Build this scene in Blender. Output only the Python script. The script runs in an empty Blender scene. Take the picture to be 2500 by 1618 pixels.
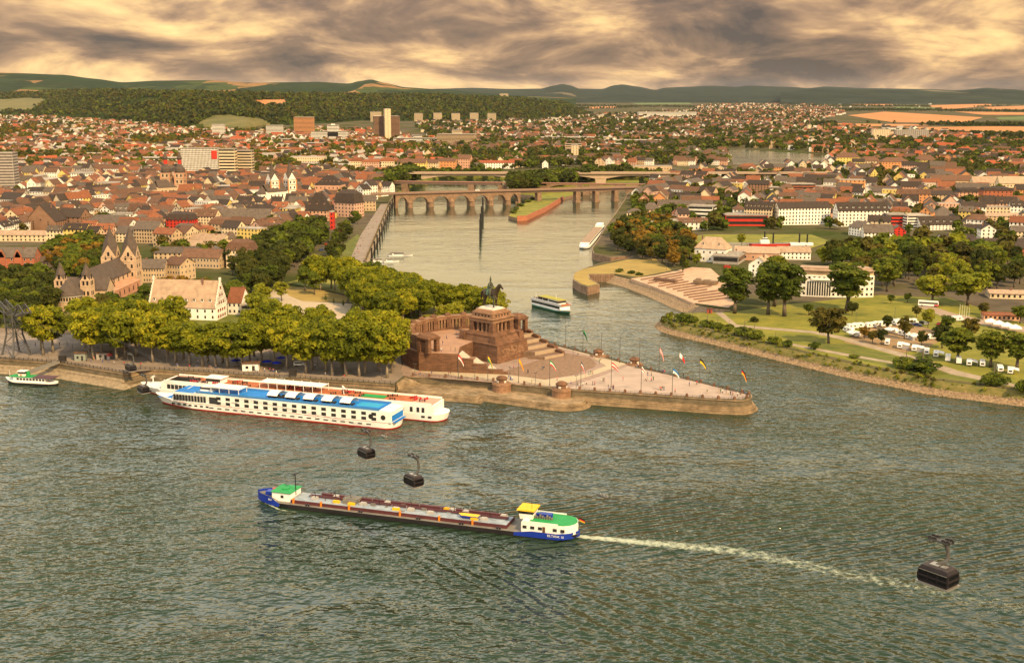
import bpy, math, random
import numpy as np
from mathutils import Vector, geometry as mgeo
R=math.radians; rnd=random.Random(7); SC=bpy.context.scene; COL=SC.collection
# ---------------------------------------------------------------- camera
F=2850.;CX=1250.;CY=809.;Y0=228.;H=125.;ZL=5.2
PIT=math.atan((CY-Y0)/F);cP,sP=math.cos(PIT),math.sin(PIT)
cam=bpy.data.cameras.new('camera'); co=bpy.data.objects.new('camera',cam); COL.objects.link(co)
co.location=(0,0,H); co.rotation_euler=(math.pi/2-PIT,0,0)
cam.sensor_width=36; cam.lens=F/2500*36; cam.clip_start=1; cam.clip_end=120000; SC.camera=co
# ---------------------------------------------------------------- sky and sun
SUN_AZ=R(-38); SUN_EL=R(42)      # direction towards the sun, azimuth from -Y towards +X
W=bpy.data.worlds.new('World'); SC.world=W; W.use_nodes=True; nt=W.node_tree; N=nt.nodes; N.clear()
def node(t,nt=None,**k):
    n=(nt or W.node_tree).nodes.new(t)
    for a,b in k.items(): setattr(n,a,b)
    return n
def lk(a,b,nt=None): (nt or W.node_tree).links.new(a,b)
def mth(op,a,b=None,nt=None,clamp=False,c=None):
    n=node('ShaderNodeMath',nt,operation=op,use_clamp=clamp)
    for i,v in enumerate((a,b,c)):
        if v is None: continue
        if isinstance(v,(int,float)): n.inputs[i].default_value=v
        else: lk(v,n.inputs[i],nt)
    return n.outputs[0]
def ramp(fac,stops,nt=None,interp='LINEAR'):
    n=node('ShaderNodeValToRGB',nt); cr=n.color_ramp; cr.interpolation=interp
    while len(cr.elements)<len(stops): cr.elements.new(.5)
    for e,(p,c) in zip(cr.elements,stops):
        e.position=p; e.color=(*c,1) if len(c)==3 else c
    lk(fac,n.inputs[0],nt); return n.outputs[0]
def mixc(f,a,b,nt=None,mode='MIX'):
    n=node('ShaderNodeMix',nt,data_type='RGBA',blend_type=mode)
    for i,v in ((0,f),(6,a),(7,b)):
        if isinstance(v,(int,float)): n.inputs[i].default_value=v
        elif isinstance(v,tuple): n.inputs[i].default_value=(*v[:3],1)
        else: lk(v,n.inputs[i],nt)
    return n.outputs[2]
tc=node('ShaderNodeTexCoord'); sx=node('ShaderNodeSeparateXYZ'); lk(tc.outputs['Generated'],sx.inputs[0])
zz=mth('MAXIMUM',sx.outputs[2],0.0); zc=mth('ADD',zz,0.27)
cmb=node('ShaderNodeCombineXYZ'); lk(mth('DIVIDE',sx.outputs[0],zc),cmb.inputs[0]); lk(mth('DIVIDE',sx.outputs[1],zc),cmb.inputs[1])
def cloudnoise(off,scale,detail,rough,dist=0.3,mul=1.0):
    m=node('ShaderNodeMapping'); m.inputs['Location'].default_value=off; m.inputs['Scale'].default_value=(mul,)*3; lk(cmb.outputs[0],m.inputs[0])
    n=node('ShaderNodeTexNoise'); n.inputs['Scale'].default_value=scale; n.inputs['Detail'].default_value=detail
    n.inputs['Roughness'].default_value=rough; n.inputs['Distortion'].default_value=dist; lk(m.outputs[0],n.inputs[0]); return n.outputs[0]
OFF=(3.1,7.7,0)
c1=cloudnoise(OFF,2.5,9,.6,.35); c1b=cloudnoise(OFF,2.5,5,.58,.35,.978); c3=cloudnoise((5.5,-3,9),.8,2,.5)
dens=mth('ADD',mth('MULTIPLY',c1,.68),mth('MULTIPLY',c3,.32))
lit=mth('SUBTRACT',c1,c1b)
# thin bright layer low down, heavy deck at one to three degrees, brighter broken cloud above
el=mth('MULTIPLY',zz,1/.16,clamp=True)
bias=ramp(el,[(0,(.43,)*3),(.06,(.46,)*3),(.16,(.55,)*3),(.32,(.55,)*3),(.5,(.38,)*3),(.75,(.30,)*3),(1,(.30,)*3)])
dd=mth('ADD',mth('MULTIPLY_ADD',mth('SUBTRACT',dens,.5),2.5,c=bias),mth('MULTIPLY_ADD',lit,-2.1,c=mth('MULTIPLY',sx.outputs[0],.30)))
ccol=ramp(dd,[(.10,(.98,.70,.27)),(.30,(.80,.49,.20)),(.46,(.47,.27,.13)),(.62,(.23,.13,.073)),(.85,(.075,.046,.035))])
# higher up the deck turns paler and then thickens into neutral grey overhead
def rise(z0,k): return mth('MULTIPLY',mth('SUBTRACT',zz,z0),k,clamp=True)
ccol=mixc(rise(.09,8),ccol,ramp(dd,[(.15,(1.9,1.45,.80)),(.45,(1.25,.93,.52)),(.8,(.55,.41,.25))]))
ccol=mixc(rise(.22,6.5),ccol,ramp(dd,[(.15,(1.9,1.88,1.74)),(.45,(1.3,1.28,1.17)),(.8,(.5,.49,.45))]))
ccol=mixc(rise(.48,2.6),ccol,ramp(dd,[(.2,(.44,.44,.43)),(.5,(.27,.27,.265)),(.8,(.17,.17,.17))]))
sky=node('ShaderNodeTexSky',sky_type='NISHITA',sun_disc=False,sun_elevation=SUN_EL,sun_rotation=math.pi+SUN_AZ,altitude=180)
ns=node('ShaderNodeVectorMath',operation='SCALE'); lk(sky.outputs[0],ns.inputs[0]); ns.inputs['Scale'].default_value=.1
skyc=mixc(.93,ns.outputs[0],ccol)
bg=node('ShaderNodeBackground'); bg.inputs[1].default_value=1.0; lk(skyc,bg.inputs[0])
wo=node('ShaderNodeOutputWorld'); lk(bg.outputs[0],wo.inputs[0])
sd=bpy.data.lights.new('sun','SUN'); so=bpy.data.objects.new('sun',sd); COL.objects.link(so)
sd.energy=5.0; sd.angle=R(4); sd.color=(1,.70,.34)
sdir=Vector((math.sin(-SUN_AZ)*math.cos(SUN_EL),-math.cos(SUN_AZ)*math.cos(SUN_EL),math.sin(SUN_EL)))
so.rotation_euler=sdir.to_track_quat('Z','Y').to_euler()
vs=SC.view_settings; vs.view_transform='Standard'; vs.look='None'; vs.gamma=1; vs.use_curve_mapping=False; vs.exposure=.46
SC.render.engine='CYCLES'; SC.cycles.max_bounces=5; SC.cycles.diffuse_bounces=2; SC.cycles.glossy_bounces=3; SC.cycles.transparent_max_bounces=6; SC.cycles.transmission_bounces=3
HAZE=.55e-5
SC.cycles.use_denoising=True; SC.cycles.volume_bounces=0
# ---------------------------------------------------------------- projection: photo pixel -> place on the ground
def ray(px,py):
    u=(px-CX)/F;v=(CY-py)/F
    return (u,cP+v*sP,-sP+v*cP)
def G(px,py,z=ZL):
    d=ray(px,py);t=(z-H)/d[2];return Vector((d[0]*t,d[1]*t,z))
def A(px,py,dep):
    d=ray(px,py);return Vector((d[0]*dep,d[1]*dep,H+d[2]*dep))
def pj(p):
    x,y,z=p; z-=H;dep=y*cP-z*sP;return (CX+F*x/dep,CY-F*(y*sP+z*cP)/dep,dep)
# ---------------------------------------------------------------- materials
MATS={}
def M(name,col=(.5,.5,.5),rough=.8,var=.18,scale=.35,metal=0,spec=.25,bump=0,orand=0.0,emit=None,col2=None):
    if name in MATS: return MATS[name]
    m=bpy.data.materials.new(name); m.use_nodes=True; t=m.node_tree; b=t.nodes['Principled BSDF']
    b.inputs['Roughness'].default_value=rough; b.inputs['Metallic'].default_value=metal; b.inputs['Specular IOR Level'].default_value=spec
    tcn=node('ShaderNodeTexCoord',t); nz=node('ShaderNodeTexNoise',t); nz.inputs['Scale'].default_value=scale; nz.inputs['Detail'].default_value=5; nz.inputs['Roughness'].default_value=.62
    lk(tcn.outputs['Object'],nz.inputs[0],t)
    c2=col2 or tuple(min(1,c*(1+var)) for c in col); c1=col if col2 else tuple(c*(1-var) for c in col)
    o=ramp(nz.outputs[0],[(.3,c1),(.7,c2)],t)
    if orand:
        oi=node('ShaderNodeObjectInfo',t); hs=node('ShaderNodeHueSaturation',t)
        lk(mth('MULTIPLY_ADD',oi.outputs['Random'],orand*2,t,c=1-orand),hs.inputs['Value'],t) if False else None
        v=node('ShaderNodeMath',t,operation='MULTIPLY_ADD'); lk(oi.outputs['Random'],v.inputs[0],t); v.inputs[1].default_value=orand*2; v.inputs[2].default_value=1-orand
        lk(v.outputs[0],hs.inputs['Value'],t); lk(o,hs.inputs['Color'],t); o=hs.outputs[0]
    lk(o,b.inputs['Base Color'],t)
    if bump:
        bp=node('ShaderNodeBump',t); bp.inputs['Strength'].default_value=bump; bp.inputs['Distance'].default_value=.3; lk(nz.outputs[0],bp.inputs['Height'],t); lk(bp.outputs[0],b.inputs['Normal'],t)
    MATS[name]=m; return m
# ---------------------------------------------------------------- mesh builder
class MB:
    def __init__(s): s.v=[];s.f=[];s.m=[]
    def add(s,vs,fs,m=0):
        o=len(s.v); s.v+= [tuple(v) for v in vs]; s.f+=[tuple(i+o for i in f) for f in fs]; s.m+=[m]*len(fs); return s
    def box(s,x0,x1,y0,y1,z0,z1,m=0):
        return s.add([(x0,y0,z0),(x1,y0,z0),(x1,y1,z0),(x0,y1,z0),(x0,y0,z1),(x1,y0,z1),(x1,y1,z1),(x0,y1,z1)],
            [(3,2,1,0),(4,5,6,7),(0,1,5,4),(1,2,6,5),(2,3,7,6),(3,0,4,7)],m)
    def cb(s,c,sx,sy,sz,m=0): return s.box(c[0]-sx/2,c[0]+sx/2,c[1]-sy/2,c[1]+sy/2,c[2],c[2]+sz,m)
    def frus(s,a,b,z0,z1,m=0,cx=0,cy=0):   # rectangular frustum half sizes a(x,y) b(x,y)
        v=[(cx+i*q[0],cy+j*q[1],z) for q,z in ((a,z0),(b,z1)) for i,j in ((-1,-1),(1,-1),(1,1),(-1,1))]
        return s.add(v,[(3,2,1,0),(4,5,6,7),(0,1,5,4),(1,2,6,5),(2,3,7,6),(3,0,4,7)],m)
    def prism(s,poly,z0,z1,m=0,mt=None):
        n=len(poly); v=[(p[0],p[1],z0) for p in poly]+[(p[0],p[1],z1) for p in poly]
        s.add(v,[(i,(i+1)%n,n+(i+1)%n,n+i) for i in range(n)],m)
        t=mgeo.tessellate_polygon([[Vector((p[0],p[1],0)) for p in poly]])
        ar=sum(poly[i][0]*poly[(i+1)%n][1]-poly[(i+1)%n][0]*poly[i][1] for i in range(n))
        for a,b,c in t:
            A_,B_,C_=poly[a],poly[b],poly[c]
            up=(B_[0]-A_[0])*(C_[1]-A_[1])-(B_[1]-A_[1])*(C_[0]-A_[0])
            f=(a,b,c) if up>0 else (c,b,a)
            s.add([(poly[i][0],poly[i][1],z1) for i in f],[(0,1,2)],m if mt is None else mt)
        return s
    def cyl(s,c,r0,r1,z0,z1,n=8,m=0,cap=True):
        v=[(c[0]+r*math.cos(6.28319*i/n),c[1]+r*math.sin(6.28319*i/n),z) for r,z in ((r0,z0),(r1,z1)) for i in range(n)]
        f=[(i,(i+1)%n,n+(i+1)%n,n+i) for i in range(n)]
        if cap: f+=[tuple(range(n,2*n)),tuple(range(n-1,-1,-1))]
        return s.add(v,f,m)
    def lathe(s,c,prof,n=12,m=0,sx=1,sy=1):
        v=[(c[0]+r*sx*math.cos(6.28319*i/n),c[1]+r*sy*math.sin(6.28319*i/n),c[2]+z) for r,z in prof for i in range(n)]
        f=[(k*n+i,k*n+(i+1)%n,(k+1)*n+(i+1)%n,(k+1)*n+i) for k in range(len(prof)-1) for i in range(n)]
        return s.add(v,f,m)
    def bar(s,a,b,r,m=0,n=4,r2=None):
        a=Vector(a);b=Vector(b);d=b-a
        if d.length<1e-6: return s
        q=d.to_track_quat('Z','Y'); r2=r if r2 is None else r2
        v=[p+q@Vector((rr*math.cos(6.28319*(i+.5)/n),rr*math.sin(6.28319*(i+.5)/n),0)) for p,rr in ((a,r),(b,r2)) for i in range(n)]
        return s.add(v,[(i,(i+1)%n,n+(i+1)%n,n+i) for i in range(n)]+[tuple(range(n,2*n)),tuple(range(n-1,-1,-1))],m)
    def tube(s,pts,r,m=0,n=4):
        for a,b in zip(pts,pts[1:]): s.bar(a,b,r,m,n)
        return s
    def quad(s,a,b,c,d,m=0): return s.add([a,b,c,d],[(0,1,2,3)],m)
    def mesh(s,name,mats,smooth=False):
        me=bpy.data.meshes.new(name); me.from_pydata(s.v,[],s.f)
        for m in (mats if isinstance(mats,(list,tuple)) else [mats]): me.materials.append(m)
        if any(s.m): me.polygons.foreach_set('material_index',s.m)
        if smooth: me.polygons.foreach_set('use_smooth',[True]*len(s.f))
        me.update(); return me
    def build(s,name,mats,parent=None,loc=None,rz=None,smooth=False):
        return ob(name,s.mesh(name,mats,smooth),parent,loc,rz)
def ob(name,me,parent=None,loc=None,rz=None,sc=None):
    o=bpy.data.objects.new(name,me); COL.objects.link(o)
    if parent is not None: o.parent=parent
    if loc is not None: o.location=loc
    if rz is not None: o.rotation_euler=(0,0,rz)
    if sc is not None: o.scale=sc if isinstance(sc,(tuple,list,Vector)) else (sc,)*3
    return o
REG=[]
def tag(o,label,cat,group=None,kind=None,auto=False):
    o['label']=label; o['category']=cat
    if group: o['group']=group
    if kind: o['kind']=kind
    if auto: REG.append(o)
    return o
def thing(name,label,cat,loc=(0,0,0),rz=0,group=None,auto=False):
    o=ob(name,None,None,loc,rz); o.empty_display_size=.5
    return tag(o,label,cat,group,auto=auto)
def struct(o,label,kind='structure'):
    o['kind']=kind; o['label']=label; return o
ONES='first second third fourth fifth sixth seventh eighth ninth tenth eleventh twelfth thirteenth fourteenth fifteenth sixteenth seventeenth eighteenth nineteenth'.split()
TENS={2:('twentieth','twenty'),3:('thirtieth','thirty'),4:('fortieth','forty'),5:('fiftieth','fifty'),6:('sixtieth','sixty'),7:('seventieth','seventy'),8:('eightieth','eighty'),9:('ninetieth','ninety')}
def ordw(n):
    if n<20: return ONES[n-1]
    t,u=divmod(n%100,10); pre='' if n<100 else ('hundred and ' if n<200 else 'two hundred and ')
    if n%100==0: return 'hundredth'
    if n>=100 and n%100<20: return pre+ONES[n%100-1]
    return pre+(TENS[t][0] if u==0 else TENS[t][1]+'-'+ONES[u-1])
def finish_labels():
    bpy.context.view_layer.update()
    d={}
    for o in REG: d.setdefault(o['label'],[]).append(o)
    for b,l in d.items():
        if len(l)<2: continue
        l.sort(key=lambda o:pj(o.matrix_world.translation)[0])
        for i,o in enumerate(l):
            o['label']=b+(', leftmost' if i==0 else ', rightmost' if i==len(l)-1 else ', %s from left'%ordw(i+1))
def offs(path,d,closed=False):
    n=len(path); out=[]
    for i in range(n):
        p=Vector(path[i][:2]); a=Vector(path[i-1][:2]) if (i>0 or closed) else None; b=Vector(path[(i+1)%n][:2]) if (i<n-1 or closed) else None
        ns=[]
        for u,v in ((a,p),(p,b)):
            if u is None or v is None: continue
            e=(v-u); 
            if e.length<1e-6: continue
            e.normalize(); ns.append(Vector((e.y,-e.x)))
        nn=sum(ns,Vector((0,0))); nn.normalize(); k=1/max(.5,nn.dot(ns[0])); out.append(p+nn*d*k)
    return out
def sweep(mb,path,prof,m=0,closed=False,ms=None):   # profile offset is to the right-hand side of the path
    rows=[[(p.x,p.y,z) for p in offs(path,o,closed)] for o,z in prof]; n=len(path)
    for k in range(len(prof)-1):
        for i in range(n if closed else n-1):
            j=(i+1)%n
            mb.quad(rows[k][i],rows[k+1][i],rows[k+1][j],rows[k][j],m if ms is None else ms[k])
    return mb
def smoothpath(pts,k=4):
    pts=[Vector(p) for p in pts]; out=[]
    for i in range(len(pts)-1):
        p0=pts[max(i-1,0)];p1=pts[i];p2=pts[i+1];p3=pts[min(i+2,len(pts)-1)]
        for j in range(k):
            t=j/k; out.append(.5*((2*p1)+(p2-p0)*t+(2*p0-5*p1+4*p2-p3)*t*t+(3*p1-p0-3*p2+p3)*t**3))
    out.append(pts[-1]); return out
def inpoly(x,y,poly):
    r=False; n=len(poly); j=n-1
    for i in range(n):
        xi,yi=poly[i][0],poly[i][1]; xj,yj=poly[j][0],poly[j][1]
        if (yi>y)!=(yj>y) and x<(xj-xi)*(y-yi)/(yj-yi)+xi: r=not r
        j=i
    return r
# ================================================================ water
def water_mat():
    m=bpy.data.materials.new('river_water'); m.use_nodes=True; t=m.node_tree; b=t.nodes['Principled BSDF']
    b.inputs['Roughness'].default_value=.1; b.inputs['IOR'].default_value=1.33; b.inputs['Specular IOR Level'].default_value=.62
    g=node('ShaderNodeNewGeometry',t)
    def nz(rot,sc,scale,det,rough=.55,dist=.2):
        mp=node('ShaderNodeMapping',t); mp.inputs['Rotation'].default_value=(0,0,R(rot)); mp.inputs['Scale'].default_value=sc; lk(g.outputs['Position'],mp.inputs[0],t)
        n=node('ShaderNodeTexNoise',t); n.inputs['Scale'].default_value=scale; n.inputs['Detail'].default_value=det; n.inputs['Roughness'].default_value=rough; n.inputs['Distortion'].default_value=dist
        lk(mp.outputs[0],n.inputs[0],t); return n.outputs[0]
    def wv(rot,wl,dist,ds):
        mp=node('ShaderNodeMapping',t); mp.inputs['Rotation'].default_value=(0,0,R(rot)); lk(g.outputs['Position'],mp.inputs[0],t)
        n=node('ShaderNodeTexWave',t,wave_profile='SIN'); n.inputs['Scale'].default_value=.314/wl; n.inputs['Distortion'].default_value=dist; n.inputs['Detail'].default_value=1; n.inputs['Detail Scale'].default_value=ds; n.inputs['Detail Roughness'].default_value=.6
        lk(mp.outputs[0],n.inputs[0],t); return n.outputs[1]
    patch=nz(18,(.5,1.2,1),.010,3,.55,.8); patch2=nz(-30,(1,1,1),.05,3,.5,.5)
    big=nz(-20,(.6,1,1),.13,1,.4,.4); mid=nz(14,(.62,1,1),.34,1.5,.4,.6); fine=nz(-10,(.7,1,1),.8,1,.4,.4)
    gust=ramp(mth('ADD',mth('MULTIPLY',patch,.7,t),mth('MULTIPLY',patch2,.3,t),t),[(.38,(.3,)*3),(.5,(.8,)*3),(.62,(1.35,)*3)],t)
    # ship waves spreading astern of the tanker, limited to the water behind her
    sp=node('ShaderNodeSeparateXYZ',t); lk(g.outputs['Position'],sp.inputs[0],t)
    X,Y=sp.outputs[0],sp.outputs[1]
    dx=mth('SUBTRACT',X,-70,t); dy=mth('SUBTRACT',Y,338,t)
    along=mth('ADD',mth('MULTIPLY',dx,.93,t),mth('MULTIPLY',dy,-.365,t),t); across=mth('ADD',mth('MULTIPLY',dx,.365,t),mth('MULTIPLY',dy,.93,t),t)
    ratio=mth('DIVIDE',mth('ABSOLUTE',across,None,t),mth('MAXIMUM',along,1,t),t)
    msk=mth('MULTIPLY',ramp(ratio,[(0,(.2,)*3),(.12,(.55,)*3),(.34,(1,)*3),(.62,(0,)*3)],t),ramp(mth('MULTIPLY',along,.004,t),[(.05,(0,)*3),(.3,(1,)*3),(1,(.5,)*3)],t),t)
    side=mth('GREATER_THAN',across,0,t)
    wn=mth('ADD',mth('MULTIPLY',wv(-35,4.2,4,.3),mth('SUBTRACT',1,side,t),t),mth('MULTIPLY',wv(67,3.8,4,.3),side,t),t)
    hgt=mth('ADD',mth('MULTIPLY',big,.36,t),mth('ADD',mth('MULTIPLY',mid,.36,t),mth('MULTIPLY',fine,.14,t),t),t)
    hgt=mth('MULTIPLY',hgt,gust,t)
    calm=ramp(mth('MULTIPLY',Y,.001,t),[(.40,(1,)*3),(.56,(.5,)*3),(.72,(.16,)*3),(1,(.14,)*3)],t)
    hgt=mth('MULTIPLY',mth('ADD',hgt,mth('MULTIPLY',mth('MULTIPLY',wn,msk,t),.21,t),t),calm,t)
    bp=node('ShaderNodeBump',t); bp.inputs['Strength'].default_value=1; bp.inputs['Distance'].default_value=3.7; lk(hgt,bp.inputs['Height'],t); lk(bp.outputs[0],b.inputs['Normal'],t)
    lk(ramp(patch,[(.3,(.011,.025,.013)),(.7,(.022,.040,.020))],t),b.inputs['Base Color'],t)
    return m
MW=water_mat()
struct(MB().quad((-2600,-300,0),(2600,-300,0),(2600,2300,0),(-2600,2300,0)).build('river_water',MW),'greenish rippled river water at the confluence')
# ================================================================ shorelines (traced on the quay level)
RH=[(-320,868),(0,876),(146,886),(300,911),(311,911),(344,902),(400,903),(965,939),(969,933),(988,918),(1100,923),(1205,931),(1347,947),(1396,951),(1581,963),(1733,974),(1795,977)]
TIP=[(1812,977),(1825,974),(1833,969),(1832,963)]
MOL=[(1777,950),(1627,912),(1549,891),(1479,871),(1350,840),(1312,826),(1275,807),(1240,790),(1150,752),(1050,715),(970,680),(920,655),(888,637),(915,573),(946,500),(962,474),(985,452),(1012,440),(1045,431),(1100,427)]
MOR=[(1600,430),(1575,446),(1556,455),(1532,474),(1524,490),(1503,522),(1480,552),(1462,585),(1447,606),(1450,618),(1492,628),(1548,624),(1530,632),(1470,642),(1422,657),(1402,668),(1400,682),(1418,694),(1435,700),(1462,694),(1440,681),(1435,670),(1500,669),(1545,680),(1600,700),(1650,722),(1690,738),(1735,749),(1780,752),(1792,757),(1760,762),(1700,764),(1645,765),(1628,771),(1634,780),(1655,789),(1740,808),(1829,828),(1969,861),(2109,893),(2229,915),(2288,927),(2500,953),(2800,985)]
gw=lambda l:[G(*p) for p in l]
rh,tip,mol,mor=gw(RH),gw(TIP),gw(MOL),gw(MOR)
SPIT0=[i for i,p in enumerate(MOR) if p==(1645,765)][0]
far=[Vector((16000,600,ZL)),Vector((40000,33000,ZL)),Vector((-40000,33000,ZL)),Vector((-16000,500,ZL))]
landpoly=rh+tip+mol+mor+far
gm=bpy.data.materials.new('town_ground'); gm.use_nodes=True
def ground_mat():
    t=gm.node_tree; b=t.nodes['Principled BSDF']; b.inputs['Roughness'].default_value=.9; b.inputs['Specular IOR Level'].default_value=0
    g=node('ShaderNodeNewGeometry',t); n=node('ShaderNodeTexNoise',t); n.inputs['Scale'].default_value=.006; n.inputs['Detail'].default_value=7; n.inputs['Roughness'].default_value=.65; lk(g.outputs['Position'],n.inputs[0],t)
    n2=node('ShaderNodeTexNoise',t); n2.inputs['Scale'].default_value=.12; n2.inputs['Detail'].default_value=5; lk(g.outputs['Position'],n2.inputs[0],t)
    a=ramp(n.outputs[0],[(.36,(.05,.065,.02)),(.47,(.09,.085,.04)),(.55,(.13,.105,.075)),(.66,(.085,.07,.055))],t)
    lk(mixc(.5,a,ramp(n2.outputs[0],[(.3,(.6,.6,.6)),(.7,(1,1,1))],t),t,'MULTIPLY'),b.inputs['Base Color'],t)
ground_mat()
mb=MB(); mb.prism([(p.x,p.y) for p in landpoly],-2,ZL); struct(mb.build('ground',gm),'town ground on both banks of the side river')
def patch(name,pts,lift,mat,label,z=ZL,k=0,kind='structure'):
    w=[G(p[0],p[1],z) for p in pts]
    if k: w=smoothpath(w+[w[0]],k)[:-1]
    poly=[(p.x,p.y) for p in w]; m_=MB(); z1=z+lift
    for a,b,c in mgeo.tessellate_polygon([[Vector((p[0],p[1],0)) for p in poly]]):
        A_,B_,C_=poly[a],poly[b],poly[c]; up=(B_[0]-A_[0])*(C_[1]-A_[1])-(B_[1]-A_[1])*(C_[0]-A_[0])
        m_.add([(poly[i][0],poly[i][1],z1) for i in ((a,b,c) if up>0 else (c,b,a))],[(0,1,2)])
    return struct(m_.build(name,mat),label,kind)
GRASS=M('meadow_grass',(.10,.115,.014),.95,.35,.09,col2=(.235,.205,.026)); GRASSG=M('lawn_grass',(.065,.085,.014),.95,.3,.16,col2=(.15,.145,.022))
DRY=M('dry_grass',(.22,.16,.045),.95,.3,.06,col2=(.34,.24,.07)); ASPH=M('promenade_paving',(.17,.135,.105),.85,.25,.15,col2=(.27,.21,.165)); PATHM=M('gravel_path',(.30,.235,.165),.9,.2,.3)
CREAM=M('cream_path_paving',(.40,.32,.215),.8,.1,.2); COBB=M('brown_cobbles',(.20,.125,.08),.9,.25,.6,bump=.2); PINK=M('pale_gravel_court',(.36,.275,.225),.9,.2,.09); BAND=M('brown_paving_band',(.27,.19,.15),.85,.2,.4)
# paved surfaces
patch('promenade_paving',[(-300,862),(0,872),(150,884),(300,909),(400,901),(962,936),(985,917),(975,850),(700,838),(400,838),(0,800),(-300,790)],.012,ASPH,'grey brown paved promenade along the main river quay')
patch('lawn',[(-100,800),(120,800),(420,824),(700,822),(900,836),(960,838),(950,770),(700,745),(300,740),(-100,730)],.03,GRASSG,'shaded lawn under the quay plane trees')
patch('path',[(430,840),(560,834),(720,842),(720,848),(560,842),(430,848)],.05,PATHM,'pale footpath behind the quay trees')
patch('pale_court',[(600,745),(700,690),(715,720),(740,735),(860,742),(850,775),(760,790),(690,780)],.07,CREAM,'pale gravel court between the tree groups')
patch('dry_lawn',[(690,700),(760,702),(850,725),(845,738),(740,736),(705,722)],.1,DRY,'dry yellow lawn inside the tree grove')
patch('grove_ground',[(700,690),(890,640),(1000,690),(1230,800),(1010,800),(860,770),(860,720)],.02,GRASS,'grassy ground below the grove')
patch('river_lawn',[(795,650),(820,612),(872,572),(884,580),(868,612),(858,640),(840,660)],.03,GRASSG,'green lawn beside the side river promenade')
patch('river_promenade',[(888,634),(946,498),(930,498),(880,575),(852,640),(840,670),(880,670)],.05,ASPH,'promenade beside the side river')
# monument court
patch('court_paving',[(985,917),(1347,944),(1396,949),(1560,960),(1549,893),(1350,842),(1280,810),(1150,770),(1000,840),(980,900)],.016,BAND,'brown paved court round the monument')
patch('cream_path',[(1000,905),(1020,897),(1230,914),(1330,926),(1420,915),(1480,893),(1440,868),(1330,839),(1345,842),(1530,888),(1400,931),(1350,942),(1200,928)],.03,CREAM,'cream path curving round the cobbled court')
patch('cobbled_court',[(1225,908),(1372,860),(1440,872),(1457,888),(1452,896),(1405,914),(1330,927),(1235,913)],.045,COBB,'dark brown cobbled court before the monument')
patch('pale_tip_court',[(1386,947),(1533,894),(1627,913.5),(1777,952),(1828,964),(1828,969),(1812,974),(1733,971.5),(1581,960),(1400,949)],.03,PINK,'pale gravel court on the pointed tip')
# right bank
patch('spit_meadow',[(1640,772),(1660,765),(1800,760),(1900,745),(2000,735),(2150,720),(2320,728),(2420,760),(2500,790),(2700,850),(2800,978),(2500,948),(2288,922),(2109,888),(1969,856),(1829,823),(1740,803),(1655,784)],.02,GRASS,'yellow green meadow on the camping spit')
patch('spit_lawn_strip',[(1960,838),(2080,840),(2250,885),(2400,918),(2520,940),(2520,948),(2300,922),(2100,880)],.03,GRASSG,'greener grass strip beside the camping path')
patch('camp_ground',[(2060,835),(2110,800),(2230,790),(2320,820),(2260,850),(2190,865)],.035,M('trodden_earth',(.26,.17,.085),.95,.2,.1),'trodden earth of the camping ground')
patch('spit_path',[(1745,762),(1763,762),(1800,793),(1985,808),(2060,822),(2240,872),(2340,905),(2520,948),(2520,953),(2320,913),(2225,878),(2050,828),(1980,813),(1790,798)],.05,PATHM,'grey brown path along the camping spit')
patch('spit_shore_path',[(1930,838),(2060,862),(2190,885),(2188,889),(2055,867),(1928,843)],.05,PATHM,'narrow shore path below the meadow')
patch('camp_road',[(2250,740),(2330,765),(2450,790),(2520,800),(2520,815),(2430,800),(2300,772),(2240,748)],.05,M('camp_road',(.30,.22,.16),.9,.1,.2),'pale road behind the camping ground')
patch('mole_meadow',[(1402,668),(1422,657),(1530,634),(1600,632),(1640,660),(1560,676),(1500,668),(1437,669),(1438,681),(1460,693),(1436,698),(1418,692),(1401,681)],.02,DRY,'ochre grass on the rounded mole head')
patch('basin_meadow',[(1640,590),(1720,572),(1980,572),(2030,590),(1960,612),(1800,610),(1690,620),(1650,620)],.02,GRASS,'grass banks round the harbour basin')
patch('harbour_water',[(1660,603),(1720,592),(1950,592),(1985,601),(1900,609),(1720,612)],.03,MW,'brown water of the small harbour basin')
patch('lake_water',[(1779,368),(1800,364),(1900,371),(2000,377),(2025,381),(2010,392),(1900,402),(1790,401)],.05,MW,'bright reach of the side river upstream')
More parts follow.
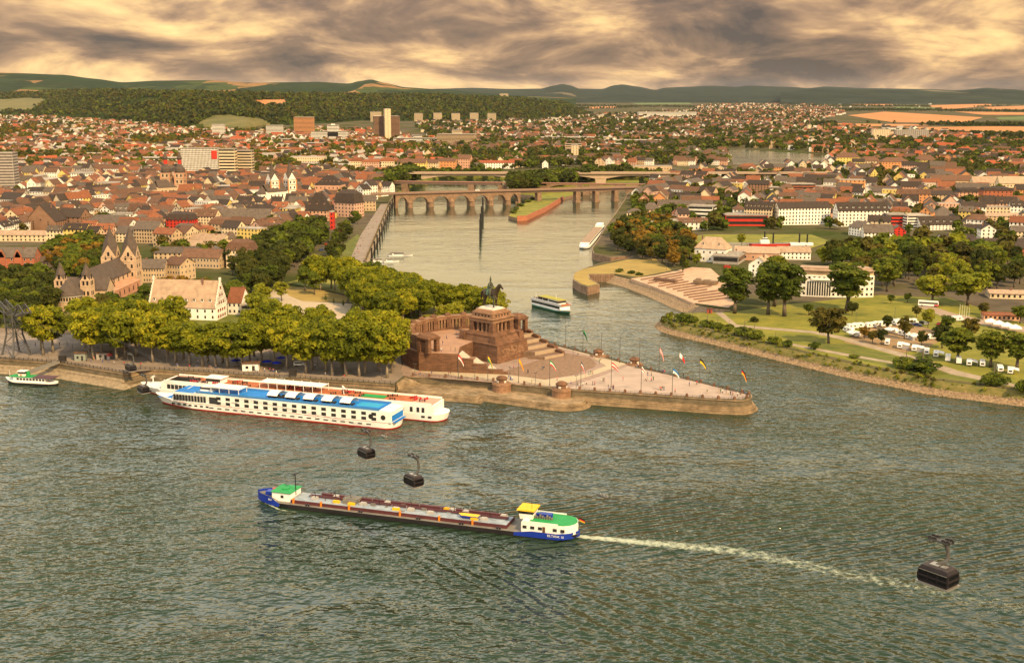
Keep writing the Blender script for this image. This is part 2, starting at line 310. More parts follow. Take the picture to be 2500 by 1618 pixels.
# ================================================================ hills
def interp(l,x):
    if x<=l[0][0]: return l[0][1]
    for a,b in zip(l,l[1:]):
        if x<=b[0]:
            t=(x-a[0])/(b[0]-a[0]); t=t*t*(3-2*t)*.5+t*.5; return a[1]+(b[1]-a[1])*t
    return l[-1][1]
def hsh(x,y):
    v=math.sin(x*12.9898+y*78.233)*43758.5453; return v-math.floor(v)
def vn(x,y):
    i,j=math.floor(x),math.floor(y);u,v=x-i,y-j;u=u*u*(3-2*u);v=v*v*(3-2*v)
    return (hsh(i,j)*(1-u)+hsh(i+1,j)*u)*(1-v)+(hsh(i,j+1)*(1-u)+hsh(i+1,j+1)*u)*v
def fbm(x,y,o=4):
    s=0;a=.5
    for k in range(o): s+=a*vn(x,y);x=x*2.03+17;y=y*2.03+5;a*=.5
    return s
class Ridge:
    def __init__(s,crest,foot,dc,zf=ZL,amp=6,wl=300): s.c=crest;s.ft=foot;s.dc=dc;s.zf=zf;s.amp=amp;s.wl=wl
    def fd(s,px): 
        f=interp(s.ft,px); return f if f>600 else G(CX,f,ZL).y
    def cz(s,px,dc): return H-(interp(s.c,px)-Y0)*dc*cP/F*1.0
    def h(s,x,y):
        px=CX+F*(x/y)*cP; df=s.fd(px); dc=s.dc if s.dc>100 else df*s.dc
        t=(y-df)/(dc-df)
        if t<0: return -50
        zc=s.cz(px,dc)
        if t>1: return zc-(t-1)*60
        tt=t*t*(3-2*t)*.45+math.sqrt(t)*.55 if t>0 else 0
        return s.zf+(zc-s.zf)*tt+s.amp*(fbm(x/s.wl,y/s.wl)-.5)*4*t*(1-t)
    def build(s,name,mat,label,px0,px1,nc,nr):
        vs=[];fs=[]
        for i in range(nc+1):
            px=px0+(px1-px0)*i/nc; df=s.fd(px); dc=s.dc if s.dc>100 else df*s.dc; u=(px-CX)/F/cP
            for j in range(nr+4):
                t=j/nr; y=df+(dc-df)*t; x=u*y; z=s.h(x,y) if j else ZL-3
                vs.append((x,y,z))
        k=nr+4
        for i in range(nc):
            for j in range(k-1): fs.append((i*k+j,(i+1)*k+j,(i+1)*k+j+1,i*k+j+1))
        m_=MB(); m_.add(vs,fs); return struct(m_.build(name,mat,smooth=True),label)
    def hit(s,px,py):
        d=ray(px,py); t=s.fd(px)*.9
        while t<s.dc*1.2 if s.dc>100 else t<16000:
            p=(d[0]*t,d[1]*t,H+d[2]*t)
            if s.h(p[0],p[1])>=p[2]: return Vector(p)
            t+=12
        return None
def hill_mat(name,stops,scale,stretch=(1,1,1),fine=.02):
    m=bpy.data.materials.new(name); m.use_nodes=True; t=m.node_tree; b=t.nodes['Principled BSDF']; b.inputs['Roughness'].default_value=.95; b.inputs['Specular IOR Level'].default_value=0
    g=node('ShaderNodeNewGeometry',t); mp=node('ShaderNodeMapping',t); mp.inputs['Scale'].default_value=stretch; lk(g.outputs['Position'],mp.inputs[0],t)
    v=node('ShaderNodeTexVoronoi',t); v.inputs['Scale'].default_value=scale; lk(mp.outputs[0],v.inputs[0],t)
    sp=node('ShaderNodeSeparateColor',t); lk(v.outputs['Color'],sp.inputs[0],t)
    n=node('ShaderNodeTexNoise',t); n.inputs['Scale'].default_value=scale*.35; n.inputs['Detail'].default_value=4; lk(mp.outputs[0],n.inputs[0],t)
    val=mth('ADD',mth('MULTIPLY',sp.outputs[0],.45,t),mth('MULTIPLY_ADD',n.outputs[0],1.5,t,c=-.5),t)
    c=ramp(val,stops,t,'CONSTANT')
    n2=node('ShaderNodeTexNoise',t); n2.inputs['Scale'].default_value=fine; n2.inputs['Detail'].default_value=6; n2.inputs['Roughness'].default_value=.7; lk(g.outputs['Position'],n2.inputs[0],t)
    lk(mixc(.8,c,ramp(n2.outputs[0],[(.32,(.35,.35,.35)),(.66,(1.15,1.15,1.15))],t),t,'MULTIPLY'),b.inputs['Base Color'],t); return m
FORG=(.03,.045,.018)
HM1=hill_mat('wooded_slope',[(0,(.035,.05,.012)),(.6,(.055,.065,.015))],.004,fine=.03)
HM2=hill_mat('wooded_farmland',[(0,(.028,.045,.02)),(.42,(.035,.05,.024)),(.52,(.06,.08,.028)),(.60,(.28,.16,.07)),(.68,(.03,.045,.022)),(.85,(.32,.18,.08))],.0016,(1,.35,1),.006)
HM3=hill_mat('distant_farmland',[(0,(.03,.04,.03)),(.55,(.035,.045,.03)),(.68,(.17,.14,.09)),(.75,(.035,.045,.03))],.0009,(1,.3,1),.002)
R1=Ridge([(-400,226),(0,233),(93,229),(250,223),(428,227),(607,232),(850,234),(1050,234),(1157,239),(1264,243),(1371,252),(1420,272),(1440,290)],
 [(-400,276),(0,279),(54,280),(214,288),(393,302),(500,315),(620,318),(680,307),(800,302),(907,294),(1014,296),(1228,293),(1353,286),(1420,279),(1440,277)],1.35,amp=16,wl=420)
R2=Ridge([(-500,168),(0,176),(90,180),(200,184),(270,193),(340,202),(420,198),(540,197),(640,203),(800,201),(868,205),(893,199),(921,195),(950,203),(1000,214),(1082,219),(1200,229),(1300,236),(1400,240)],[(-500,8200),(1400,9500)],13500,zf=30,amp=25,wl=1300)
R3=Ridge([(950,222),(1093,217),(1157,215),(1246,218),(1318,217),(1346,210),(1368,206),(1386,209),(1407,217),(1461,218),(1489,209),(1509,207),(1543,212),(1586,220),(1607,215),(1650,213),(1721,210),(1775,213),(1800,210),(1900,213),(1946,216),(1982,212),(2078,216),(2221,218),(2293,221),(2364,215),(2411,218),(2453,221),(2500,220),(2900,216)],[(950,15000),(2900,15500)],23000,amp=30,wl=2500)
R4=Ridge([(900,222),(1700,220),(1900,224),(1960,216),(2080,219),(2300,223),(2360,217),(2500,223),(2900,220)],[(900,13000),(2900,13500)],16000,amp=20,wl=1800)
R3.build('far_hills',HM3,'blue grey hills along the horizon',940,2900,260,26)
R4.build('low_hills',HM3,'darker low range before the far hills',1880,2900,120,20)
R2.build('rolling_hills',HM2,'rolling farmland and woods on the skyline with a cone summit',-500,1400,220,40)
R1.build('wooded_ridge',HM1,'long wooded ridge behind the town',-400,1440,230,40)
# fields on the plain and on the ridge
STUB=M('stubble_field',(.34,.135,.04),.95,.15,.004,col2=(.46,.2,.065)); GF=M('green_field',(.09,.12,.03),.95,.2,.004)
FIELDS=[([(2070,282),(2160,273),(2230,277),(2400,287),(2350,301),(2180,299)],STUB),([(2030,252),(2150,246),(2245,250),(2150,259)],STUB),([(2260,258),(2420,253),(2420,259),(2300,268)],STUB),([(2200,311),(2420,309),(2600,311),(2600,334),(2380,330)],STUB),([(2035,302),(2230,304),(2280,307),(2060,310)],STUB),([(2400,262),(2560,257),(2560,267),(2420,268)],STUB),([(2180,261),(2300,263),(2280,269),(2200,268)],GF),([(2430,287),(2560,283),(2560,294),(2440,293)],GF),([(1310,251),(1370,252),(1375,259),(1320,257)],STUB),([(1430,262),(1500,260),(1510,264),(1440,266)],STUB),([(1640,246),(1720,244),(1730,248),(1650,250)],STUB),([(1850,286),(1960,289),(1950,294),(1850,291)],GF),([(2330,273),(2560,276),(2560,281),(2400,281)],STUB),([(1440,243),(1600,241),(1625,246),(1480,248)],STUB),([(1180,250),(1290,248),(1300,253),(1200,254)],GF),([(1540,252),(1680,250),(1690,255),(1560,256)],GF),([(1780,246),(1900,244),(1910,248),(1800,249)],STUB)]
for i,(pl,m_) in enumerate(FIELDS):
    patch('field',pl,.4+.05*i,m_,('ripe stubble' if m_ is STUB else 'green')+' field on the distant plain, '+('leftmost,near,middle,rear,upper,lower,long,small,broad,narrow,wide,slim,far,pale,low,flat,thin'.split(',')[i]))
def drape(name,pl,mat,label,ridge,lift=2.5,n=22):
    xs=[p[0] for p in pl]; ys=[p[1] for p in pl]; m_=MB(); g={}
    for i in range(n+1):
        for j in range(n+1):
            px=min(xs)+(max(xs)-min(xs))*i/n; py=min(ys)+(max(ys)-min(ys))*j/n
            h=ridge.hit(px,py)
            if h is not None: g[i,j]=(px,py,h+Vector((0,0,lift)))
    for i in range(n):
        for j in range(n):
            q=[g.get(k) for k in ((i,j+1),(i+1,j+1),(i+1,j),(i,j))]
            if None in q: continue
            if inpoly(sum(k[0] for k in q)/4,sum(k[1] for k in q)/4,pl): m_.quad(*[k[2] for k in q])
    return struct(m_.build(name,mat),label)
VINE=M('vineyard',(.07,.075,.014),.95,.3,.012,col2=(.17,.13,.035))
CLEAR=[[(612,246),(704,244),(690,258),(640,264)],[(486,300),(520,283),(560,282),(640,292),(660,305),(640,322),(500,320)],[(-40,246),(60,240),(122,243),(70,272),(-40,272)],[(140,212),(230,206),(215,216),(150,218)]]
drape('field',CLEAR[0],STUB,'ripe orange clearing high on the wooded ridge',R1)
drape('vineyard_slope',CLEAR[1],VINE,'terraced vineyard slope behind the white tower blocks',R1)
drape('vineyard_slope',CLEAR[2],VINE,'olive meadow slope at the edge of the ridge',R1)
# ================================================================ quay walls and banks
def stone_mat(name,c1,c2,bw=1.3,bh=.55,mort=.03,dirt=.5):
    m=bpy.data.materials.new(name); m.use_nodes=True; t=m.node_tree; b=t.nodes['Principled BSDF']; b.inputs['Roughness'].default_value=.9; b.inputs['Specular IOR Level'].default_value=.15
    g=node('ShaderNodeNewGeometry',t); sp=node('ShaderNodeSeparateXYZ',t); lk(g.outputs['Position'],sp.inputs[0],t)
    cb=node('ShaderNodeCombineXYZ',t); lk(mth('ADD',sp.outputs[0],mth('MULTIPLY',sp.outputs[1],.83,t),t),cb.inputs[0],t); lk(sp.outputs[2],cb.inputs[1],t)
    br=node('ShaderNodeTexBrick',t); lk(cb.outputs[0],br.inputs[0],t); br.inputs['Scale'].default_value=1; br.inputs['Brick Width'].default_value=bw; br.inputs['Row Height'].default_value=bh; br.inputs['Mortar Size'].default_value=mort
    br.inputs['Color1'].default_value=(*c1,1); br.inputs['Color2'].default_value=(*c2,1); br.inputs['Mortar'].default_value=(*[c*.45 for c in c1],1)
    n=node('ShaderNodeTexNoise',t); n.inputs['Scale'].default_value=.25; n.inputs['Detail'].default_value=7; n.inputs['Roughness'].default_value=.7; lk(g.outputs['Position'],n.inputs[0],t)
    lk(mixc(dirt,br.outputs[0],ramp(n.outputs[0],[(.34,(.3,.27,.22)),(.62,(1.1,1.05,1))],t),t,'MULTIPLY'),b.inputs['Base Color'],t)
    MATS[name]=m; return m
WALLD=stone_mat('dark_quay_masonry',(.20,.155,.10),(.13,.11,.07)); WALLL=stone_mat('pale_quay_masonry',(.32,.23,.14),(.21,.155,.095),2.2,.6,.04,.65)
STEP=stone_mat('stone_steps',(.36,.265,.165),(.25,.19,.12),2.6,.9,.03,.8); SAND=stone_mat('brown_sandstone',(.205,.105,.062),(.135,.075,.047),1.6,.7); SANDL=stone_mat('light_sandstone',(.31,.175,.105),(.22,.13,.08),1.6,.7,.02,.45)
WHITEST=M('pale_limestone',(.55,.49,.41),.8,.15,.5); IRON=M('dark_iron',(.03,.028,.026),.5,.1,1,metal=.4)
def wallpiece(name,path,prof,mats,ms,label,cat='wall'):
    m_=MB(); sweep(m_,path,prof,ms=ms); o=m_.build(name,mats); return tag(o,label,cat)
stepprof=lambda z,o,n,dz,do:[(o+do*(k//2+k%2),z-dz*((k)//2+0)) if False else (o+do*((k+1)//2),z-dz*(k//2)) for k in range(2*n+1)]
# long embankment below the promenade: coping, wall, two ledges
i0=0; emb=rh[0:8]
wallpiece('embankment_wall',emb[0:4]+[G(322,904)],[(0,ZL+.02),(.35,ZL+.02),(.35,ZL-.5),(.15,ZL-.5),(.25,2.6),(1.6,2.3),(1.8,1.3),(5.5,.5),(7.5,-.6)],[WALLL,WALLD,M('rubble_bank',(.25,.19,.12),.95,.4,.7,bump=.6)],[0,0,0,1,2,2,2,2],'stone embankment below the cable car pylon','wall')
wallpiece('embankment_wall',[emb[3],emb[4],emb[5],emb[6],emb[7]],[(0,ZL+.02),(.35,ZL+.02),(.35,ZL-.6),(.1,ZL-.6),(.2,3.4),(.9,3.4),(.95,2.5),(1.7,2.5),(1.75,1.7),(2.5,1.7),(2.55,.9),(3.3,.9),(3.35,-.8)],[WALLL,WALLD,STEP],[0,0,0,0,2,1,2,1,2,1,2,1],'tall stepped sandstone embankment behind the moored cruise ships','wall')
# recessed bank below the monument
wallpiece('court_wall',rh[7:10],[(0,ZL+.02),(.3,ZL+.02),(.3,2.2),(.35,-.8)],[WALLD,STEP],[0,0,0],'short stone return wall beside the sloping paved ramp','wall')
wallpiece('court_wall',rh[9:14],[(0,ZL+.05),(.4,ZL+.05),(.4,ZL-.35),(.15,ZL-.35),(.3,2.0)],[WALLL,WALLD],[0,0,0,1],'dark court wall between the two domed turrets','wall')
lowpx=[(962,953),(1080,962),(1164,968),(1172,962),(1250,972),(1345,985),(1390,987),(1416,984),(1427,977),(1424,969)]
lp=[G(x,y,2.1) for x,y in lowpx]; lps=[lp[0],lp[1],lp[2],lp[3]]+smoothpath(lp[4:],4)
plat=[(p.x,p.y) for p in lps]+[(G(1415,958,2.1).x,G(1415,958,2.1).y)]+[(p.x,p.y+1.5) for p in reversed(rh[9:14])]+[(rh[8].x+1,rh[8].y)]
m_=MB(); m_.prism(plat,-1,2.1); sweep(m_,lps,[(0,2.1),(.02,1.65),(.7,1.65),(.72,1.2),(1.4,1.2),(1.42,.75),(2.1,.75),(2.12,.3),(2.8,.3),(2.85,-.8)],ms=[0,1]*4+[0]); tag(m_.build('landing_platform',[STEP,WALLL]),'low stepped landing platform with a rounded nose below the turrets','platform')
# paved ramp between embankment and court wall
m_=MB(); a,b,c,d=G(969,935,ZL),G(990,921,ZL),G(1030,935,2.2),G(972,952,2.2); m_.quad(a,d,c,b); tag(m_.build('paved_ramp',STEP),'sloping cobbled ramp beside the embankment corner','ramp')
# tip wall
tp=rh[13:]+smoothpath(tip,3)
wallpiece('tip_wall',tp,[(0,ZL+.1),(.5,ZL+.1),(.5,ZL-.3),(.2,ZL-.3),(.35,2.7),(.9,2.65),(.92,2.1),(1.4,2.05),(1.42,1.5),(1.9,1.45),(1.92,.9),(2.4,.85),(2.42,.3),(2.9,.25),(3,-.8)],[WALLL,WALLD,STEP],[0,0,0,1,2,0,2,0,2,0,2,0,2,0],'rounded stone wall at the pointed tip with stepped pale courses','wall')
wallpiece('river_wall',[tip[-1]]+mol[:12],[(0,ZL+.1),(.5,ZL+.1),(.6,-.8)],[WALLD],[0,0],'stone wall of the court on the side river','wall')
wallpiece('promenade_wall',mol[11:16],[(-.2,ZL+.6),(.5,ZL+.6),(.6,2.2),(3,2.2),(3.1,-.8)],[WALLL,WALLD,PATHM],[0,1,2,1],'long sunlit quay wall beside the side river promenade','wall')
# riprap shore of the spit and slip bank
RIP=M('riprap_stones',(.14,.095,.055),.95,.45,.9,bump=.8,col2=(.36,.25,.15)); 
sp=mor[SPIT0:]; spp=[p for p in smoothpath(sp,3)]
wallpiece('gravel_shore',spp,[(-2.5,ZL+.06),(.2,ZL-.2),(2.4,3.6),(3.6,2.2)],[M('bank_grass',(.075,.085,.016),.95,.4,.35,col2=(.20,.15,.05))],[0,0,0],'grassy slope above the stone shore of the camping spit','bank')
m_=MB(); r2=random.Random(3)
prof=[(3.3,2.4),(4.0,1.5),(5.2,.7),(6.2,.15),(7.2,-.7)]
rows=[offs(spp,o) for o,z in prof]
for k in range(4):
    for i in range(len(spp)-1):
        n=6
        for q in range(n):
            def P(kk,tt): 
                a=rows[kk][i].lerp(rows[kk][i+1],tt); return (a.x,a.y,prof[kk][1])
            m_.quad(P(k,q/n),P(k+1,q/n),P(k+1,(q+1)/n),P(k,(q+1)/n))
for i in range(2600):
    f=r2.random()**.6*(len(spp)-1.001); k=int(f); a=spp[k].lerp(spp[k+1],f-k); e=(spp[k+1]-spp[k]).normalized(); o=r2.uniform(3.2,6.6); z=np.interp(o,[q[0] for q in prof],[q[1] for q in prof])
    s=r2.uniform(.22,.62); c=a+Vector((e.y,-e.x,0))*o; t=r2.random()*3
    v=[(c.x+s*math.cos(t+j*1.257)*r2.uniform(.7,1.2),c.y+s*math.sin(t+j*1.257)*r2.uniform(.7,1.2),z-.1) for j in range(5)]+[(c.x+.2*s,c.y,z+s*.75)]
    m_.add(v,[(j,(j+1)%5,5) for j in range(5)])
o=m_.build('stone_shore',RIP); tag(o,'loose pale riprap stones along the waterline of the camping spit','stones',kind='stuff')
SHEET=M('sheet_piling',(.22,.14,.09),.85,.3,.4,bump=.3)
wallpiece('mole_wall',mor[8:23],[(0,ZL+.1),(.4,ZL+.1),(.5,2.0),(.7,-.8)],[PATHM,SHEET],[0,1,1],'ribbed sheet pile wall round the mole head','wall')
m_=MB()
for a,b in zip(mor[8:23],mor[9:23]):
    n=int((b-a).length/1.6)
    for k in range(n):
        p=a.lerp(b,(k+.5)/n); m_.box(p.x-.22,p.x+.22,p.y-1.0,p.y-.4,-.5,ZL-.2)
tag(m_.build('piles',SHEET),'row of brown timber piles fronting the mole head','piles',kind='stuff')
wallpiece('slip_bank',mor[22:SPIT0+1],[(-1,ZL+.03),(4,1.2),(8,-.6)],[RIP],[0,0],'stony bank below the slipway','bank')
wallpiece('river_quay',mor[2:9],[(-.3,ZL+.1),(.5,ZL+.1),(.6,-.8)],[WALLL],[0,0],'straight quay wall with the moored white boat','wall')
wallpiece('back_bank',[mol[-1],mor[0]],[(-2,ZL),(6,-.6)],[GRASSG],[0],'green bank closing the channel behind the bridges','bank')
wallpiece('far_bank',mol[15:20],[(-2,ZL),(6,-.6)],[GRASSG],[0],'green bank behind the stone bridge','bank')
# railing on the promenade edge
def railing(path,h,label,group,step=1.7,n2=2):
    m_=MB()
    for a,b in zip(path,path[1:]):
        n=max(1,int((b-a).length/step))
        for k in range(n):
            p=a.lerp(b,k/n); m_.box(p.x-.05,p.x+.05,p.y-.05,p.y+.05,a.z,a.z+h)
        for q in range(n2): m_.bar(a+Vector((0,0,h*(q+1)/n2)),b+Vector((0,0,h*(q+1)/n2)),.05)
    return tag(m_.build('railing',IRON),label,'railing',group)
off=lambda l,d:[Vector((p.x,p.y,ZL)) for p in offs(l,d)]
rl=off(rh[0:8],-.6)
FM=M('iron_mesh_panel',(.09,.075,.065),.7,.2,1)
def fence(path,label):
    r=thing('fence',label,'fence',path[0]); m_=MB(); q=MB(); o=path[0]
    for a,b in zip(path,path[1:]):
        n=max(1,round((b-a).length/2.4)); e=(b-a).normalized()
        for k in range(n+1):
            p=a.lerp(b,k/n)-o; m_.box(p.x-.09,p.x+.09,p.y-.09,p.y+.09,0,1.25)
        for k in range(int((b-a).length/.28)):
            p=a+e*.28*k-o; q.box(p.x-.035,p.x+.035,p.y-.035,p.y+.035,.12,1.05)
        q.bar(a-o+Vector((0,0,1.1)),b-o+Vector((0,0,1.1)),.06); q.bar(a-o+Vector((0,0,.12)),b-o+Vector((0,0,.12)),.05)
    ps=m_.build('posts',IRON,r); ps['kind']='stuff'; b_=q.build('bars',FM,r); b_['kind']='stuff'; return r
fence(rl[1:3],'dark iron fence along the quay below the cable car pylon'); fence(rl[2:6],'dark iron fence on the jutting quay by the small cable cabin'); fence(rl[5:8],'long dark iron fence behind the moored cruise ships')
# ================================================================ stone bollards, rail spans, turrets
def along(path,ds):
    out=[];acc=0;need=ds/2
    for a,b in zip(path,path[1:]):
        l=(b-a).length
        while acc+l>=need: out.append(a.lerp(b,(need-acc)/l)); need+=ds
        acc+=l
    return out
bm_=MB(); bm_.box(-.45,.45,-.45,.45,0,1.0); bm_.lathe((0,0,1.0),[(.52,0),(.55,.15),(.4,.42),(.15,.55),(0,.57)],8); BOLL=bm_.mesh('bollard',SAND)
near1=off(rh[9:13],-.7); near2=off(rh[13:]+smoothpath(tip,3),-.7); farp=off([tip[-1]]+mol[:7],-.7)
turrets=[G(1225,936),G(1371,950),G(1461,869),G(1549,889)]
spots=[]
for pth,d,lab in ((near1,7.2,'domed stone bollard on the court wall between monument and ships'),(near2,6.3,'domed stone bollard on the near parapet of the tip'),(farp,7.4,'domed stone bollard on the far parapet of the court')):
    row=[p for p in along(pth,d) if min((p-t).length for t in turrets)>4.2]
    for p in row: tag(ob('stone_bollard',BOLL,None,p,rnd.random()*.3),lab,'bollard','stone bollards on the court parapet',auto=True)
    lr=lab.replace('domed stone bollard','thin iron rail span')
    for a,b in zip(row,row[1:]):
        if (b-a).length>11: continue
        q=MB(); L=(b-a).length-1.0
        q.box(.5,L+.5,-.04,.04,.85,.95); q.box(.5,L+.5,-.03,.03,.42,.48)
        for k in (1,2): q.box(.5+L*k/3-.04,.5+L*k/3+.04,-.04,.04,0,.95)
        o=q.build('rail_span',IRON,None,a,math.atan2(b.y-a.y,b.x-a.x)); tag(o,lr,'railing','rail spans between stone bollards',auto=True)
def turret(p,label,bast):
    r=thing('domed_turret',label,'turret',p,rnd.random(),'domed turrets on the parapet')
    q=MB(); q.lathe((0,0,0),[(4.1,-5.3 if bast else 0),(3.9,-.6),(4.1,-.5),(4.1,.1),(3.5,.15),(3.5,.5),(3.0,.55),(2.6,.6),(0,.6)],20); q.build('base_ring',SANDL,r)
    q=MB(); q.cyl((0,0),2.3,2.2,.6,2.0,8); dr0=q.build('drum',SAND,r)
    q=MB(); q.lathe((0,0,2.0),[(2.5,0),(2.6,.25),(2.25,.75),(1.5,1.25),(.6,1.5),(0,1.6)],8); q.build('dome',SAND,r)
    for k in range(4):
        q=MB(); q.box(-.55,.55,-2.34,-2.05,.75,1.6); o=q.build('niche',WHITEST,dr0,rz=k*math.pi/2+math.pi/8)
turret(turrets[0],'domed stone turret on the court wall nearest the monument',True); turret(turrets[1],'domed stone turret where the court meets the tip',True)
turret(turrets[2],'domed stone turret on the far parapet beside bare flagpoles',False); turret(turrets[3],'domed stone turret at the inner corner of the pale tip',False)
# ================================================================ monument
MA=math.atan2(-.65,.76); MC=Vector((-9.5,531,ZL)); mon=thing('monument','brown sandstone monument with a bronze rider on a columned pedestal','monument',MC,MA)
DARK=M('dark_opening',(.012,.010,.009),.9,.1,1); BRONZE=M('green_bronze',(.045,.045,.03),.55,.35,.7,metal=.3,col2=(.085,.10,.065)); BRONZED=M('brown_bronze',(.05,.035,.022),.5,.3,.6,metal=.35)
q=MB(); q.frus((13.4,11.2),(12.6,10.4),0,8.0); q.box(12.2,13.2,-8,8,.02,2.4); q.frus((12.9,10.7),(12.7,10.5),8.0,8.45); q.build('lower_plinth',SAND,mon)
q=MB()
for i in range(90):
    y=rnd.uniform(-7.4,7.4); z=rnd.uniform(2.6,6.4); s=rnd.uniform(.25,.7); x=13.4-.1*z; q.box(x-.1,x+rnd.uniform(.05,.3),y-s,y+s,z-s*.5,z+s*.5)
q.build('relief',SANDL,mon)
q=MB(); q.frus((11.4,9.6),(9.4,8.8),8.45,11.0); q.frus((9.6,9.0),(9.6,9.0),11,11.5); 
for i,j in ((-1,-1),(1,-1),(1,1),(-1,1)): q.frus((1.7,1.7),(1.4,1.4),8.45,12,0,i*9.6,j*8.4)
q.build('upper_plinth',SAND,mon)
q=MB(); q.frus((8.6,8.6),(8.3,8.3),11.5,12.1); q.frus((7.9,7.9),(7.7,7.7),12.1,12.6); q.build('stylobate',SAND,mon)
q=MB(); q.box(-4.7,4.7,-4.7,4.7,12.6,17); q.build('core',SAND,mon)
for i,j in ((-1,-1),(1,-1),(1,1),(-1,1)):
    q=MB(); q.frus((1.35,1.35),(1.2,1.2),12.6,17.0,0,i*6.0,j*6.0); q.build('corner_pier',SAND,mon)
col=MB(); col.lathe((0,0,12.6),[(.85,0),(.85,.4),(.62,.55),(.56,3.6),(.8,3.9),(.85,4.4)],10); colm=col.mesh('column',SANDL)
for s in range(4):
    for t in (-2.7,0,2.7):
        a=s*math.pi/2; ob('column',colm,mon,(6.2*math.cos(a)-t*math.sin(a),6.2*math.sin(a)+t*math.cos(a),0))
q=MB(); q.frus((7.3,7.3),(7.3,7.3),17,18.3); q.frus((7.4,7.4),(7.9,7.9),18.3,18.8); q.frus((7.9,7.9),(7.6,7.6),18.8,19.4); q.build('entablature',SANDL,mon)
q=MB(); q.frus((6.5,6.5),(6.3,6.3),19.4,20.9); att=q.build('attic',SANDL,mon)
pn=MB(); pn.box(-.35,.35,-.05,.05,0,.9); pnm=pn.mesh('attic_opening',DARK)
for s in range(4):
    a=s*math.pi/2
    for t in (-4,-2,0,2,4): ob('attic_opening',pnm,att,(6.43*math.cos(a)-t*math.sin(a),6.43*math.sin(a)+t*math.cos(a),19.65),a+math.pi/2)
q=MB(); q.frus((6.6,6.6),(6.6,6.6),20.9,21.2); q.frus((5.9,5.9),(5.7,5.7),21.2,21.8); q.frus((5.3,5.3),(5.0,5.0),21.8,22.5); q.build('stepped_roof',SANDL,mon)
q=MB(); q.frus((4.9,4.1),(4.9,4.1),22.5,22.8); q.frus((4.5,3.4),(4.3,3.1),22.8,23.3); q.build('top_slab',WHITEST,mon)
def skin(name,verts,edges,parent,mat,loc=(0,0,0),rz=0,sub=2,sc=1):
    me=bpy.data.meshes.new(name); me.from_pydata([v[:3] for v in verts],edges,[]); o=ob(name,me,parent,loc,rz,sc); me.materials.append(mat)
    md=o.modifiers.new('skin','SKIN'); md.use_smooth_shade=True
    for d,v in zip(me.skin_vertices[0].data,verts):
        r=v[3]; d.radius=r if isinstance(r,tuple) else (r,r)
    me.skin_vertices[0].data[0].use_root=True
    s=o.modifiers.new('sub','SUBSURF'); s.levels=sub; s.render_levels=sub; return o
HZ=23.3
hv=[(-.2,0,6.0,(1.35,1.55)),(-2.6,0,6.2,(1.45,1.6)),(-3.7,0,6.3,(1.1,1.25)),(2.0,0,6.1,(1.3,1.6)),(3.1,0,6.9,(1.0,1.35)),(4.0,0,8.3,(.75,1.05)),(4.7,0,9.5,(.6,.85)),(5.5,0,9.5,(.5,.65)),(6.3,0,8.7,(.38,.5)),(6.9,0,8.1,(.32,.4)),
 (-3.3,.85,4.6,(.8,.9)),(-3.9,.9,2.9,.42),(-4.3,.9,1.3,.3),(-4.1,.9,.2,.36),(-3.0,-.85,4.6,(.8,.9)),(-3.0,-.9,2.9,.42),(-3.5,-.9,1.3,.3),(-3.2,-.9,.2,.36),
 (2.2,.8,4.6,(.6,.7)),(2.2,.8,2.7,.4),(2.1,.8,1.2,.28),(2.3,.8,.2,.36),(2.8,-.8,4.7,(.6,.7)),(4.0,-.8,3.6,.4),(3.7,-.8,2.0,.28),(4.2,-.8,1.4,.34),
 (-4.6,0,6.4,.42),(-5.3,0,5.2,.5),(-5.5,0,3.6,.42),(-5.6,0,2.2,.2),(4.75,.32,10.25,.14),(4.75,-.32,10.25,.14)]
he=[(0,1),(1,2),(0,3),(3,4),(4,5),(5,6),(6,7),(7,8),(8,9),(1,10),(10,11),(11,12),(12,13),(1,14),(14,15),(15,16),(16,17),(3,18),(18,19),(19,20),(20,21),(3,22),(22,23),(23,24),(24,25),(2,26),(26,27),(27,28),(28,29),(6,30),(6,31)]
skin('bronze_horse',hv,he,mon,BRONZED,(-.3,0,HZ),sc=1.08)
rv=[(-.2,0,7.6,(.8,.75)),(-.3,0,8.7,(.75,.62)),(-.35,0,9.9,(.72,.9)),(-.3,0,10.8,(.3,.34)),(-.2,0,11.5,(.42,.42)),(-.2,0,12.2,(.5,.46)),(-.2,0,12.8,(.22,.22)),(-.2,0,13.5,.08),
 (-.3,.95,10.1,.38),(.1,1.2,9.0,.3),(1.0,.7,8.5,.24),(-.3,-.95,10.1,.38),(.1,-1.25,9.0,.3),(1.1,-.7,8.6,.24),(.5,1.35,7.0,.55),(.9,1.6,5.6,.4),(.7,1.65,4.2,.3),(1.2,1.7,3.9,.24),(.5,-1.35,7.0,.55),(.9,-1.6,5.6,.4),(.7,-1.65,4.2,.3),(1.2,-1.7,3.9,.24)]
re=[(0,1),(1,2),(2,3),(3,4),(4,5),(5,6),(6,7),(2,8),(8,9),(9,10),(2,11),(11,12),(12,13),(0,14),(14,15),(15,16),(16,17),(0,18),(18,19),(19,20),(20,21)]
skin('bronze_rider',rv,re,mon,BRONZE,(-.3,0,HZ),sc=1.06)
q=MB(); q.lathe((-1.3,0,HZ+5.6),[(1.95,0),(1.8,1.2),(1.2,2.6),(.95,4.0),(.4,5.0)],12,0,.9,1.0); q.build('cloak',M('verdigris_cloak',(.06,.115,.075),.6,.35,.9),mon,smooth=True)
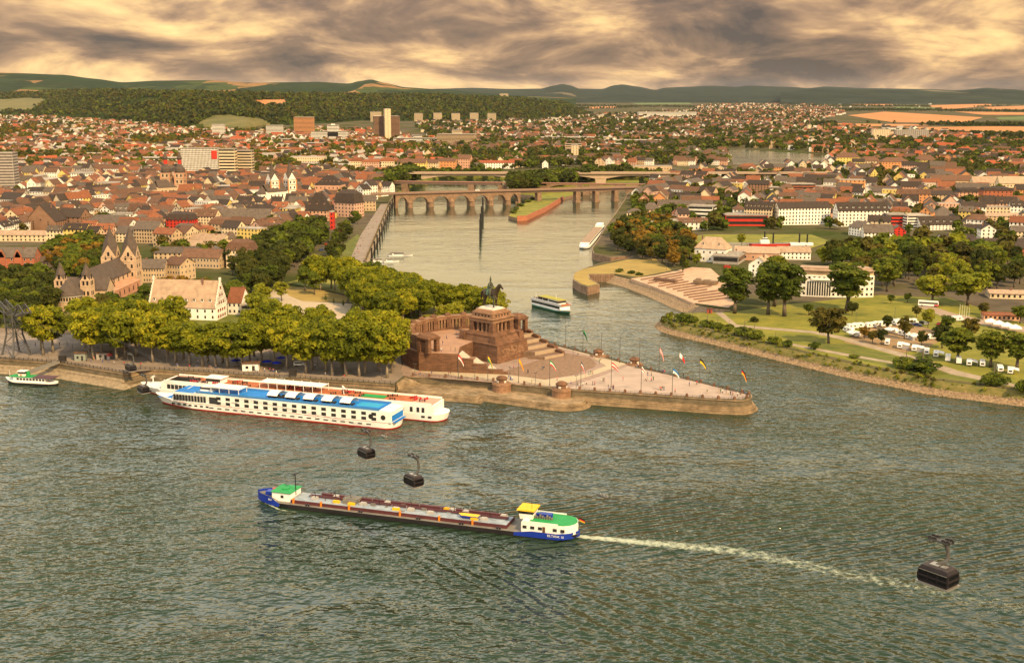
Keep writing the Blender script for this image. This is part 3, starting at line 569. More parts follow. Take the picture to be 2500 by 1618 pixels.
gv=[(0,0,3.3,(.45,.4)),(0,0,4.6,(.5,.38)),(0,0,5.2,(.18,.18)),(0,0,5.8,(.32,.32)),(0,.22,1.7,.3),(.1,.25,.1,.2),(0,-.22,1.7,.3),(-.1,-.25,.1,.2),(.1,.55,4.7,.2),(.5,.9,3.6,.15),(.1,-.55,4.7,.2),(.3,-.9,5.8,.15),(-.6,.5,5.2,(.35,.12)),(-1.4,.8,4.2,(.3,.1)),(-.6,-.5,5.2,(.35,.12)),(-1.4,-.8,4.2,(.3,.1))]
skin('bronze_attendant',gv,[(0,1),(1,2),(2,3),(0,4),(4,5),(0,6),(6,7),(1,8),(8,9),(1,10),(10,11),(1,12),(12,13),(1,14),(14,15)],mon,BRONZE,(3.4,-2.3,HZ),.2,1)
# terrace, retaining wall, stairs, pergola
TZ=13.5; PC=Vector((-17.2,526)); PL=Vector((-36.9,502.9)); PR=Vector((2.6,549.4)); RR=(PL-PR).length/2
a0=math.atan2((PL-PC).y,(PL-PC).x); arc=[a0-math.pi*k/24 for k in range(25)]   # clockwise round the rear
pt=lambda r,a:(PC.x+r*math.cos(a),PC.y+r*math.sin(a))
ter=thing('terrace','raised brown sandstone terrace with retaining walls behind the monument','terrace',(PC.x,PC.y,ZL))
W2=[(-40.5,500.5),(-24,498.2),(-20,503),(-20,516),(-2,541),(6,552)]
poly=[pt(RR+3.2,a) for a in arc]
L=[(x-PC.x,y-PC.y) for x,y in [(-41,500.5),(-23.5,497.8),(-23.5,512),(-8,546),(7,553)]+[p for p in reversed(poly)]]
q=MB(); q.prism(L,0,TZ-ZL,0,1); q.build('retaining_wall',[SAND,M('terrace_floor',(.33,.19,.12),.85,.15,.3)],ter)
# near stair wall with stepped top and three flights
d=Vector((.985,-.17,0)); nrm=Vector((.17,.985,0)); o=Vector((-23.5-PC.x,497.8-PC.y,0))
def obox(q,s0,s1,t0,t1,z0,z1,m=0):
    v=[o+d*s+nrm*t for s,t in ((s0,t0),(s1,t0),(s1,t1),(s0,t1))]
    q.add([(*p[:2],z) for z in (z0,z1) for p in v],[(3,2,1,0),(4,5,6,7),(0,1,5,4),(1,2,6,5),(2,3,7,6),(3,0,4,7)],m)
q=MB()
for s0,s1,h in ((0,6.5,6.3),(6.5,12.5,4.1),(12.5,19.5,2.0)): obox(q,s0,s1,-.4,1.4,0,h)
obox(q,19.5,22,-.4,1.0,0,1.0); q.build('stair_wall',SAND,ter)
zt=TZ-ZL; s=0.; fl=MB()
for k in range(3):
    for i in range(9):
        obox(fl,s,s+.42,1.4,8.2,0,zt-.31*(i+1),0); s+=.42
    zt-=.31*9; obox(fl,s,s+2.6,1.4,8.2,0,max(zt,.05),1); s+=2.6
fl.build('stairs',[M('pale_stair',(.52,.45,.36),.8,.1,.6),SANDL],ter)
# broad steps towards the far parapet
q=MB(); a1=Vector((6-PC.x,552-PC.y,0)); dr=(G(1375,868)-Vector((6,552,ZL))); dr.z=0; LL=dr.length; dr.normalize(); nr=Vector((-dr.y,dr.x,0))
for k in range(5):
    z=(TZ-ZL)*(1-(k+.6)/5.3); v=[a1+dr*(LL*(k)/5)+nr*t for t in (0,-17)]; w=[a1+dr*(LL*(k+1)/5)+nr*t for t in (0,-17+k*1.2)]
    P=[v[1],w[1],w[0],v[0]]; q.add([(*p[:2],zz_) for zz_ in (0,z) for p in P],[(4,5,6,7),(0,1,5,4),(1,2,6,5),(2,3,7,6),(3,0,4,7)],0)
    e=w[0]-w[1]; q.add([(*(w[1]+dr*x)[:2],zz_) for zz_ in (0,z+.05) for x in (0,.5)]+[(*(w[0]+dr*x)[:2],zz_) for zz_ in (0,z+.05) for x in (0,.5)],[(2,3,7,6),(3,1,5,7)],1)
q.build('broad_steps',[M('worn_brown_steps',(.17,.105,.068),.9,.25,.5),M('step_edge',(.34,.25,.17),.85,.1,.5)],ter)
for k in range(5):
    z=(TZ-ZL)*(1-(k+.6)/5.3); v=a1+dr*(LL*(k+.5)/5); q=MB(); q.cb((0,0,0),LL/5+.2,1.6,z+1.1); q.lathe((0,0,z+1.1),[(.9,0),(.7,.4),(0,.6)],8,0,2.4,1); q.build('balustrade_block',SAND,ter,v,math.atan2(dr.y,dr.x))
per=thing('pergola','curved sandstone colonnade with corner pavilions round the monument','colonnade',(PC.x,PC.y,TZ))
def ring(q,r0,r1,z0,z1,aa,m=0):
    n=len(aa)
    for i in range(n-1):
        P=[(r*math.cos(a),r*math.sin(a)) for a in (aa[i],aa[i+1]) for r in (r0,r1)]
        q.add([(*P[0],z0),(*P[1],z0),(*P[3],z0),(*P[2],z0),(*P[0],z1),(*P[1],z1),(*P[3],z1),(*P[2],z1)],[(4,5,6,7),(0,1,5,4),(1,2,6,5),(2,3,7,6),(3,0,4,7)],m)
ins=arc[1:-1]
q=MB(); ring(q,RR-1.7,RR+1.7,0,.9,ins); q.build('plinth',SAND,per)
q=MB(); ring(q,RR-1.6,RR+1.6,5.0,6.1,ins); ring(q,RR-1.9,RR+1.9,6.1,6.7,ins); q.build('entablature',SANDL,per)
for k in range(1,24,2):
    a=arc[k]; q=MB(); q.frus((1.9,1.3),(1.7,1.1),.9,6.9); q.lathe((0,0,6.9),[(1.5,0),(1.3,.6),(.7,1.0),(0,1.15)],8); q.build('pier',SAND,per,(RR*math.cos(a),RR*math.sin(a),0),a)
cc=MB(); cc.box(-.38,.38,-.38,.38,.9,5.0); ccm=cc.mesh('pergola_column',SANDL)
for k in range(1,23,2):
    for t in (.28,.5,.72):
        a=arc[k]+(arc[k+2]-arc[k])*t if k+2<25 else arc[k]
        for r in (RR-1.1,RR+1.1): ob('pergola_column',ccm,per,(r*math.cos(a),r*math.sin(a),0),a)
for P in (PL,PR):
    v=P-PC; q=MB(); 
    for i,j in ((-1,-1),(1,-1),(1,1),(-1,1)): q.frus((1.0,1.0),(.9,.9),0,5.6,0,i*2.6,j*2.6)
    q.box(-1.5,1.5,-3.0,-2.6,0,4.6); q.box(-3,-2.6,-1.5,1.5,0,4.6); q.frus((3.7,3.7),(3.9,3.9),5.6,6.6); pv=q.build('pavilion',SAND,per,(v.x,v.y,0),MA)
    q=MB(); q.frus((3.6,3.6),(3.0,3.0),6.6,7.4); q.frus((3,3),(1.4,1.4),7.4,8.4); q.frus((1.4,1.4),(.2,.2),8.4,8.7); q.build('pavilion_roof',SAND,pv)
# ================================================================ flagpoles, lamp posts
PALEM=M('pale_metal',(.35,.33,.3),.4,.1,1,metal=.6); GREYM=M('grey_metal',(.13,.12,.11),.5,.15,1,metal=.5)
FC={'red':(.62,.02,.02),'white':(.75,.72,.66),'gold':(.75,.45,.02),'black':(.012,.012,.012),'green':(.02,.22,.06),'blue':(.03,.16,.42),'orange':(.7,.2,.02),'navy':(.02,.03,.13)}
FMt={k:M('flag_'+k,v,.75,.08,1) for k,v in FC.items()}
def flagpole(px,py,h,cols,label,fl=3.6,drop=.8,vert=False,g='flagpoles round the court'):
    r=thing('flagpole',label,'flagpole',G(px,py),0,g,auto=True)
    q=MB(); q.cyl((0,0),.14,.09,0,h,6); q.lathe((0,0,h),[(.16,0),(.16,.2),(0,.3)],6); q.cyl((0,0),.3,.3,0,.4,8); q.build('pole',GREYM,r)
    if cols:
        q=MB(); n=8; W_=2.0; ns=len(cols)
        for i in range(n):
            for k in range(ns*2):
                def P(u,v):
                    x=.12+fl*u*(1-.35*drop); z=h-.25-W_*v*(1-.25*u)-drop*fl*u*(.35+.65*u); return (x,.28*math.sin(u*7+v*2)*u,z)
                c=k//2 if not vert else min(ns-1,i*ns//n)
                q.quad(P(i/n,(k+1)/(ns*2)),P((i+1)/n,(k+1)/(ns*2)),P((i+1)/n,k/(ns*2)),P(i/n,k/(ns*2)),c)
        f=q.build('flag',[FMt[c] for c in cols],r,smooth=True)
near=[(1119,924,['red','white'],1.1,'flagpole with a limp red and white flag beside the stair wall'),(1191,929,['gold','green'],1.3,'flagpole with a limp yellow flag by the first turret'),(1266,934,['orange','gold','orange'],1.3,'flagpole with a limp orange and yellow flag before the cobbled court'),(1342,940,['green','white','red'],.9,'flagpole with a green white and red flag beside the cobbled court'),(1418,944.5,['navy','white','red'],1.4,'flagpole with a limp dark striped flag on the near edge'),(1492,945,['red','white','red'],.75,'flagpole with a large red flag on the pale tip'),(1565,956,['white','red','white'],1.2,'flagpole with a limp white and red flag on the near tip parapet'),(1641,961,['blue','white'],.8,'flagpole with a blue and white flag on the near tip parapet'),(1808,963,['black','red','gold'],1.2,'flagpole with a black red and gold flag at the very tip'),
 (1381,850,None,0,'bare slender flagpole on the far parapet'),(1423,859,['green','black'],1.3,'flagpole with a limp dark green flag on the far parapet'),(1468,871,None,0,'bare slender flagpole on the far parapet'),(1513,885,None,0,'bare slender flagpole on the far parapet'),(1561,894,None,0,'bare slender flagpole on the far parapet'),(1609,907,['red','white','red','white','red'],1.35,'flagpole with a limp red and white striped flag on the far parapet'),(1657,920,['white','red'],1.0,'flagpole with a white and red flag on the far tip parapet'),(1707,935,['black','gold'],.9,'flagpole with a black and yellow flag on the far tip parapet')]
for px,py,c,dr_,lab in near: flagpole(px,py,10.9,c,lab,drop=dr_,vert=c==['white','red'])
lampm=MB(); lampm.cyl((0,0),.1,.06,0,5.2,6); lampm.box(-.7,.7,-.05,.05,5.0,5.1); lampm.lathe((-.65,0,5.1),[(.2,0),(.25,.3),(0,.45)],6); lampm.lathe((.65,0,5.1),[(.2,0),(.25,.3),(0,.45)],6); LAMP=lampm.mesh('lamp_post',GREYM)
for px,py,lab in [(1013,917,'court wall'),(1159,927,'court wall'),(1245,926,'court wall'),(1307,939,'court wall'),(1407,946,'court wall'),(1399,873,'cobbled court'),(1492,880,'cobbled court'),(1316,822,'far parapet'),(1404,857,'far parapet'),
  (118,876,'promenade'),(71,874,'promenade'),(178,857,'promenade'),(218,880,'promenade'),(408,893,'promenade'),(505,905,'promenade'),(660,884,'promenade'),(931,928,'promenade'),(742,911,'promenade'),(312,884,'promenade'),(438,868,'promenade'),(618,912,'promenade'),(776,897,'promenade')]:
    r=thing('lamp_post','slim double headed lamp post beside the '+lab,'lamp post',G(px,py),rnd.random()*3,'lamp posts',auto=True); ob('post',LAMP,r)
# ================================================================ trees
nr=np.random.RandomState(5)
def leaf_mat(name,c1,c2,c3):
    m=bpy.data.materials.new(name); m.use_nodes=True; t=m.node_tree; b=t.nodes['Principled BSDF']; b.inputs['Roughness'].default_value=.75; b.inputs['Specular IOR Level'].default_value=.12
    at=node('ShaderNodeAttribute',t,attribute_name='tint'); oi=node('ShaderNodeObjectInfo',t)
    f=mth('ADD',mth('MULTIPLY',at.outputs['Fac'],.62,t),mth('MULTIPLY',oi.outputs['Random'],.38,t),t)
    c=ramp(f,[(.15,c1),(.5,c2),(.85,c3)],t); lk(c,b.inputs['Base Color'],t)
    tr=node('ShaderNodeBsdfTranslucent',t); lk(c,tr.inputs[0],t); mx=node('ShaderNodeMixShader',t); mx.inputs[0].default_value=.28
    lk(b.outputs[0],mx.inputs[1],t); lk(tr.outputs[0],mx.inputs[2],t); lk(mx.outputs[0],t.nodes['Material Output'].inputs[0],t); MATS[name]=m; return m
LPL=leaf_mat('plane_leaves',(.075,.092,.006),(.165,.178,.009),(.33,.295,.014)); LGR=leaf_mat('green_leaves',(.045,.066,.008),(.09,.115,.011),(.165,.175,.016)); LDK=leaf_mat('dark_leaves',(.030,.040,.008),(.052,.062,.010),(.09,.085,.013))
LBR=leaf_mat('bright_leaves',(.14,.16,.012),(.20,.21,.015),(.28,.26,.02)); LOR=leaf_mat('autumn_leaves',(.13,.075,.01),(.20,.115,.014),(.25,.15,.02)); LTW=leaf_mat('town_leaves',(.045,.045,.010),(.09,.078,.013),(.16,.12,.018)); LFO=leaf_mat('forest_leaves',(.020,.032,.009),(.048,.060,.012),(.11,.10,.018))
BARK=M('bark',(.11,.085,.06),.95,.3,1.5,bump=.4); BARKP=M('pale_bark',(.26,.21,.15),.95,.35,1.2,bump=.3)
def crown_arrays(seed,rx,rz,cz,ncl,nlf,ls,cr,low=.35,top=1.0):
    rs=np.random.RandomState(seed); V=[];T=[]
    k=0; cen=[]
    while len(cen)<ncl:
        p=rs.uniform(-1,1,3); r=np.linalg.norm(p)
        if r>1 or r<.42 or p[2]<-low-.25: continue
        w=1-.25*max(0,-p[2]); cen.append((p[0]*rx*w*.86,p[1]*rx*w*.86,cz+p[2]*rz*.86))
    for c in cen:
        R_=cr*rs.uniform(.7,1.25); tint=rs.uniform(0,1); n=nlf
        d=rs.normal(size=(n,3)); d/=np.linalg.norm(d,axis=1)[:,None]
        d[:,2]=np.where(d[:,2]<-.35,-d[:,2],d[:,2])
        rad=R_*rs.uniform(.72,1.08,n)[:,None]; P=np.array(c)+d*rad*np.array([1,1,.8])
        nn=d*.75+rs.normal(size=(n,3))*.42+np.array([0,0,.25]); nn/=np.linalg.norm(nn,axis=1)[:,None]
        a=np.cross(nn,rs.normal(size=(n,3))); a/=np.linalg.norm(a,axis=1)[:,None]; b=np.cross(nn,a)
        s=ls*rs.uniform(.6,1.3,n)[:,None]
        q=np.stack([P-a*s-b*s*.6,P+a*s-b*s*.6,P+a*s*.8+b*s*.7,P-a*s*.8+b*s*.7],1).reshape(-1,3)
        V.append(q); T.append(np.repeat(np.clip(tint*.7+rs.uniform(0,.3,n),0,1),4))
    return np.concatenate(V),np.concatenate(T)
def quadmesh(name,V,T,mats,mi=None):
    me=bpy.data.meshes.new(name); nq=len(V)//4
    me.vertices.add(len(V)); me.vertices.foreach_set('co',V.astype(np.float32).ravel()); me.loops.add(len(V)); me.loops.foreach_set('vertex_index',np.arange(len(V),dtype=np.int32))
    me.polygons.add(nq); me.polygons.foreach_set('loop_start',np.arange(0,len(V),4,dtype=np.int32)); me.polygons.foreach_set('loop_total',np.full(nq,4,dtype=np.int32))
    at=me.attributes.new('tint','FLOAT','POINT'); at.data.foreach_set('value',T.astype(np.float32))
    for m in (mats if isinstance(mats,list) else [mats]): me.materials.append(m)
    if mi is not None: me.polygons.foreach_set('material_index',mi.astype(np.int32))
    me.update(); return me
def trunk_mesh(seed,h,r,rx,cz,n=6,mat=BARK):
    rs=random.Random(seed); q=MB(); lean=Vector((rs.uniform(-.3,.3),rs.uniform(-.3,.3),h)); q.bar((0,0,-.2),lean,r*1.25,0,7,r*.8)
    for i in range(n):
        a=6.28*i/n+rs.random(); e=Vector((math.cos(a)*rx*.6,math.sin(a)*rx*.6,cz+rs.uniform(-.5,3))); m=lean.lerp(e,.5)+Vector((0,0,.6)); q.bar(lean-Vector((0,0,.4)),m,r*.5,0,5,r*.32); q.bar(m,e,r*.32,0,4,.05)
    q.bar(lean,(lean.x,lean.y,cz+4),r*.7,0,5,.08)
    return q.mesh('trunk',mat,True)
PROTO={}
def mk(kind,nvar,**k):
    l=[]
    for i in range(nvar):
        V,T=crown_arrays(100+len(PROTO)*31+i,k['rx'],k['rz'],k['cz'],k['ncl'],k['nlf'],k['ls'],k['cr'],k.get('low',.35)); 
        if k.get('cone'):
            z=(V[:,2]-(k['cz']-k['rz']))/(2*k['rz']); f=np.clip(1.25-z*1.1,.12,1.2); V[:,0]*=f; V[:,1]*=f
        l.append((quadmesh(kind+'_crown',V,T,LGR),trunk_mesh(7+i,k['th'],k['tr'],k['rx'],k['cz'],mat=k.get('bark',BARK)),(V,T)))
    PROTO[kind]=(l,k['cz']+k['rz'])
mk('plane',5,rx=9.2,rz=8.6,cz=13.6,ncl=86,nlf=92,ls=.46,cr=2.15,th=6,tr=.55,low=.8,bark=BARKP)
mk('round',4,rx=6.0,rz=6.0,cz=9.0,ncl=46,nlf=80,ls=.42,cr=1.7,th=4,tr=.4,low=.6)
mk('tall',3,rx=5.6,rz=10.5,cz=15.5,ncl=70,nlf=85,ls=.44,cr=1.8,th=6,tr=.6,low=.85)
mk('column',2,rx=2.2,rz=8.5,cz=9.5,ncl=40,nlf=50,ls=.36,cr=.95,th=2,tr=.3,low=.9)
mk('conifer',2,rx=4.0,rz=7.5,cz=9,ncl=50,nlf=45,ls=.34,cr=.9,th=3,tr=.3,low=.95,cone=1)
mk('bush',3,rx=2.6,rz=1.7,cz=1.5,ncl=22,nlf=60,ls=.24,cr=.9,th=.8,tr=.12,low=.8)
LEAFW={'plane_leaves':'yellow green','green_leaves':'mid green','dark_leaves':'dark green','bright_leaves':'bright lime green','autumn_leaves':'rust tinged','town_leaves':'olive'}
KN={'plane':'plane_tree','round':'broadleaf_tree','tall':'poplar_tree','column':'columnar_tree','conifer':'conifer_tree','bush':'shrub'}
NT={}
TREEPOS=[]
def tree(kind,p,h,mat,where,wid=1.0,cat='tree'):
    l,H0=PROTO[kind]; cr,tk,_=l[rnd.randrange(len(l))]; s=h/H0; a=rnd.random()*6.28
    nm=KN[kind]; r=thing(nm,'%s %s %s'%(LEAFW[mat.name],nm.replace('_',' '),where),'shrub' if kind=='bush' else 'tree',p,a,where,auto=True); r.scale=(s*wid*rnd.uniform(.86,1.16),s*wid*rnd.uniform(.86,1.16),s*rnd.uniform(.93,1.06))
    o=ob('crown',cr,r); o.material_slots[0].link='OBJECT'; o.material_slots[0].material=mat
    ob('trunk',tk,r); NT[nm]=NT.get(nm,0)+1; TREEPOS.append((p.x,p.y,4*s*1.5)); return r
MASS=[]
def zone(poly,sp,hr,kinds,mats,where,maxn=400,jit=.35,wid=1.0,avoid=()):
    w=[G(*p) for p in poly]; x0,x1=min(p.x for p in w),max(p.x for p in w); y0,y1=min(p.y for p in w),max(p.y for p in w); pts=[]
    y=y0; row=0
    while y<y1:
        x=x0+(row%2)*sp*.5
        while x<x1:
            px,py=x+rnd.uniform(-jit,jit)*sp,y+rnd.uniform(-jit,jit)*sp
            if inpoly(px,py,w) and not any(inpoly(px,py,a) for a in avoid): pts.append((py,px))
            x+=sp
        y+=sp*.87; row+=1
    pts.sort()
    for n,(py,px) in enumerate(pts):
        if n<maxn: tree(rnd.choice(kinds),Vector((px,py,ZL)),rnd.uniform(*hr),rnd.choice(mats),where,wid)
        else: MASS.append((px,py,ZL,rnd.uniform(*hr),'A',rnd.choice(mats).name)); TREEPOS.append((px,py,5))
QR='on the river quay'
for px,py in [(430,886),(463,890),(495,895),(527,895),(556,898),(592,899)]: tree('plane',G(px,py),rnd.uniform(18.5,20.5),LPL,'in the low front row on the quay',1.15)
for px,py in [(701,900),(748,911),(811,917),(845,917),(877,919),(945,922),(106,867),(228,876),(285,879),(373,885),(333,868)]: tree('plane',G(px,py),rnd.uniform(22,24.5),LPL,'in the front row on the quay')
for px,py in [(544,885),(578,883),(508,882),(610,882),(640,886),(448,876)]: tree('plane',G(px,py),rnd.uniform(18.5,20),LPL,'in the low second row on the quay',1.1)
for px,py in [(670,889),(763,902),(796,906),(892,912),(957,910),(620,869),(130,860),(102,854),(306,871),(249,862),(410,868),(716,885),(835,897),(925,905)]: tree('plane',G(px,py),rnd.uniform(21.5,24.5),LPL,'in the second row on the quay')
zone([(195,858),(425,850),(425,826),(200,835)],11.5,(20,23.5),['plane'],[LPL],'behind the quay rows')
zone([(610,862),(700,864),(960,880),(985,860),(900,845),(640,842)],11.5,(19,22.5),['plane'],[LPL],'behind the quay rows by the court')
lawn_av=[[(q.x,q.y) for q in (G(*p) for p in [(690,703),(760,705),(850,727),(870,775),(760,792),(610,790),(600,745),(700,690)])],[(q.x,q.y) for q in (G(*p) for p in [(930,850),(980,786),(1060,772),(1160,772),(1260,800),(1260,850)])]]
zone([(690,735),(720,700),(780,692),(860,709),(960,724),(1010,738),(1060,764),(1110,775),(1160,764),(1225,792),(1200,800),(1120,785),(1030,800),(1000,815),(960,800),(900,785),(868,765),(850,745),(800,722),(740,722)],8.6,(17,21),['plane'],[LPL,LPL,LPL,LGR],'in the grove behind the monument',avoid=lawn_av)
for px,py in [(1060,768),(1085,766),(1110,768),(1135,766),(1160,770),(1185,778),(1208,786),(1040,760),(1018,752),(1005,775),(985,790),(970,770),(1030,781),(1000,758),(950,752),(940,776)]: tree('plane',G(px,py),rnd.uniform(15.5,18.5),rnd.choice((LPL,LPL,LBR)),'close behind the pergola')
for px,py,h in [(1190,783,13),(1215,789,11),(1150,775,13),(1110,788,12),(1085,790,11)]: tree('round',G(px,py),h,LBR,'beside the pergola')
for px,py,h,m in [(628,778,16,LBR),(664,790,15,LBR),(640,748,15,LBR),(688,735,13,LBR),(745,710,15,LGR),(768,720,14,LGR),(610,715,13,LGR)]: tree('round',G(px,py),h,m,'beside the pale gravel court')
for px,py,h in [(795,735,4.5),(815,742,4),(838,748,4.5)]: tree('conifer',G(px,py),h,LGR,'on the dry lawn')
zone([(560,650),(630,610),(700,580),(770,565),(800,585),(740,640),(690,692),(640,735),(605,725),(575,700)],11.5,(13,18),['round','round','tall'],[LDK,LDK,LGR],'in the dark wood beside the river promenade',36)
zone([(-30,690),(60,688),(138,700),(138,770),(90,800),(-30,810)],11,(13,17),['round'],[LDK,LDK,LGR],'in the dark wood beside the basilica',34)
zone([(80,650),(150,612),(240,598),(268,615),(262,668),(225,700),(150,690)],10.5,(12,16),['round'],[LGR,LGR,LDK,LOR],'behind the small basilica towers',30)
zone([(340,745),(400,722),(560,728),(600,745),(590,760),(560,738),(370,745)],9,(11,14),['round'],[LOR,LGR,LTW],'behind the white gabled house',14)
zone([(345,640),(430,610),(560,610),(600,640),(560,650),(450,625)],13,(8,11),['round'],[LGR,LTW],'in the courtyards behind the tan wings',10)
zone([(222,790),(320,770),(350,800),(300,815),(220,810)],10,(14,17),['round'],[LTW,LGR],'between the basilica and the quay',10)
zone([(925,472),(960,458),(1020,444),(1040,430),(1000,425),(945,440)],11,(15,21),['round'],[LDK,LGR],'beside the end of the stone bridge',8)
zone([(790,640),(830,560),(870,530),(885,545),(850,600),(830,650)],15,(8,12),['round'],[LDK,LGR],'on the green promenade')
zone([(1240,470),(1320,468),(1350,456),(1450,442),(1545,432),(1540,426),(1330,440),(1235,452)],10.5,(14,21),['round'],[LDK,LGR],'on the river island',24)
zone([(1045,432),(1230,432),(1230,425),(1050,424)],11,(8,13),['round'],[LDK,LGR],'on the bank behind the bridges',10)
zone([(1480,440),(1600,436),(1620,426),(1500,428)],12,(9,14),['round'],[LDK,LGR],'on the bank by the weir',8)
zone([(1495,572),(1560,545),(1650,560),(1690,620),(1690,648),(1640,660),(1590,640),(1530,622),(1490,608)],11,(10,17),['round'],[LGR,LDK,LTW,LOR],'on the bank behind the mole head',40)
zone([(1985,650),(2100,622),(2250,608),(2380,625),(2520,640),(2520,700),(2420,722),(2300,715),(2150,700),(2080,672)],17,(14,21),['round','round','tall'],[LGR,LGR,LDK,LTW,LBR],'in the park behind the camping ground',48)
# named single trees on the camping spit
SP='on the camping spit'
for k,px,py,h,m,w,wid in [('tall',1793,765,27,LGR,'alone beside the slipway',1.45),('tall',1875,768,30,LGR,'in the big pair before the curved building',1.45),('tall',1915,772,32,LGR,'in the big pair before the curved building',1.55),('tall',1890,748,31,LGR,'behind the big pair of poplars',1.4),('tall',2067,760,32,LGR,'before the end of the curved building',1.65),('round',2165,712,22,LGR,'beside the curved building',1.3),
 ('round',2274,742,19,LBR,'at the park edge',1.4),('round',2362,746,20,LBR,'at the park edge',1.5),('round',2434,708,19,LDK,'at the park edge',1),('round',2023,838,18,LTW,'alone on the meadow beside the caravans',1.3),('tall',2336,884,18,LGR,'on the shore side of the caravans',1.6),('tall',2418,896,18,LGR,'on the shore side of the caravans',1.6),('tall',2482,902,19,LGR,'on the shore side of the caravans',1.6),
 ('round',1973,770,7,LGR,SP,1),('round',2080,770,8,LDK,SP,1),('bush',1841,786,3,LDK,SP,1),('round',2130,838,7,LTW,'among the caravans',.9),('round',2152,842,8,LDK,'among the caravans',.9),('round',2110,828,7,LOR,'among the caravans',.9),('round',2166,805,8,LDK,'among the caravans',.8),('round',2208,828,12,LTW,'among the caravans',.7),('round',2250,845,8,LDK,'among the caravans',.9),('round',2237,775,7,LTW,'among the caravans',1),('round',2265,800,11,LBR,'among the caravans',.9),('round',2310,815,10,LGR,'among the caravans',1),('round',2300,850,12,LDK,'among the caravans',1),('round',2370,830,11,LTW,'among the caravans',1),('round',2490,790,11,LGR,'by the white marquees',1),('round',2400,770,8,LTW,'by the white marquees',1),('round',2175,742,6,LGR,SP,1),('round',2215,738,6,LGR,SP,1),('round',1760,640,7,LDK,'by the white boatyard house',1),('round',1700,655,12,LBR,'by the slipway',.8),('round',1675,662,9,LGR,'by the slipway',.8),('column',1666,668,14,LDK,'by the slipway',1),('round',1810,600,10,LBR,'by the harbour basin',.9),('conifer',2455,640,13,LDK,'in the park',1),('conifer',2150,560,12,LDK,'by the pyramid roof',1),('conifer',2265,575,12,LDK,'by the pyramid roof',1)]:
    tree(k,G(px,py),h,m,w,wid)
for px,py,h,wd in [(1668,785,4.6,1.2),(1690,787,4,1.2),(1725,797,3.8,1.3),(1752,802,3.2,1.2),(1778,808,3.4,1.2),(1815,818,4.4,1.3),(1843,826,4.4,1.4),(1893,838,3.6,1.3),(1922,846,3,1.2),(1990,852,3.4,1.2),(2210,898,5.2,1.3),(2252,906,5.6,1.8),(2426,940,5.5,1.2),(2500,955,5,1.2),(2085,874,1.8,1.6)]: tree('bush',G(px,py),h,LGR,'along the stony shore of the spit',wd)
for px,py in [(1512,664),(1540,668),(1560,672)]: tree('bush',G(px,py),2.2,LGR,'on the mole head',1.6)

for i in range(230):
    f=rnd.random()*(len(spp)-1.001); k=int(f); a=spp[k].lerp(spp[k+1],f-k); e=(spp[k+1]-spp[k]).normalized(); o_=rnd.uniform(-2,3.6); c_=a+Vector((e.y,-e.x,0))*o_; MASS.append((c_.x,c_.y,ZL-.4 if o_<.5 else ZL-.2-(o_-.2)*.75,rnd.uniform(.7,2.2),'B',rnd.choice(['green_leaves','town_leaves','bright_leaves'])))
# ================================================================ buildings
WC={'cream':(.60,.47,.30),'white':(.74,.69,.60),'tan':(.46,.33,.20),'orange':(.52,.24,.10),'red':(.50,.035,.02),'brick':(.34,.11,.055),'yellow':(.60,.44,.13),'brown':(.25,.14,.085),'pink':(.56,.34,.24),'grey':(.34,.30,.26),'dark':(.10,.08,.07),'rose':(.50,.28,.18)}
RC={'slate':(.044,.031,.024),'grey':(.098,.076,.060),'brown':(.115,.060,.036),'redtile':(.30,.075,.03),'tan':(.33,.23,.155),'flat':(.30,.26,.215),'rust':(.20,.072,.033)}
WM={k:M('render_'+k,v,.85,.16,.25,orand=.12) for k,v in WC.items()}; RM={k:M('roof_'+k,v,.85,.28,.5,orand=.18,bump=.2) for k,v in RC.items()}
GLASS=M('window_glass',(.025,.024,.024),.15,.2,.5,spec=.5); FRAME=M('window_frame',(.55,.5,.44),.7,.1,1); TRIM=M('pale_trim',(.62,.55,.44),.8,.1,.5)
wb=MB(); wb.box(-.5,.5,-.05,.02,0,1,1); wb.box(-.4,.4,-.07,-.05,.07,.93,0); WIN=wb.mesh('window',[GLASS,FRAME])
db=MB(); db.box(-.75,.75,-.9,1.6,0,1.35,0); db.add([(-.95,-1.1,1.3),(.95,-1.1,1.3),(0,-1.1,2.05),(-.95,1.8,1.3),(.95,1.8,1.3),(0,1.8,2.05)],[(0,1,2),(1,4,5,2),(0,2,5,3)],1); db.box(-.45,.45,-.95,-.9,.25,1.15,2); DORM={}
def dormer_mesh(wc,rc):
    k=(wc,rc)
    if k not in DORM: DORM[k]=db.mesh('dormer',[WM[wc],RM[rc],GLASS])
    return DORM[k]
ch=MB(); ch.box(-.4,.4,-.4,.4,-2,1.6); ch.box(-.5,.5,-.5,.5,1.6,1.8); CHIM=ch.mesh('chimney',M('chimney_brick',(.2,.1,.07),.9,.2,2))
def zrow(px,py,D):
    d=ray(px,py); return H+d[2]*D/d[1]
BLD=[]
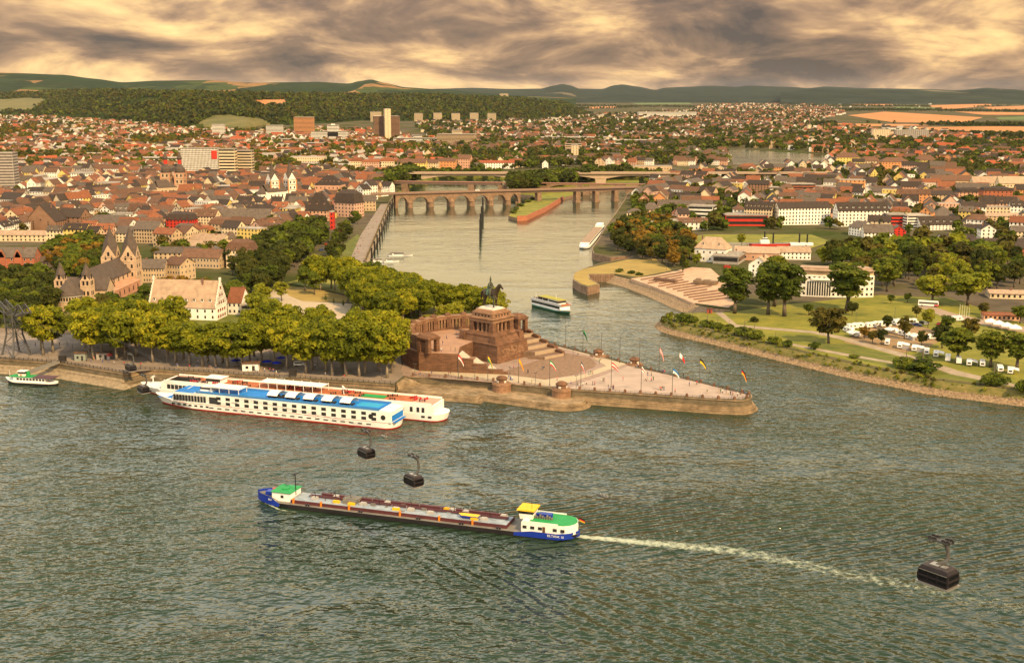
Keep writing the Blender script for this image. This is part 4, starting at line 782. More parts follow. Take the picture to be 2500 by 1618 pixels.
def roof_mesh(roof,w,d,h,rh,ov=.45,th=.3):
    q=MB(); a,b=w/2+ov,d/2+ov; e=h-ov*rh/(d/2) if roof in('gable',) else h
    if roof=='gable':
        e=h-ov*rh/(d/2)
        for s in (0,th): pass
        q.add([(-a,-b,e),(a,-b,e),(a,0,h+rh),(-a,0,h+rh),(a,b,e),(-a,b,e),(-a,-b,e+th),(a,-b,e+th),(a,0,h+rh+th),(-a,0,h+rh+th),(a,b,e+th),(-a,b,e+th)],
          [(6,7,8,9),(9,8,10,11),(0,1,7,6),(1,2,8,7),(2,4,10,8),(4,5,11,10),(5,3,9,11),(3,0,6,9),(0,3,2,1),(3,5,4,2)])
    elif roof=='gabley':
        e=h-ov*rh/(w/2)
        q.add([(-a,-b,e),(0,-b,h+rh),(a,-b,e),(-a,b,e),(0,b,h+rh),(a,b,e),(-a,-b,e+th),(0,-b,h+rh+th),(a,-b,e+th),(-a,b,e+th),(0,b,h+rh+th),(a,b,e+th)],
          [(6,7,10,9),(7,8,11,10),(0,1,7,6),(1,2,8,7),(2,5,11,8),(3,9,10,4),(4,10,11,5),(0,6,9,3)])
    elif roof in('hip','pyr'):
        r=max(0,w/2-d/2*.85) if roof=='hip' else 0.01; t=max(0,d/2-w/2*.85) if roof=='hip' else .01
        q.add([(-a,-b,h),(a,-b,h),(a,b,h),(-a,b,h),(-a,-b,h+.25),(a,-b,h+.25),(a,b,h+.25),(-a,b,h+.25),(-r,-t,h+rh),(r,-t,h+rh),(r,t,h+rh),(-r,t,h+rh)],
          [(0,1,5,4),(1,2,6,5),(2,3,7,6),(3,0,4,7),(4,5,9,8),(5,6,10,9),(6,7,11,10),(7,4,8,11),(8,9,10,11)])
    elif roof=='mansard':
        i=min(1.6,w*.15,d*.18); m=h+rh*.72
        q.frus((a,b),(a,b),h,h+.2); q.frus((a-.2,b-.2),(w/2-i,d/2-i),h+.2,m); q.frus((w/2-i,d/2-i),(max(.3,w/2-i-d*.25),.3),m,h+rh)
    elif roof=='flat':
        q.box(-a+.4,a-.4,-b+.4,b-.4,h-.02,h+.12); 
        for x0,x1,y0,y1 in ((-a+.3,a-.3,-b+.3,-b+.65),(-a+.3,a-.3,b-.65,b-.3),(-a+.3,-a+.65,-b+.66,b-.66),(a-.65,a-.3,-b+.66,b-.66)): q.box(x0,x1,y0,y1,h-.3,h+.5)
    return q
def building(kind,p,rz,w,d,h,rh,roof,wc,rc,nst,ncol,label,cat='house',group=None,bands=False,dorm=0,wk=None,indiv=False,chim=1,auto=True,plant=False,gcol=None,sides=(-1,1),bandc=None):
    r=thing(kind,label,cat,p,rz,group,auto=auto); wm=WM[wc]
    q=MB(); q.box(-w/2,w/2,-d/2,d/2,-.3,h)
    if roof=='gable':
        for s in (-1,1): q.add([(s*w/2,-d/2,h),(s*w/2,d/2,h),(s*w/2,0,h+rh-.02)],[(0,1,2) if s>0 else (1,0,2)])
    if roof=='gabley':
        for s in (-1,1): q.add([(-w/2,s*d/2,h),(w/2,s*d/2,h),(0,s*d/2,h+rh-.02)],[(0,1,2) if s<0 else (1,0,2)])
    wo_=q.build('wall',wm,r); ro_=roof_mesh(roof,w,d,h,rh).build('roof',RM[rc],r)
    sh=h/nst; ww=min(1.25,w/ncol*.5); wh=min(1.75,sh*.55)
    if wk: ww,wh=w/ncol*wk,sh*wk
    if bands:
        bm=GLASS if bandc is None else WM[bandc]
        for k in range(nst):
            z=k*sh+sh*.35; q=MB(); q.box(-w/2+.5,w/2-.5,-d/2-.06,-d/2+.02,z,z+sh*.5); q.box(w/2-.02,w/2+.06,-d/2+.5,d/2-.5,z,z+sh*.5); q.box(-w/2-.06,-w/2+.02,-d/2+.5,d/2-.5,z,z+sh*.5); q.build('window_band',bm,wo_)
    else:
        faces=[]
        for k in range(nst):
            z=k*sh+sh*.3
            for i in range(ncol):
                x=-w/2+w*(i+.5)/ncol; faces.append((x,-d/2,z,0))
            ns=max(1,int(d/3.4))
            for i in range(ns):
                y=-d/2+d*(i+.5)/ns
                for s in sides: faces.append((s*w/2,y,z,s*math.pi/2))
        if roof=='gabley' and rh>3: faces.append((0,-d/2,h+.6,0))
        if roof=='gable' and rh>3:
            for s in sides: faces.append((s*w/2,0,h+.6,s*math.pi/2))
        if indiv:
            for x,y,z,a in faces: ob('window',WIN,wo_,(x,y,z),a,(ww,1,wh))
        else:
            q=MB()
            for x,y,z,a in faces:
                if a==0: q.add([(x-ww/2,y-.06,z),(x+ww/2,y-.06,z),(x+ww/2,y-.06,z+wh),(x-ww/2,y-.06,z+wh)],[(0,1,2,3)])
                else:
                    s=1 if a>0 else -1; xx=x+s*.06; P=[(xx,y-ww/2*s,z),(xx,y+ww/2*s,z),(xx,y+ww/2*s,z+wh),(xx,y-ww/2*s,z+wh)]; q.add(P,[(0,1,2,3)])
            o=q.build('windows',GLASS,wo_); o['kind']='stuff'
    if dorm:
        sl=rh/(d/2) if roof in('gable','hip') else rh*.72/1.6
        for i in range(dorm):
            x=-w/2+w*(i+.5)/dorm
            if roof=='mansard': ob('dormer',dormer_mesh(wc,rc),ro_,(x,-d/2+.9,h+.35))
            else: ob('dormer',dormer_mesh(wc,rc),ro_,(x,-d/2+d*.2,h+sl*d*.2-.6))
    if chim and roof not in('flat',):
        for i in range(chim):
            x=w*rnd.uniform(-.4,.4); ob('chimney',CHIM,ro_,(x,rnd.uniform(-.1,.1)*d,h+rh*.85))
    if plant and roof=='flat':
        q=MB(); q.box(-w*.18,w*.15,-d*.2,d*.25,h+.1,h+2.8); q.build('roof_housing',wm,ro_)
    BLD.append((p[0],p[1],math.hypot(w,d)/2)); return r
def B(kind,pl,pr,pb,pe,pt,d,rz,roof,wc,rc,nst,ncol,label,**k):
    a,b=G(pl,pb),G(pr,pb); D=(a.y+b.y)/2; pm=(pl+pr)/2; w=(b-a).length/max(.5,math.cos(R(rz))); h=zrow(pm,pe,D)-ZL; rh=zrow(pm,pt,D+d/2)-ZL-h if roof!='flat' else 0
    for dd_ in (14,32,52): BLD.append((((a+b)/2).x*(1-dd_/D),D-dd_,min(w*.42,16)))
    c=(a+b)/2+Vector((-math.sin(R(rz)),math.cos(R(rz)),0))*(d/2); c.z=ZL
    return building(kind,c,R(rz),w,d,max(h,2.5),max(rh,1.0),roof,wc,rc,nst,ncol,label,auto=False,**k)
# ---- near left bank
B('brick_house',-40,86,664,628,604,13,0,'gable','brick','grey',3,8,'long red brick house with stepped dutch gables at the frame edge',indiv=True)
for px in (7,47): 
    p=G(px,664); q=MB(); w=5.2
    for k in range(4): q.box(-w/2+k*.6,w/2-k*.6,-.3,.6,10 if k else -.2,11.5+k*1.2)
    o=q.build('dutch_gable',WM['brick'],bpy.data.objects['brick_house'],None); o.parent=bpy.data.objects['brick_house']; o.location=(p.x-bpy.data.objects['brick_house'].location.x,-6.9,0)
B('tan_house',87,140,660,640,616,16,-8,'hip','tan','grey',2,6,'tan house with grey hipped roof beside the red brick house',indiv=True)
B('row_house',-20,135,590,574,563,14,-3,'gable','cream','tan',2,14,'long cream row with low tan roof before the dark trees')
B('white_house',552,619,655,612,583,13,-6,'mansard','cream','brown',4,5,'tall cream house with brown mansard roof beside the dark wood',indiv=True,dorm=4)
B('gabled_house',516,550,640,617,603,14,20,'gabley','white','grey',2,3,'white gabled annex beside the tall cream house',indiv=True)
B('office_wing',344,402,690,655,633,15,4,'gable','tan','grey',3,9,'tan wing with grey roof and roof lights right of the tall church towers',indiv=True)
B('office_wing',400,444,685,646,627,15,-25,'gable','tan','brown',3,6,'tan cross wing with brown roof behind the orange trees',indiv=True)
B('office_wing',440,538,655,629,608,15,-12,'gable','tan','brown',2,12,'long brown roofed wing with a row of roof lights',indiv=True)
B('office_wing',375,490,634,618,603,14,-4,'gable','tan','grey',2,10,'grey roofed rear wing with small roof lights')
B('apartment_house',325,388,594,560,540,13,-14,'gable','tan','grey',4,9,'tan apartment house with balconies behind the church towers')
B('apartment_house',280,345,592,570,552,13,-16,'gable','cream','grey',3,7,'cream apartment house left of the balconied one')
B('apartment_house',405,468,566,537,516,15,-10,'mansard','red','slate',4,7,'bright red corner house with black mansard roof',dorm=4)
B('apartment_house',467,528,556,528,511,13,-12,'gable','cream','brown',4,8,'cream apartment house with brown roof beside the red corner house',dorm=3)
B('hall',200,322,562,546,524,22,-3,'hip','yellow','grey',2,12,'pale yellow hall with wide grey hipped roof')
B('fire_wall_house',62,140,566,540,497,18,-10,'gabley','brown','slate',5,2,'big brown blank gable house in the old town')
B('fire_wall_house',138,200,560,530,508,18,-12,'gable','brown','slate',4,5,'brown blank walled block with dark roof')
B('apartment_house',530,660,552,534,510,14,-4,'gable','cream','grey',3,16,'long cream apartment row with grey roof and balconies')
B('row_house',460,548,600,588,571,13,-14,'gable','cream','tan',2,7,'low cream house with tan roof among garden trees')
B('row_house',415,490,608,600,588,12,-10,'gable','tan','tan',2,7,'low tan roofed house in the green courtyard')
B('row_house',540,560,598,583,568,12,-16,'gabley','cream','grey',2,3,'small cream gable in the green courtyard')
# river front houses by the bridge
B('corner_house',815,868,530,496,462,16,-28,'mansard','pink','slate',4,6,'pink river front house with dark mansard roof',dorm=4)
B('corner_house',745,800,540,515,470,18,-10,'hip','rose','slate',3,6,'rose house with broad dark hipped roof near the promenade',dorm=3)
B('corner_house',762,812,534,520,500,13,-12,'hip','yellow','slate',2,6,'yellow house with dark hipped roof before the pink house')
B('corner_house',868,888,500,462,450,12,-40,'gabley','white','slate',5,3,'narrow white gabled house facing the side river')
B('corner_house',885,905,488,452,440,12,-40,'gabley','white','slate',5,3,'narrow white gabled house nearest the stone bridge')
B('corner_house',806,815,560,518,500,10,0,'flat','red','flat',4,1,'red stair tower beside the pink river front house')
B('hall',768,830,478,452,428,26,-8,'hip','rose','slate',2,6,'large dark hipped roof with rows of dormers behind the river front',dorm=6)
B('corner_house',905,940,462,440,425,13,-5,'gable','white','brown',3,5,'white house with brown roof among trees at the bridge head')
# ---- white gabled house (great roof)
def stepped_house():
    a,b=G(362,779),G(532,781); w=(b-a).length; d=14.5; h=7.2; rz=R(-9); rh=13.2
    c=(a+b)/2+Vector((math.sin(R(9)),math.cos(R(9)),0))*(d/2); r=thing('gabled_house','white house with huge tan tiled roof and white stepped gables','house',c,rz)
    q=MB(); q.box(-w/2,w/2,-d/2,d/2,-.3,h)
    for s in (-1,1): q.add([(s*w/2,-d/2,h),(s*w/2,d/2,h),(s*w/2,0,h+rh)],[(0,1,2) if s>0 else (1,0,2)])
    q.build('wall',WM['white'],r); roof_mesh('gable',w-.9,d,h,rh,.4).build('roof',M('tan_tiles',(.36,.25,.17),.9,.25,.35,bump=.3),r)
    for s in (-1,1):
        q=MB(); n=9
        for k in range(n):
            y=d/2+.5-(d/2+.5)*k/n; z=h+.2+rh*(k+1)/n; x0,x1=(w/2-.5,w/2+.12) if s>0 else (-w/2-.12,-w/2+.5)
            q.box(x0,x1,-y,y,z-rh/n-.6,z)
        x0,x1=(w/2-.6,w/2+.3) if s>0 else (-w/2-.3,-w/2+.6); q.box(x0,x1,-.7,.7,h+rh,h+rh+1.9); q.build('stepped_gable',WM['white'],r)
    SH=M('red_shutter',(.36,.05,.03),.7,.1,1)
    for k in range(2):
        for i in range(9): ob('window',WIN,r,(-w/2+w*(i+.5)/9,-d/2,.9+k*3.3),0,(1.1,1,1.7))
    for z,n in ((.9,4),(4.2,4),(8.2,3),(12.2,2),(16,1)):
        for i in range(n):
            y=(i-(n-1)/2)*2.9; ob('window',WIN,r,(w/2+.13,y,z),math.pi/2,(1.0,1,1.7)); q=MB(); q.box(w/2+.14,w/2+.24,y-1.0,y-.55,z,z+1.7); q.build('shutter',SH,r)
    for i in range(8): ob('dormer',dormer_mesh('white','tan'),r,(-w/2+w*(i+.6)/8.4,-d/2+2.1,h+2.6))
    for x,y in ((-w*.2,1),(w*.25,-1)): ob('chimney',CHIM,r,(x,y,h+rh-.5))
stepped_house()
B('gabled_house',556,590,768,738,702,14,-8,'gable','white','rust',2,3,'white annex with rusty roof behind the stepped gable house',indiv=True)
B('glass_annex',588,612,770,745,735,9,-5,'flat','grey','flat',2,4,'dark glass annex beside the white gabled house',bands=True)
B('pavilion',602,625,778,766,752,8,-12,'hip','brown','rust',1,3,'small brown kiosk by the pale gravel court')
# ---- twin towered basilica
def tower(parent,x,y,w,h,gh,sp,wm,rm,rhomb=True,levels=3,name='tower'):
    q=MB(); a=w/2; q.box(x-a,x+a,y-a,y+a,-.3,h)
    for z in [h*(k+1)/ (levels+1)+h*.12 for k in range(levels)]: q.box(x-a-.2,x+a+.2,y-a-.2,y+a+.2,z-.25,z+.25)
    for i,j in ((-1,-1),(1,-1),(1,1),(-1,1)): q.box(x+i*a-.35,x+i*a+.35,y+j*a-.35,y+j*a+.35,-.3,h-.1)
    q.box(x-a-.3,x+a+.3,y-a-.3,y+a+.3,h-.4,h)
    for dx,dy in ((0,-1),(1,0),(0,1),(-1,0)):
        tx,ty=-dy,dx; P=[(x+dx*a-tx*a,y+dy*a-ty*a,h),(x+dx*a+tx*a,y+dy*a+ty*a,h),(x+dx*a,y+dy*a,h+gh)]; q.add(P+[(x,y,h)],[(0,1,2),(0,2,3),(1,3,2)])
    t=q.build(name,wm,parent)
    q=MB(); g=[(x,y-a-.15,h+gh),(x+a+.15,y,h+gh),(x,y+a+.15,h+gh),(x-a-.15,y,h+gh)]; c=[(x-a,y-a,h),(x+a,y-a,h),(x+a,y+a,h),(x-a,y+a,h)]; top=(x,y,h+gh+sp)
    for k in range(4): q.add([c[(k+1)%4],g[(k+1)%4],top,g[k]],[(0,1,2,3)])
    q.bar(top,(x,y,h+gh+sp+2),.12); q.build('spire',rm,t)
    for lv in range(levels):
        z=h*(lv+1)/(levels+1)+h*.16
        for dx,dy in ((0,-1),(1,0),(-1,0)):
            for s in (-.5,.5):
                cx,cy=x+dx*(a+.02)-dy*s*w*.42,y+dy*(a+.02)+dx*s*w*.42; q=MB(); q.box(-.55,.55,-.07,.0,0,1.9); q.lathe((0,-.03,1.9),[(.55,0),(.39,.39),(0,.55)],8,0,1,.1); q.build('belfry_opening',DARK,t,(cx,cy,z),0 if dy else dx*math.pi/2)
    for dx,dy in ((0,-1),(1,0),(-1,0)):
        q=MB(); q.box(-.7,.7,-.08,0,0,2.0); q.lathe((0,-.04,2),[(.7,0),(.5,.5),(0,.7)],8,0,1,.1); q.build('belfry_opening',DARK,t,(x+dx*(a+.05),y+dy*(a+.05),h+.5),0 if dy else dx*math.pi/2)
    return t
CHS=M('warm_church_stone',(.47,.33,.215),.85,.18,.3); CHR=M('church_slate',(.085,.063,.05),.85,.25,.4); CHT=M('church_stone_red',(.44,.22,.13),.85,.2,.3)
def basilica():
    c=G(181,757); c=Vector((c.x,c.y,ZL)); e=G(302,702); ax=Vector((e.x-c.x,e.y-c.y)); rz=math.atan2(ax.y,ax.x)-math.pi/2; Ln=ax.length
    r=thing('basilica','romanesque basilica with two tall rhomb spires and two small towers','church',c,rz)
    q=MB(); q.lathe((0,-5,0),[(7.2,-.3),(7.2,9.8)],20); q.build('apse',CHS,r)
    q=MB(); q.lathe((0,-5,9.8),[(7.8,0),(7.8,.35),(0.05,9.2)],20); q.build('apse_roof',CHR,r)
    for k in range(15):
        a=math.pi*(1+ (k+.5)/15); q=MB(); q.box(-.42,.42,-.1,.05,7.2,8.9); q.lathe((0,-.03,8.9),[(.42,0),(.3,.3),(0,.42)],8,0,1,.1); q.build('gallery_arch',DARK,r,(7.22*math.cos(a),-5+7.22*math.sin(a),0),a+math.pi/2)
    q=MB(); q.lathe((0,-5,0),[(7.45,6.7),(7.45,7.0),(7.2,7.0)],20); q.lathe((0,-5,0),[(7.5,9.2),(7.6,9.8)],20); q.build('cornice',WHITEST,r)
    tower(r,-7.4,3,5.2,17,3.6,6.5,CHS,CHR,levels=2); tower(r,7.4,3,5.2,17,3.6,6.5,CHS,CHR,levels=2)
    # choir gable, transept, nave, side aisle
    q=MB(); q.box(-6,6,-1,14,-.3,10.5); q.add([(-6,-1,10.5),(6,-1,10.5),(0,-1,16.5)],[(0,1,2)]); q.build('choir',CHS,r)
    roof_mesh('gabley',12,16,10.5,6).build('choir_roof',CHR,r,(0,7,0))
    q=MB(); q.box(-14,14,14,26,-.3,9.5); 
    for s in (-1,1): q.add([(s*14,14,9.5),(s*14,26,9.5),(s*14,20,15.5)],[(0,1,2) if s>0 else (1,0,2)])
    q.build('transept',CHS,r); roof_mesh('gable',28,12,9.5,6).build('transept_roof',CHR,r,(0,20,0))
    q=MB(); q.box(-7,7,26,Ln-3,-.3,11.5); q.build('nave',CHS,r); roof_mesh('gabley',14,Ln-22,11.5,8.2).build('nave_roof',CHR,r,(0,(Ln+20)/2-4,0))
    q=MB(); q.box(7,13,26,Ln-6,-.3,6); q.add([(7,26,8.2),(13.3,26,6),(13.3,Ln-6,6),(7,Ln-6,8.2)],[(0,1,2,3)]); q.box(-13,-7,26,Ln-6,-.3,6); q.build('side_aisle',CHT,r)
    for k in range(6):
        y=29+(Ln-36)*k/5.5; q=MB(); q.box(0,.1,-.6,.6,8.4,10.8); q.build('nave_window',DARK,r,(7.0,y,0)); q=MB(); q.box(0,.1,-.6,.6,1.8,4.6); q.build('aisle_window',DARK,r,(13.0,y,0))
    for y in (17,20,23): q=MB(); q.box(0,.1,-.6,.6,3.5,7.5); q.build('transept_window',DARK,r,(14.0,y,0))
    tower(r,-6.6,Ln,9,20,7.5,11,CHS,CHR,levels=3); tower(r,6.2,Ln-1,9,20,7.5,11,CHS,CHR,levels=3)
    BLD.append((c.x,c.y+35,45))
basilica()
# ---- white twin spired church in the old town
def spire_tower(parent,x,y,w,h,sp,wm,tm,rm,kind):
    a=w/2; q=MB(); q.box(x-a,x+a,y-a,y+a,-.3,h); 
    t=q.build('tower',wm,parent); q=MB()
    for i,j in ((-1,-1),(1,-1),(1,1),(-1,1)): q.box(x+i*a-.6,x+i*a+.6,y+j*a-.6,y+j*a+.6,-.2,h+.1)
    for z in (h*.55,h*.78,h): q.box(x-a-.35,x+a+.35,y-a-.35,y+a+.35,z-.5,z)
    q.build('quoins',tm,t); q=MB()
    if kind=='spire':
        for dx,dy in ((0,-1),(1,0),(-1,0),(0,1)):
            tx,ty=-dy,dx; q.add([(x+dx*a-tx*a,y+dy*a-ty*a,h),(x+dx*a+tx*a,y+dy*a+ty*a,h),(x+dx*a,y+dy*a,h+w*.75),(x,y,h+w*.6)],[(0,1,2)],1); q.add([(x+dx*a-tx*a,y+dy*a-ty*a,h),(x+dx*a+tx*a,y+dy*a+ty*a,h),(x+dx*a,y+dy*a,h+w*.75),(x,y,h+w*.75)],[(0,2,3),(2,1,3)])
        q.lathe((x,y,h+w*.2),[(a*1.05,0),(a*.55,w*.55),(.1,sp)],8)
    else: q.lathe((x,y,h),[(a*1.1,0),(a*1.15,w*.15),(a*1.1,w*.45),(a*.55,w*.85),(a*.42,w*.95)],10); q.lathe((x,y,h+w*.95),[(a*.4,0),(a*.4,w*.45)],8,2); q.lathe((x,y,h+w*1.4),[(a*.45,0),(a*.6,w*.2),(a*.4,w*.45),(.1,w*.9)],8)
    q.bar((x,y,h+sp*.8),(x,y,h+sp+3),.15); q.build('spire' if kind=='spire' else 'onion_dome',[rm,wm,WM['red']],t)
    for z in (h*.6,h*.84):
        for dx,dy in ((0,-1),(1,0),(-1,0)):
            for s in (-.45,.45):
                q=MB(); q.box(-.75,.75,-.08,.05,0,h*.1); q.build('belfry_opening',DARK,t,(x+dx*(a+.3)-dy*s*w*.5,y+dy*(a+.3)+dx*s*w*.5,z),0 if dy else dx*math.pi/2)
def oldchurch(pxs,pb,ptop,hfrac,kind,label,wm,tm,nl,rz,aps):
    a,b=G(pxs[0],pb+ (3 if pxs[0]>600 else 0)),G(pxs[1],pb); c=(a+b)/2; sep=(b-a).length; D=c.y; ht=zrow(sum(pxs)/2,ptop,D)-ZL; w=10.5
    r=thing('church',label,'church',c,math.atan2(b.y-a.y,b.x-a.x)); h=ht*hfrac; rz=rz-r.rotation_euler.z
    spire_tower(r,-sep/2,0,w,h,ht-h,wm,tm,CHR,kind); spire_tower(r,sep/2,0,w,h,ht-h,wm,tm,CHR,kind)
    rot=lambda x,y:(x*math.cos(rz)-y*math.sin(rz),x*math.sin(rz)+y*math.cos(rz),0)
    q=MB(); q.box(-7,7,-nl,4,-.3,13); q.build('nave',wm,r,rz=rz); roof_mesh('gabley',14,nl,13,8).build('nave_roof',CHR,r,rot(0,-nl/2+2),rz)
    q=MB(); q.lathe((0,0,0),[(6.5,-.3),(6.5,11)],8); q.build('apse',wm,r,rot(0,-nl)); q=MB(); q.lathe((0,0,11),[(7.2,0),(0.1,8.5)],8); q.build('apse_roof',CHR,r,rot(0,-nl))
    for k in range(5):
        A_=math.pi*(1.1+.2*k)+rz; p_=rot(0,-nl); q=MB(); q.box(-.8,.8,-.1,.1,3,9); q.build('apse_window',DARK,r,(p_[0]+6.2*math.cos(A_),p_[1]+6.2*math.sin(A_),0),A_+math.pi/2)
    for k in range(4):
        p_=rot(7.03,-4-k*(nl-6)/4); q=MB(); q.box(-.7,.7,-.06,.06,3,9.5); q.build('nave_window',DARK,r,p_,rz+math.pi/2)
    BLD.append((c.x-8,c.y-nl/2,26)); [BLD.append((c.x*(1-k_/D)-10,D-k_,17)) for k_ in (45,62,80)]
oldchurch((667,709),492,397,.56,'spire','white and orange church with twin needle spires in the old town',WM['white'],M('orange_trim',(.5,.22,.09),.8,.1,1),26,R(-42),1)
oldchurch((409,443),482,384,.62,'onion','sandstone church with twin onion domes in the old town',CHS,CHT,24,R(-50),1)
# ---- far slabs and towers
def slab(pl,pr,pb,pt,d,rz,wc,rc,nst,label,bands=True,ncol=8,kind='office_block',**k): return B(kind,pl,pr,pb,pt,pt,d,rz,'flat',wc,rc,nst,ncol,label,cat='building',bands=bands,**k)
slab(444,534,432,362,18,0,'white','flat',14,'white gridded office slab with red sign in the town centre',False,26,wk=.66); slab(536,575,432,364,18,0,'cream','flat',9,'cream office slab with long window bands beside the gridded slab'); slab(576,616,430,368,18,0,'cream','flat',9,'lower cream office slab end with window bands')
r=bpy.data.objects['office_block']; q=MB(); q.box(18,26,-9.4,-9.15,26,38); q.build('red_sign',WM['red'],r)
slab(-6,36,466,374,22,6,'grey','flat',13,'dark balconied high rise at the frame edge',bandc='dark',kind='high_rise')
slab(916,976,341,284,40,12,'brown','flat',20,'dark brown stepped high rise before the ridge',kind='high_rise',plant=True); slab(941,955,342,266,30,12,'cream','flat',20,'pale lift tower of the brown high rise',False,1,kind='high_rise')
slab(905,931,297,273,30,8,'cream','flat',10,'small cream tower block left of the brown high rise',kind='high_rise'); slab(719,767,333,286,26,5,'orange','flat',15,'orange brown high rise before the vineyard ridge',kind='high_rise')
slab(519,548,333,303,22,4,'white','flat',9,'small white tower block below the vineyard',kind='high_rise'); slab(651,690,334,306,24,3,'white','flat',9,'white banded office tower beside the orange high rise',kind='high_rise')
slab(760,848,345,322,30,0,'white','flat',7,'broad white hospital block'); slab(800,826,345,306,24,0,'white','flat',11,'raised centre of the white hospital block',plant=True)
for i,px in enumerate((1012,1059,1103,1148,1191)): slab(px,px+20,297-(i%3),277-(i%2)*1,30,6,'cream','flat',11,['first','second','third','fourth','fifth'][i]+' of the five small cream tower blocks below the ridge',kind='high_rise')
slab(1221,1241,262,247,40,10,'cream','flat',8,'lone cream block high on the wooded ridge',kind='high_rise').location.z=70
slab(1066,1160,356,328,30,-6,'tan','flat',9,'broad tan office slab with window bands'); slab(960,1065,352,338,26,-8,'white','flat',4,'long low white office block left of the tan slab'); slab(1104,1128,342,317,20,0,'cream','flat',6,'cream lift housing on the tan slab')
slab(2130,2172,341,316,26,-8,'cream','flat',10,'pale slab block on the far plain',False,10,kind='high_rise'); slab(2187,2265,341,318,26,-8,'grey','flat',10,'long grey slab block on the far plain',False,16,kind='high_rise'); slab(1972,1980,324,305,14,0,'cream','flat',12,'slim cream tower on the far plain',False,2,kind='high_rise')
slab(1395,1412,390,355,16,0,'cream','flat',9,'pale tower of the works beyond the bridges',False,2); slab(1380,1420,378,352,20,0,'tan','flat',5,'tan works block beyond the bridges')
slab(1300,1500,345,336,60,-3,'cream','flat',2,'long cream works hall beyond the bridges'); slab(1440,1620,352,343,60,-3,'cream','flat',2,'second long cream works hall beyond the bridges'); slab(1560,1700,286,274,80,0,'white','flat',4,'distant white office cluster on the plain')
slab(1480,1520,362,352,50,0,'cream','flat',2,'small cream works hall'); slab(1000,1030,342,331,30,0,'white','flat',3,'small white block by the brown high rise'); slab(470,575,352,342,30,-4,'white','rust',3,'long white row with rusty roof in the left town')
slab(640,760,372,362,30,-3,'yellow','redtile',3,'long yellow row with red roof in the town'); slab(710,790,405,384,30,-3,'cream','flat',3,'cream columned hall in the town',False,14); slab(700,820,412,400,40,-3,'white','flat',2,'long white shopping hall')
slab(150,270,440,424,40,-6,'white','flat',3,'long white department store',False,20); slab(60,190,452,440,40,-6,'cream','flat',3,'cream flat roofed store',False,14); slab(230,300,466,448,30,-8,'cream','flat',3,'cream flat roofed store with parapet',False,8); slab(40,130,480,468,34,-6,'cream','flat',2,'low pale flat roofed store in the old town',False,10); slab(70,125,500,480,20,-6,'tan','flat',3,'tan block with red front in the old town',False,4); slab(320,440,400,386,40,-4,'white','flat',3,'white flat roofed row left of the gridded slab')
slab(310,350,440,425,30,0,'brick','rust',3,'red brick block with green glass'); slab(680,760,350,340,40,-8,'white','flat',3,'white terraced office wing'); slab(740,800,362,350,40,-8,'brick','flat',3,'brick banded office wing')
# barracks and school rows
for a in [(857,885,420,394,384,16,0,'mansard','cream','rust',4,5,'cream pavilion end with rust mansard by the bridges'),(884,930,422,396,388,16,0,'mansard','pink','rust',4,8,'pink centre wing with rust mansard by the bridges'),(928,962,422,394,384,16,0,'mansard','cream','rust',4,6,'cream pavilion with rust mansard beside the pink wing'),(962,976,424,404,398,14,0,'flat','cream','flat',3,3,'low cream link beside the pavilion'),(978,1040,424,398,388,18,-4,'gable','yellow','brown',4,10,'long yellow barrack row with brown roof'),(1040,1070,422,398,390,18,-4,'gable','cream','brown',4,5,'cream barrack row end'),(1068,1112,420,394,386,18,-6,'gable','orange','brown',4,6,'orange barrack row beyond the bridges'),(1118,1148,414,388,378,18,-10,'gable','rose','brown',4,5,'rose apartment block beyond the bridges'),(1165,1255,412,398,392,20,-4,'gable','white','redtile',3,14,'long white block with bright red roof beyond the bridges'),(1050,1080,404,390,384,16,-6,'gable','red','redtile',2,4,'red roofed low block behind the barracks'),
 (2043,2100,402,385,373,22,-6,'hip','yellow','brown',3,8,'yellow school block with brown roof on the right bank'),(2098,2150,409,394,382,22,-8,'hip','cream','brown',3,8,'cream school block with brown roof on the right bank'),(2152,2220,416,396,384,24,-3,'hip','orange','brown',3,9,'large orange school block on the right bank'),(2236,2286,406,392,378,24,-10,'hip','yellow','brown',3,6,'smaller yellow school block on the right bank'),
 (2275,2372,462,441,428,16,-3,'gable','tan','brown',2,14,'long tan barrack with dormered brown roof'),(2376,2440,465,447,431,16,-3,'gable','cream','tan',2,10,'middle cream barrack with tan roof'),(2440,2520,470,448,431,16,-3,'gable','cream','tan',2,10,'last cream barrack with tan roof at the frame edge'),
 (2125,2143,446,425,411,14,-4,'gabley','yellow','brown',5,3,'narrow bright yellow gabled house on the right bank')]:
    B('row_house',*a)
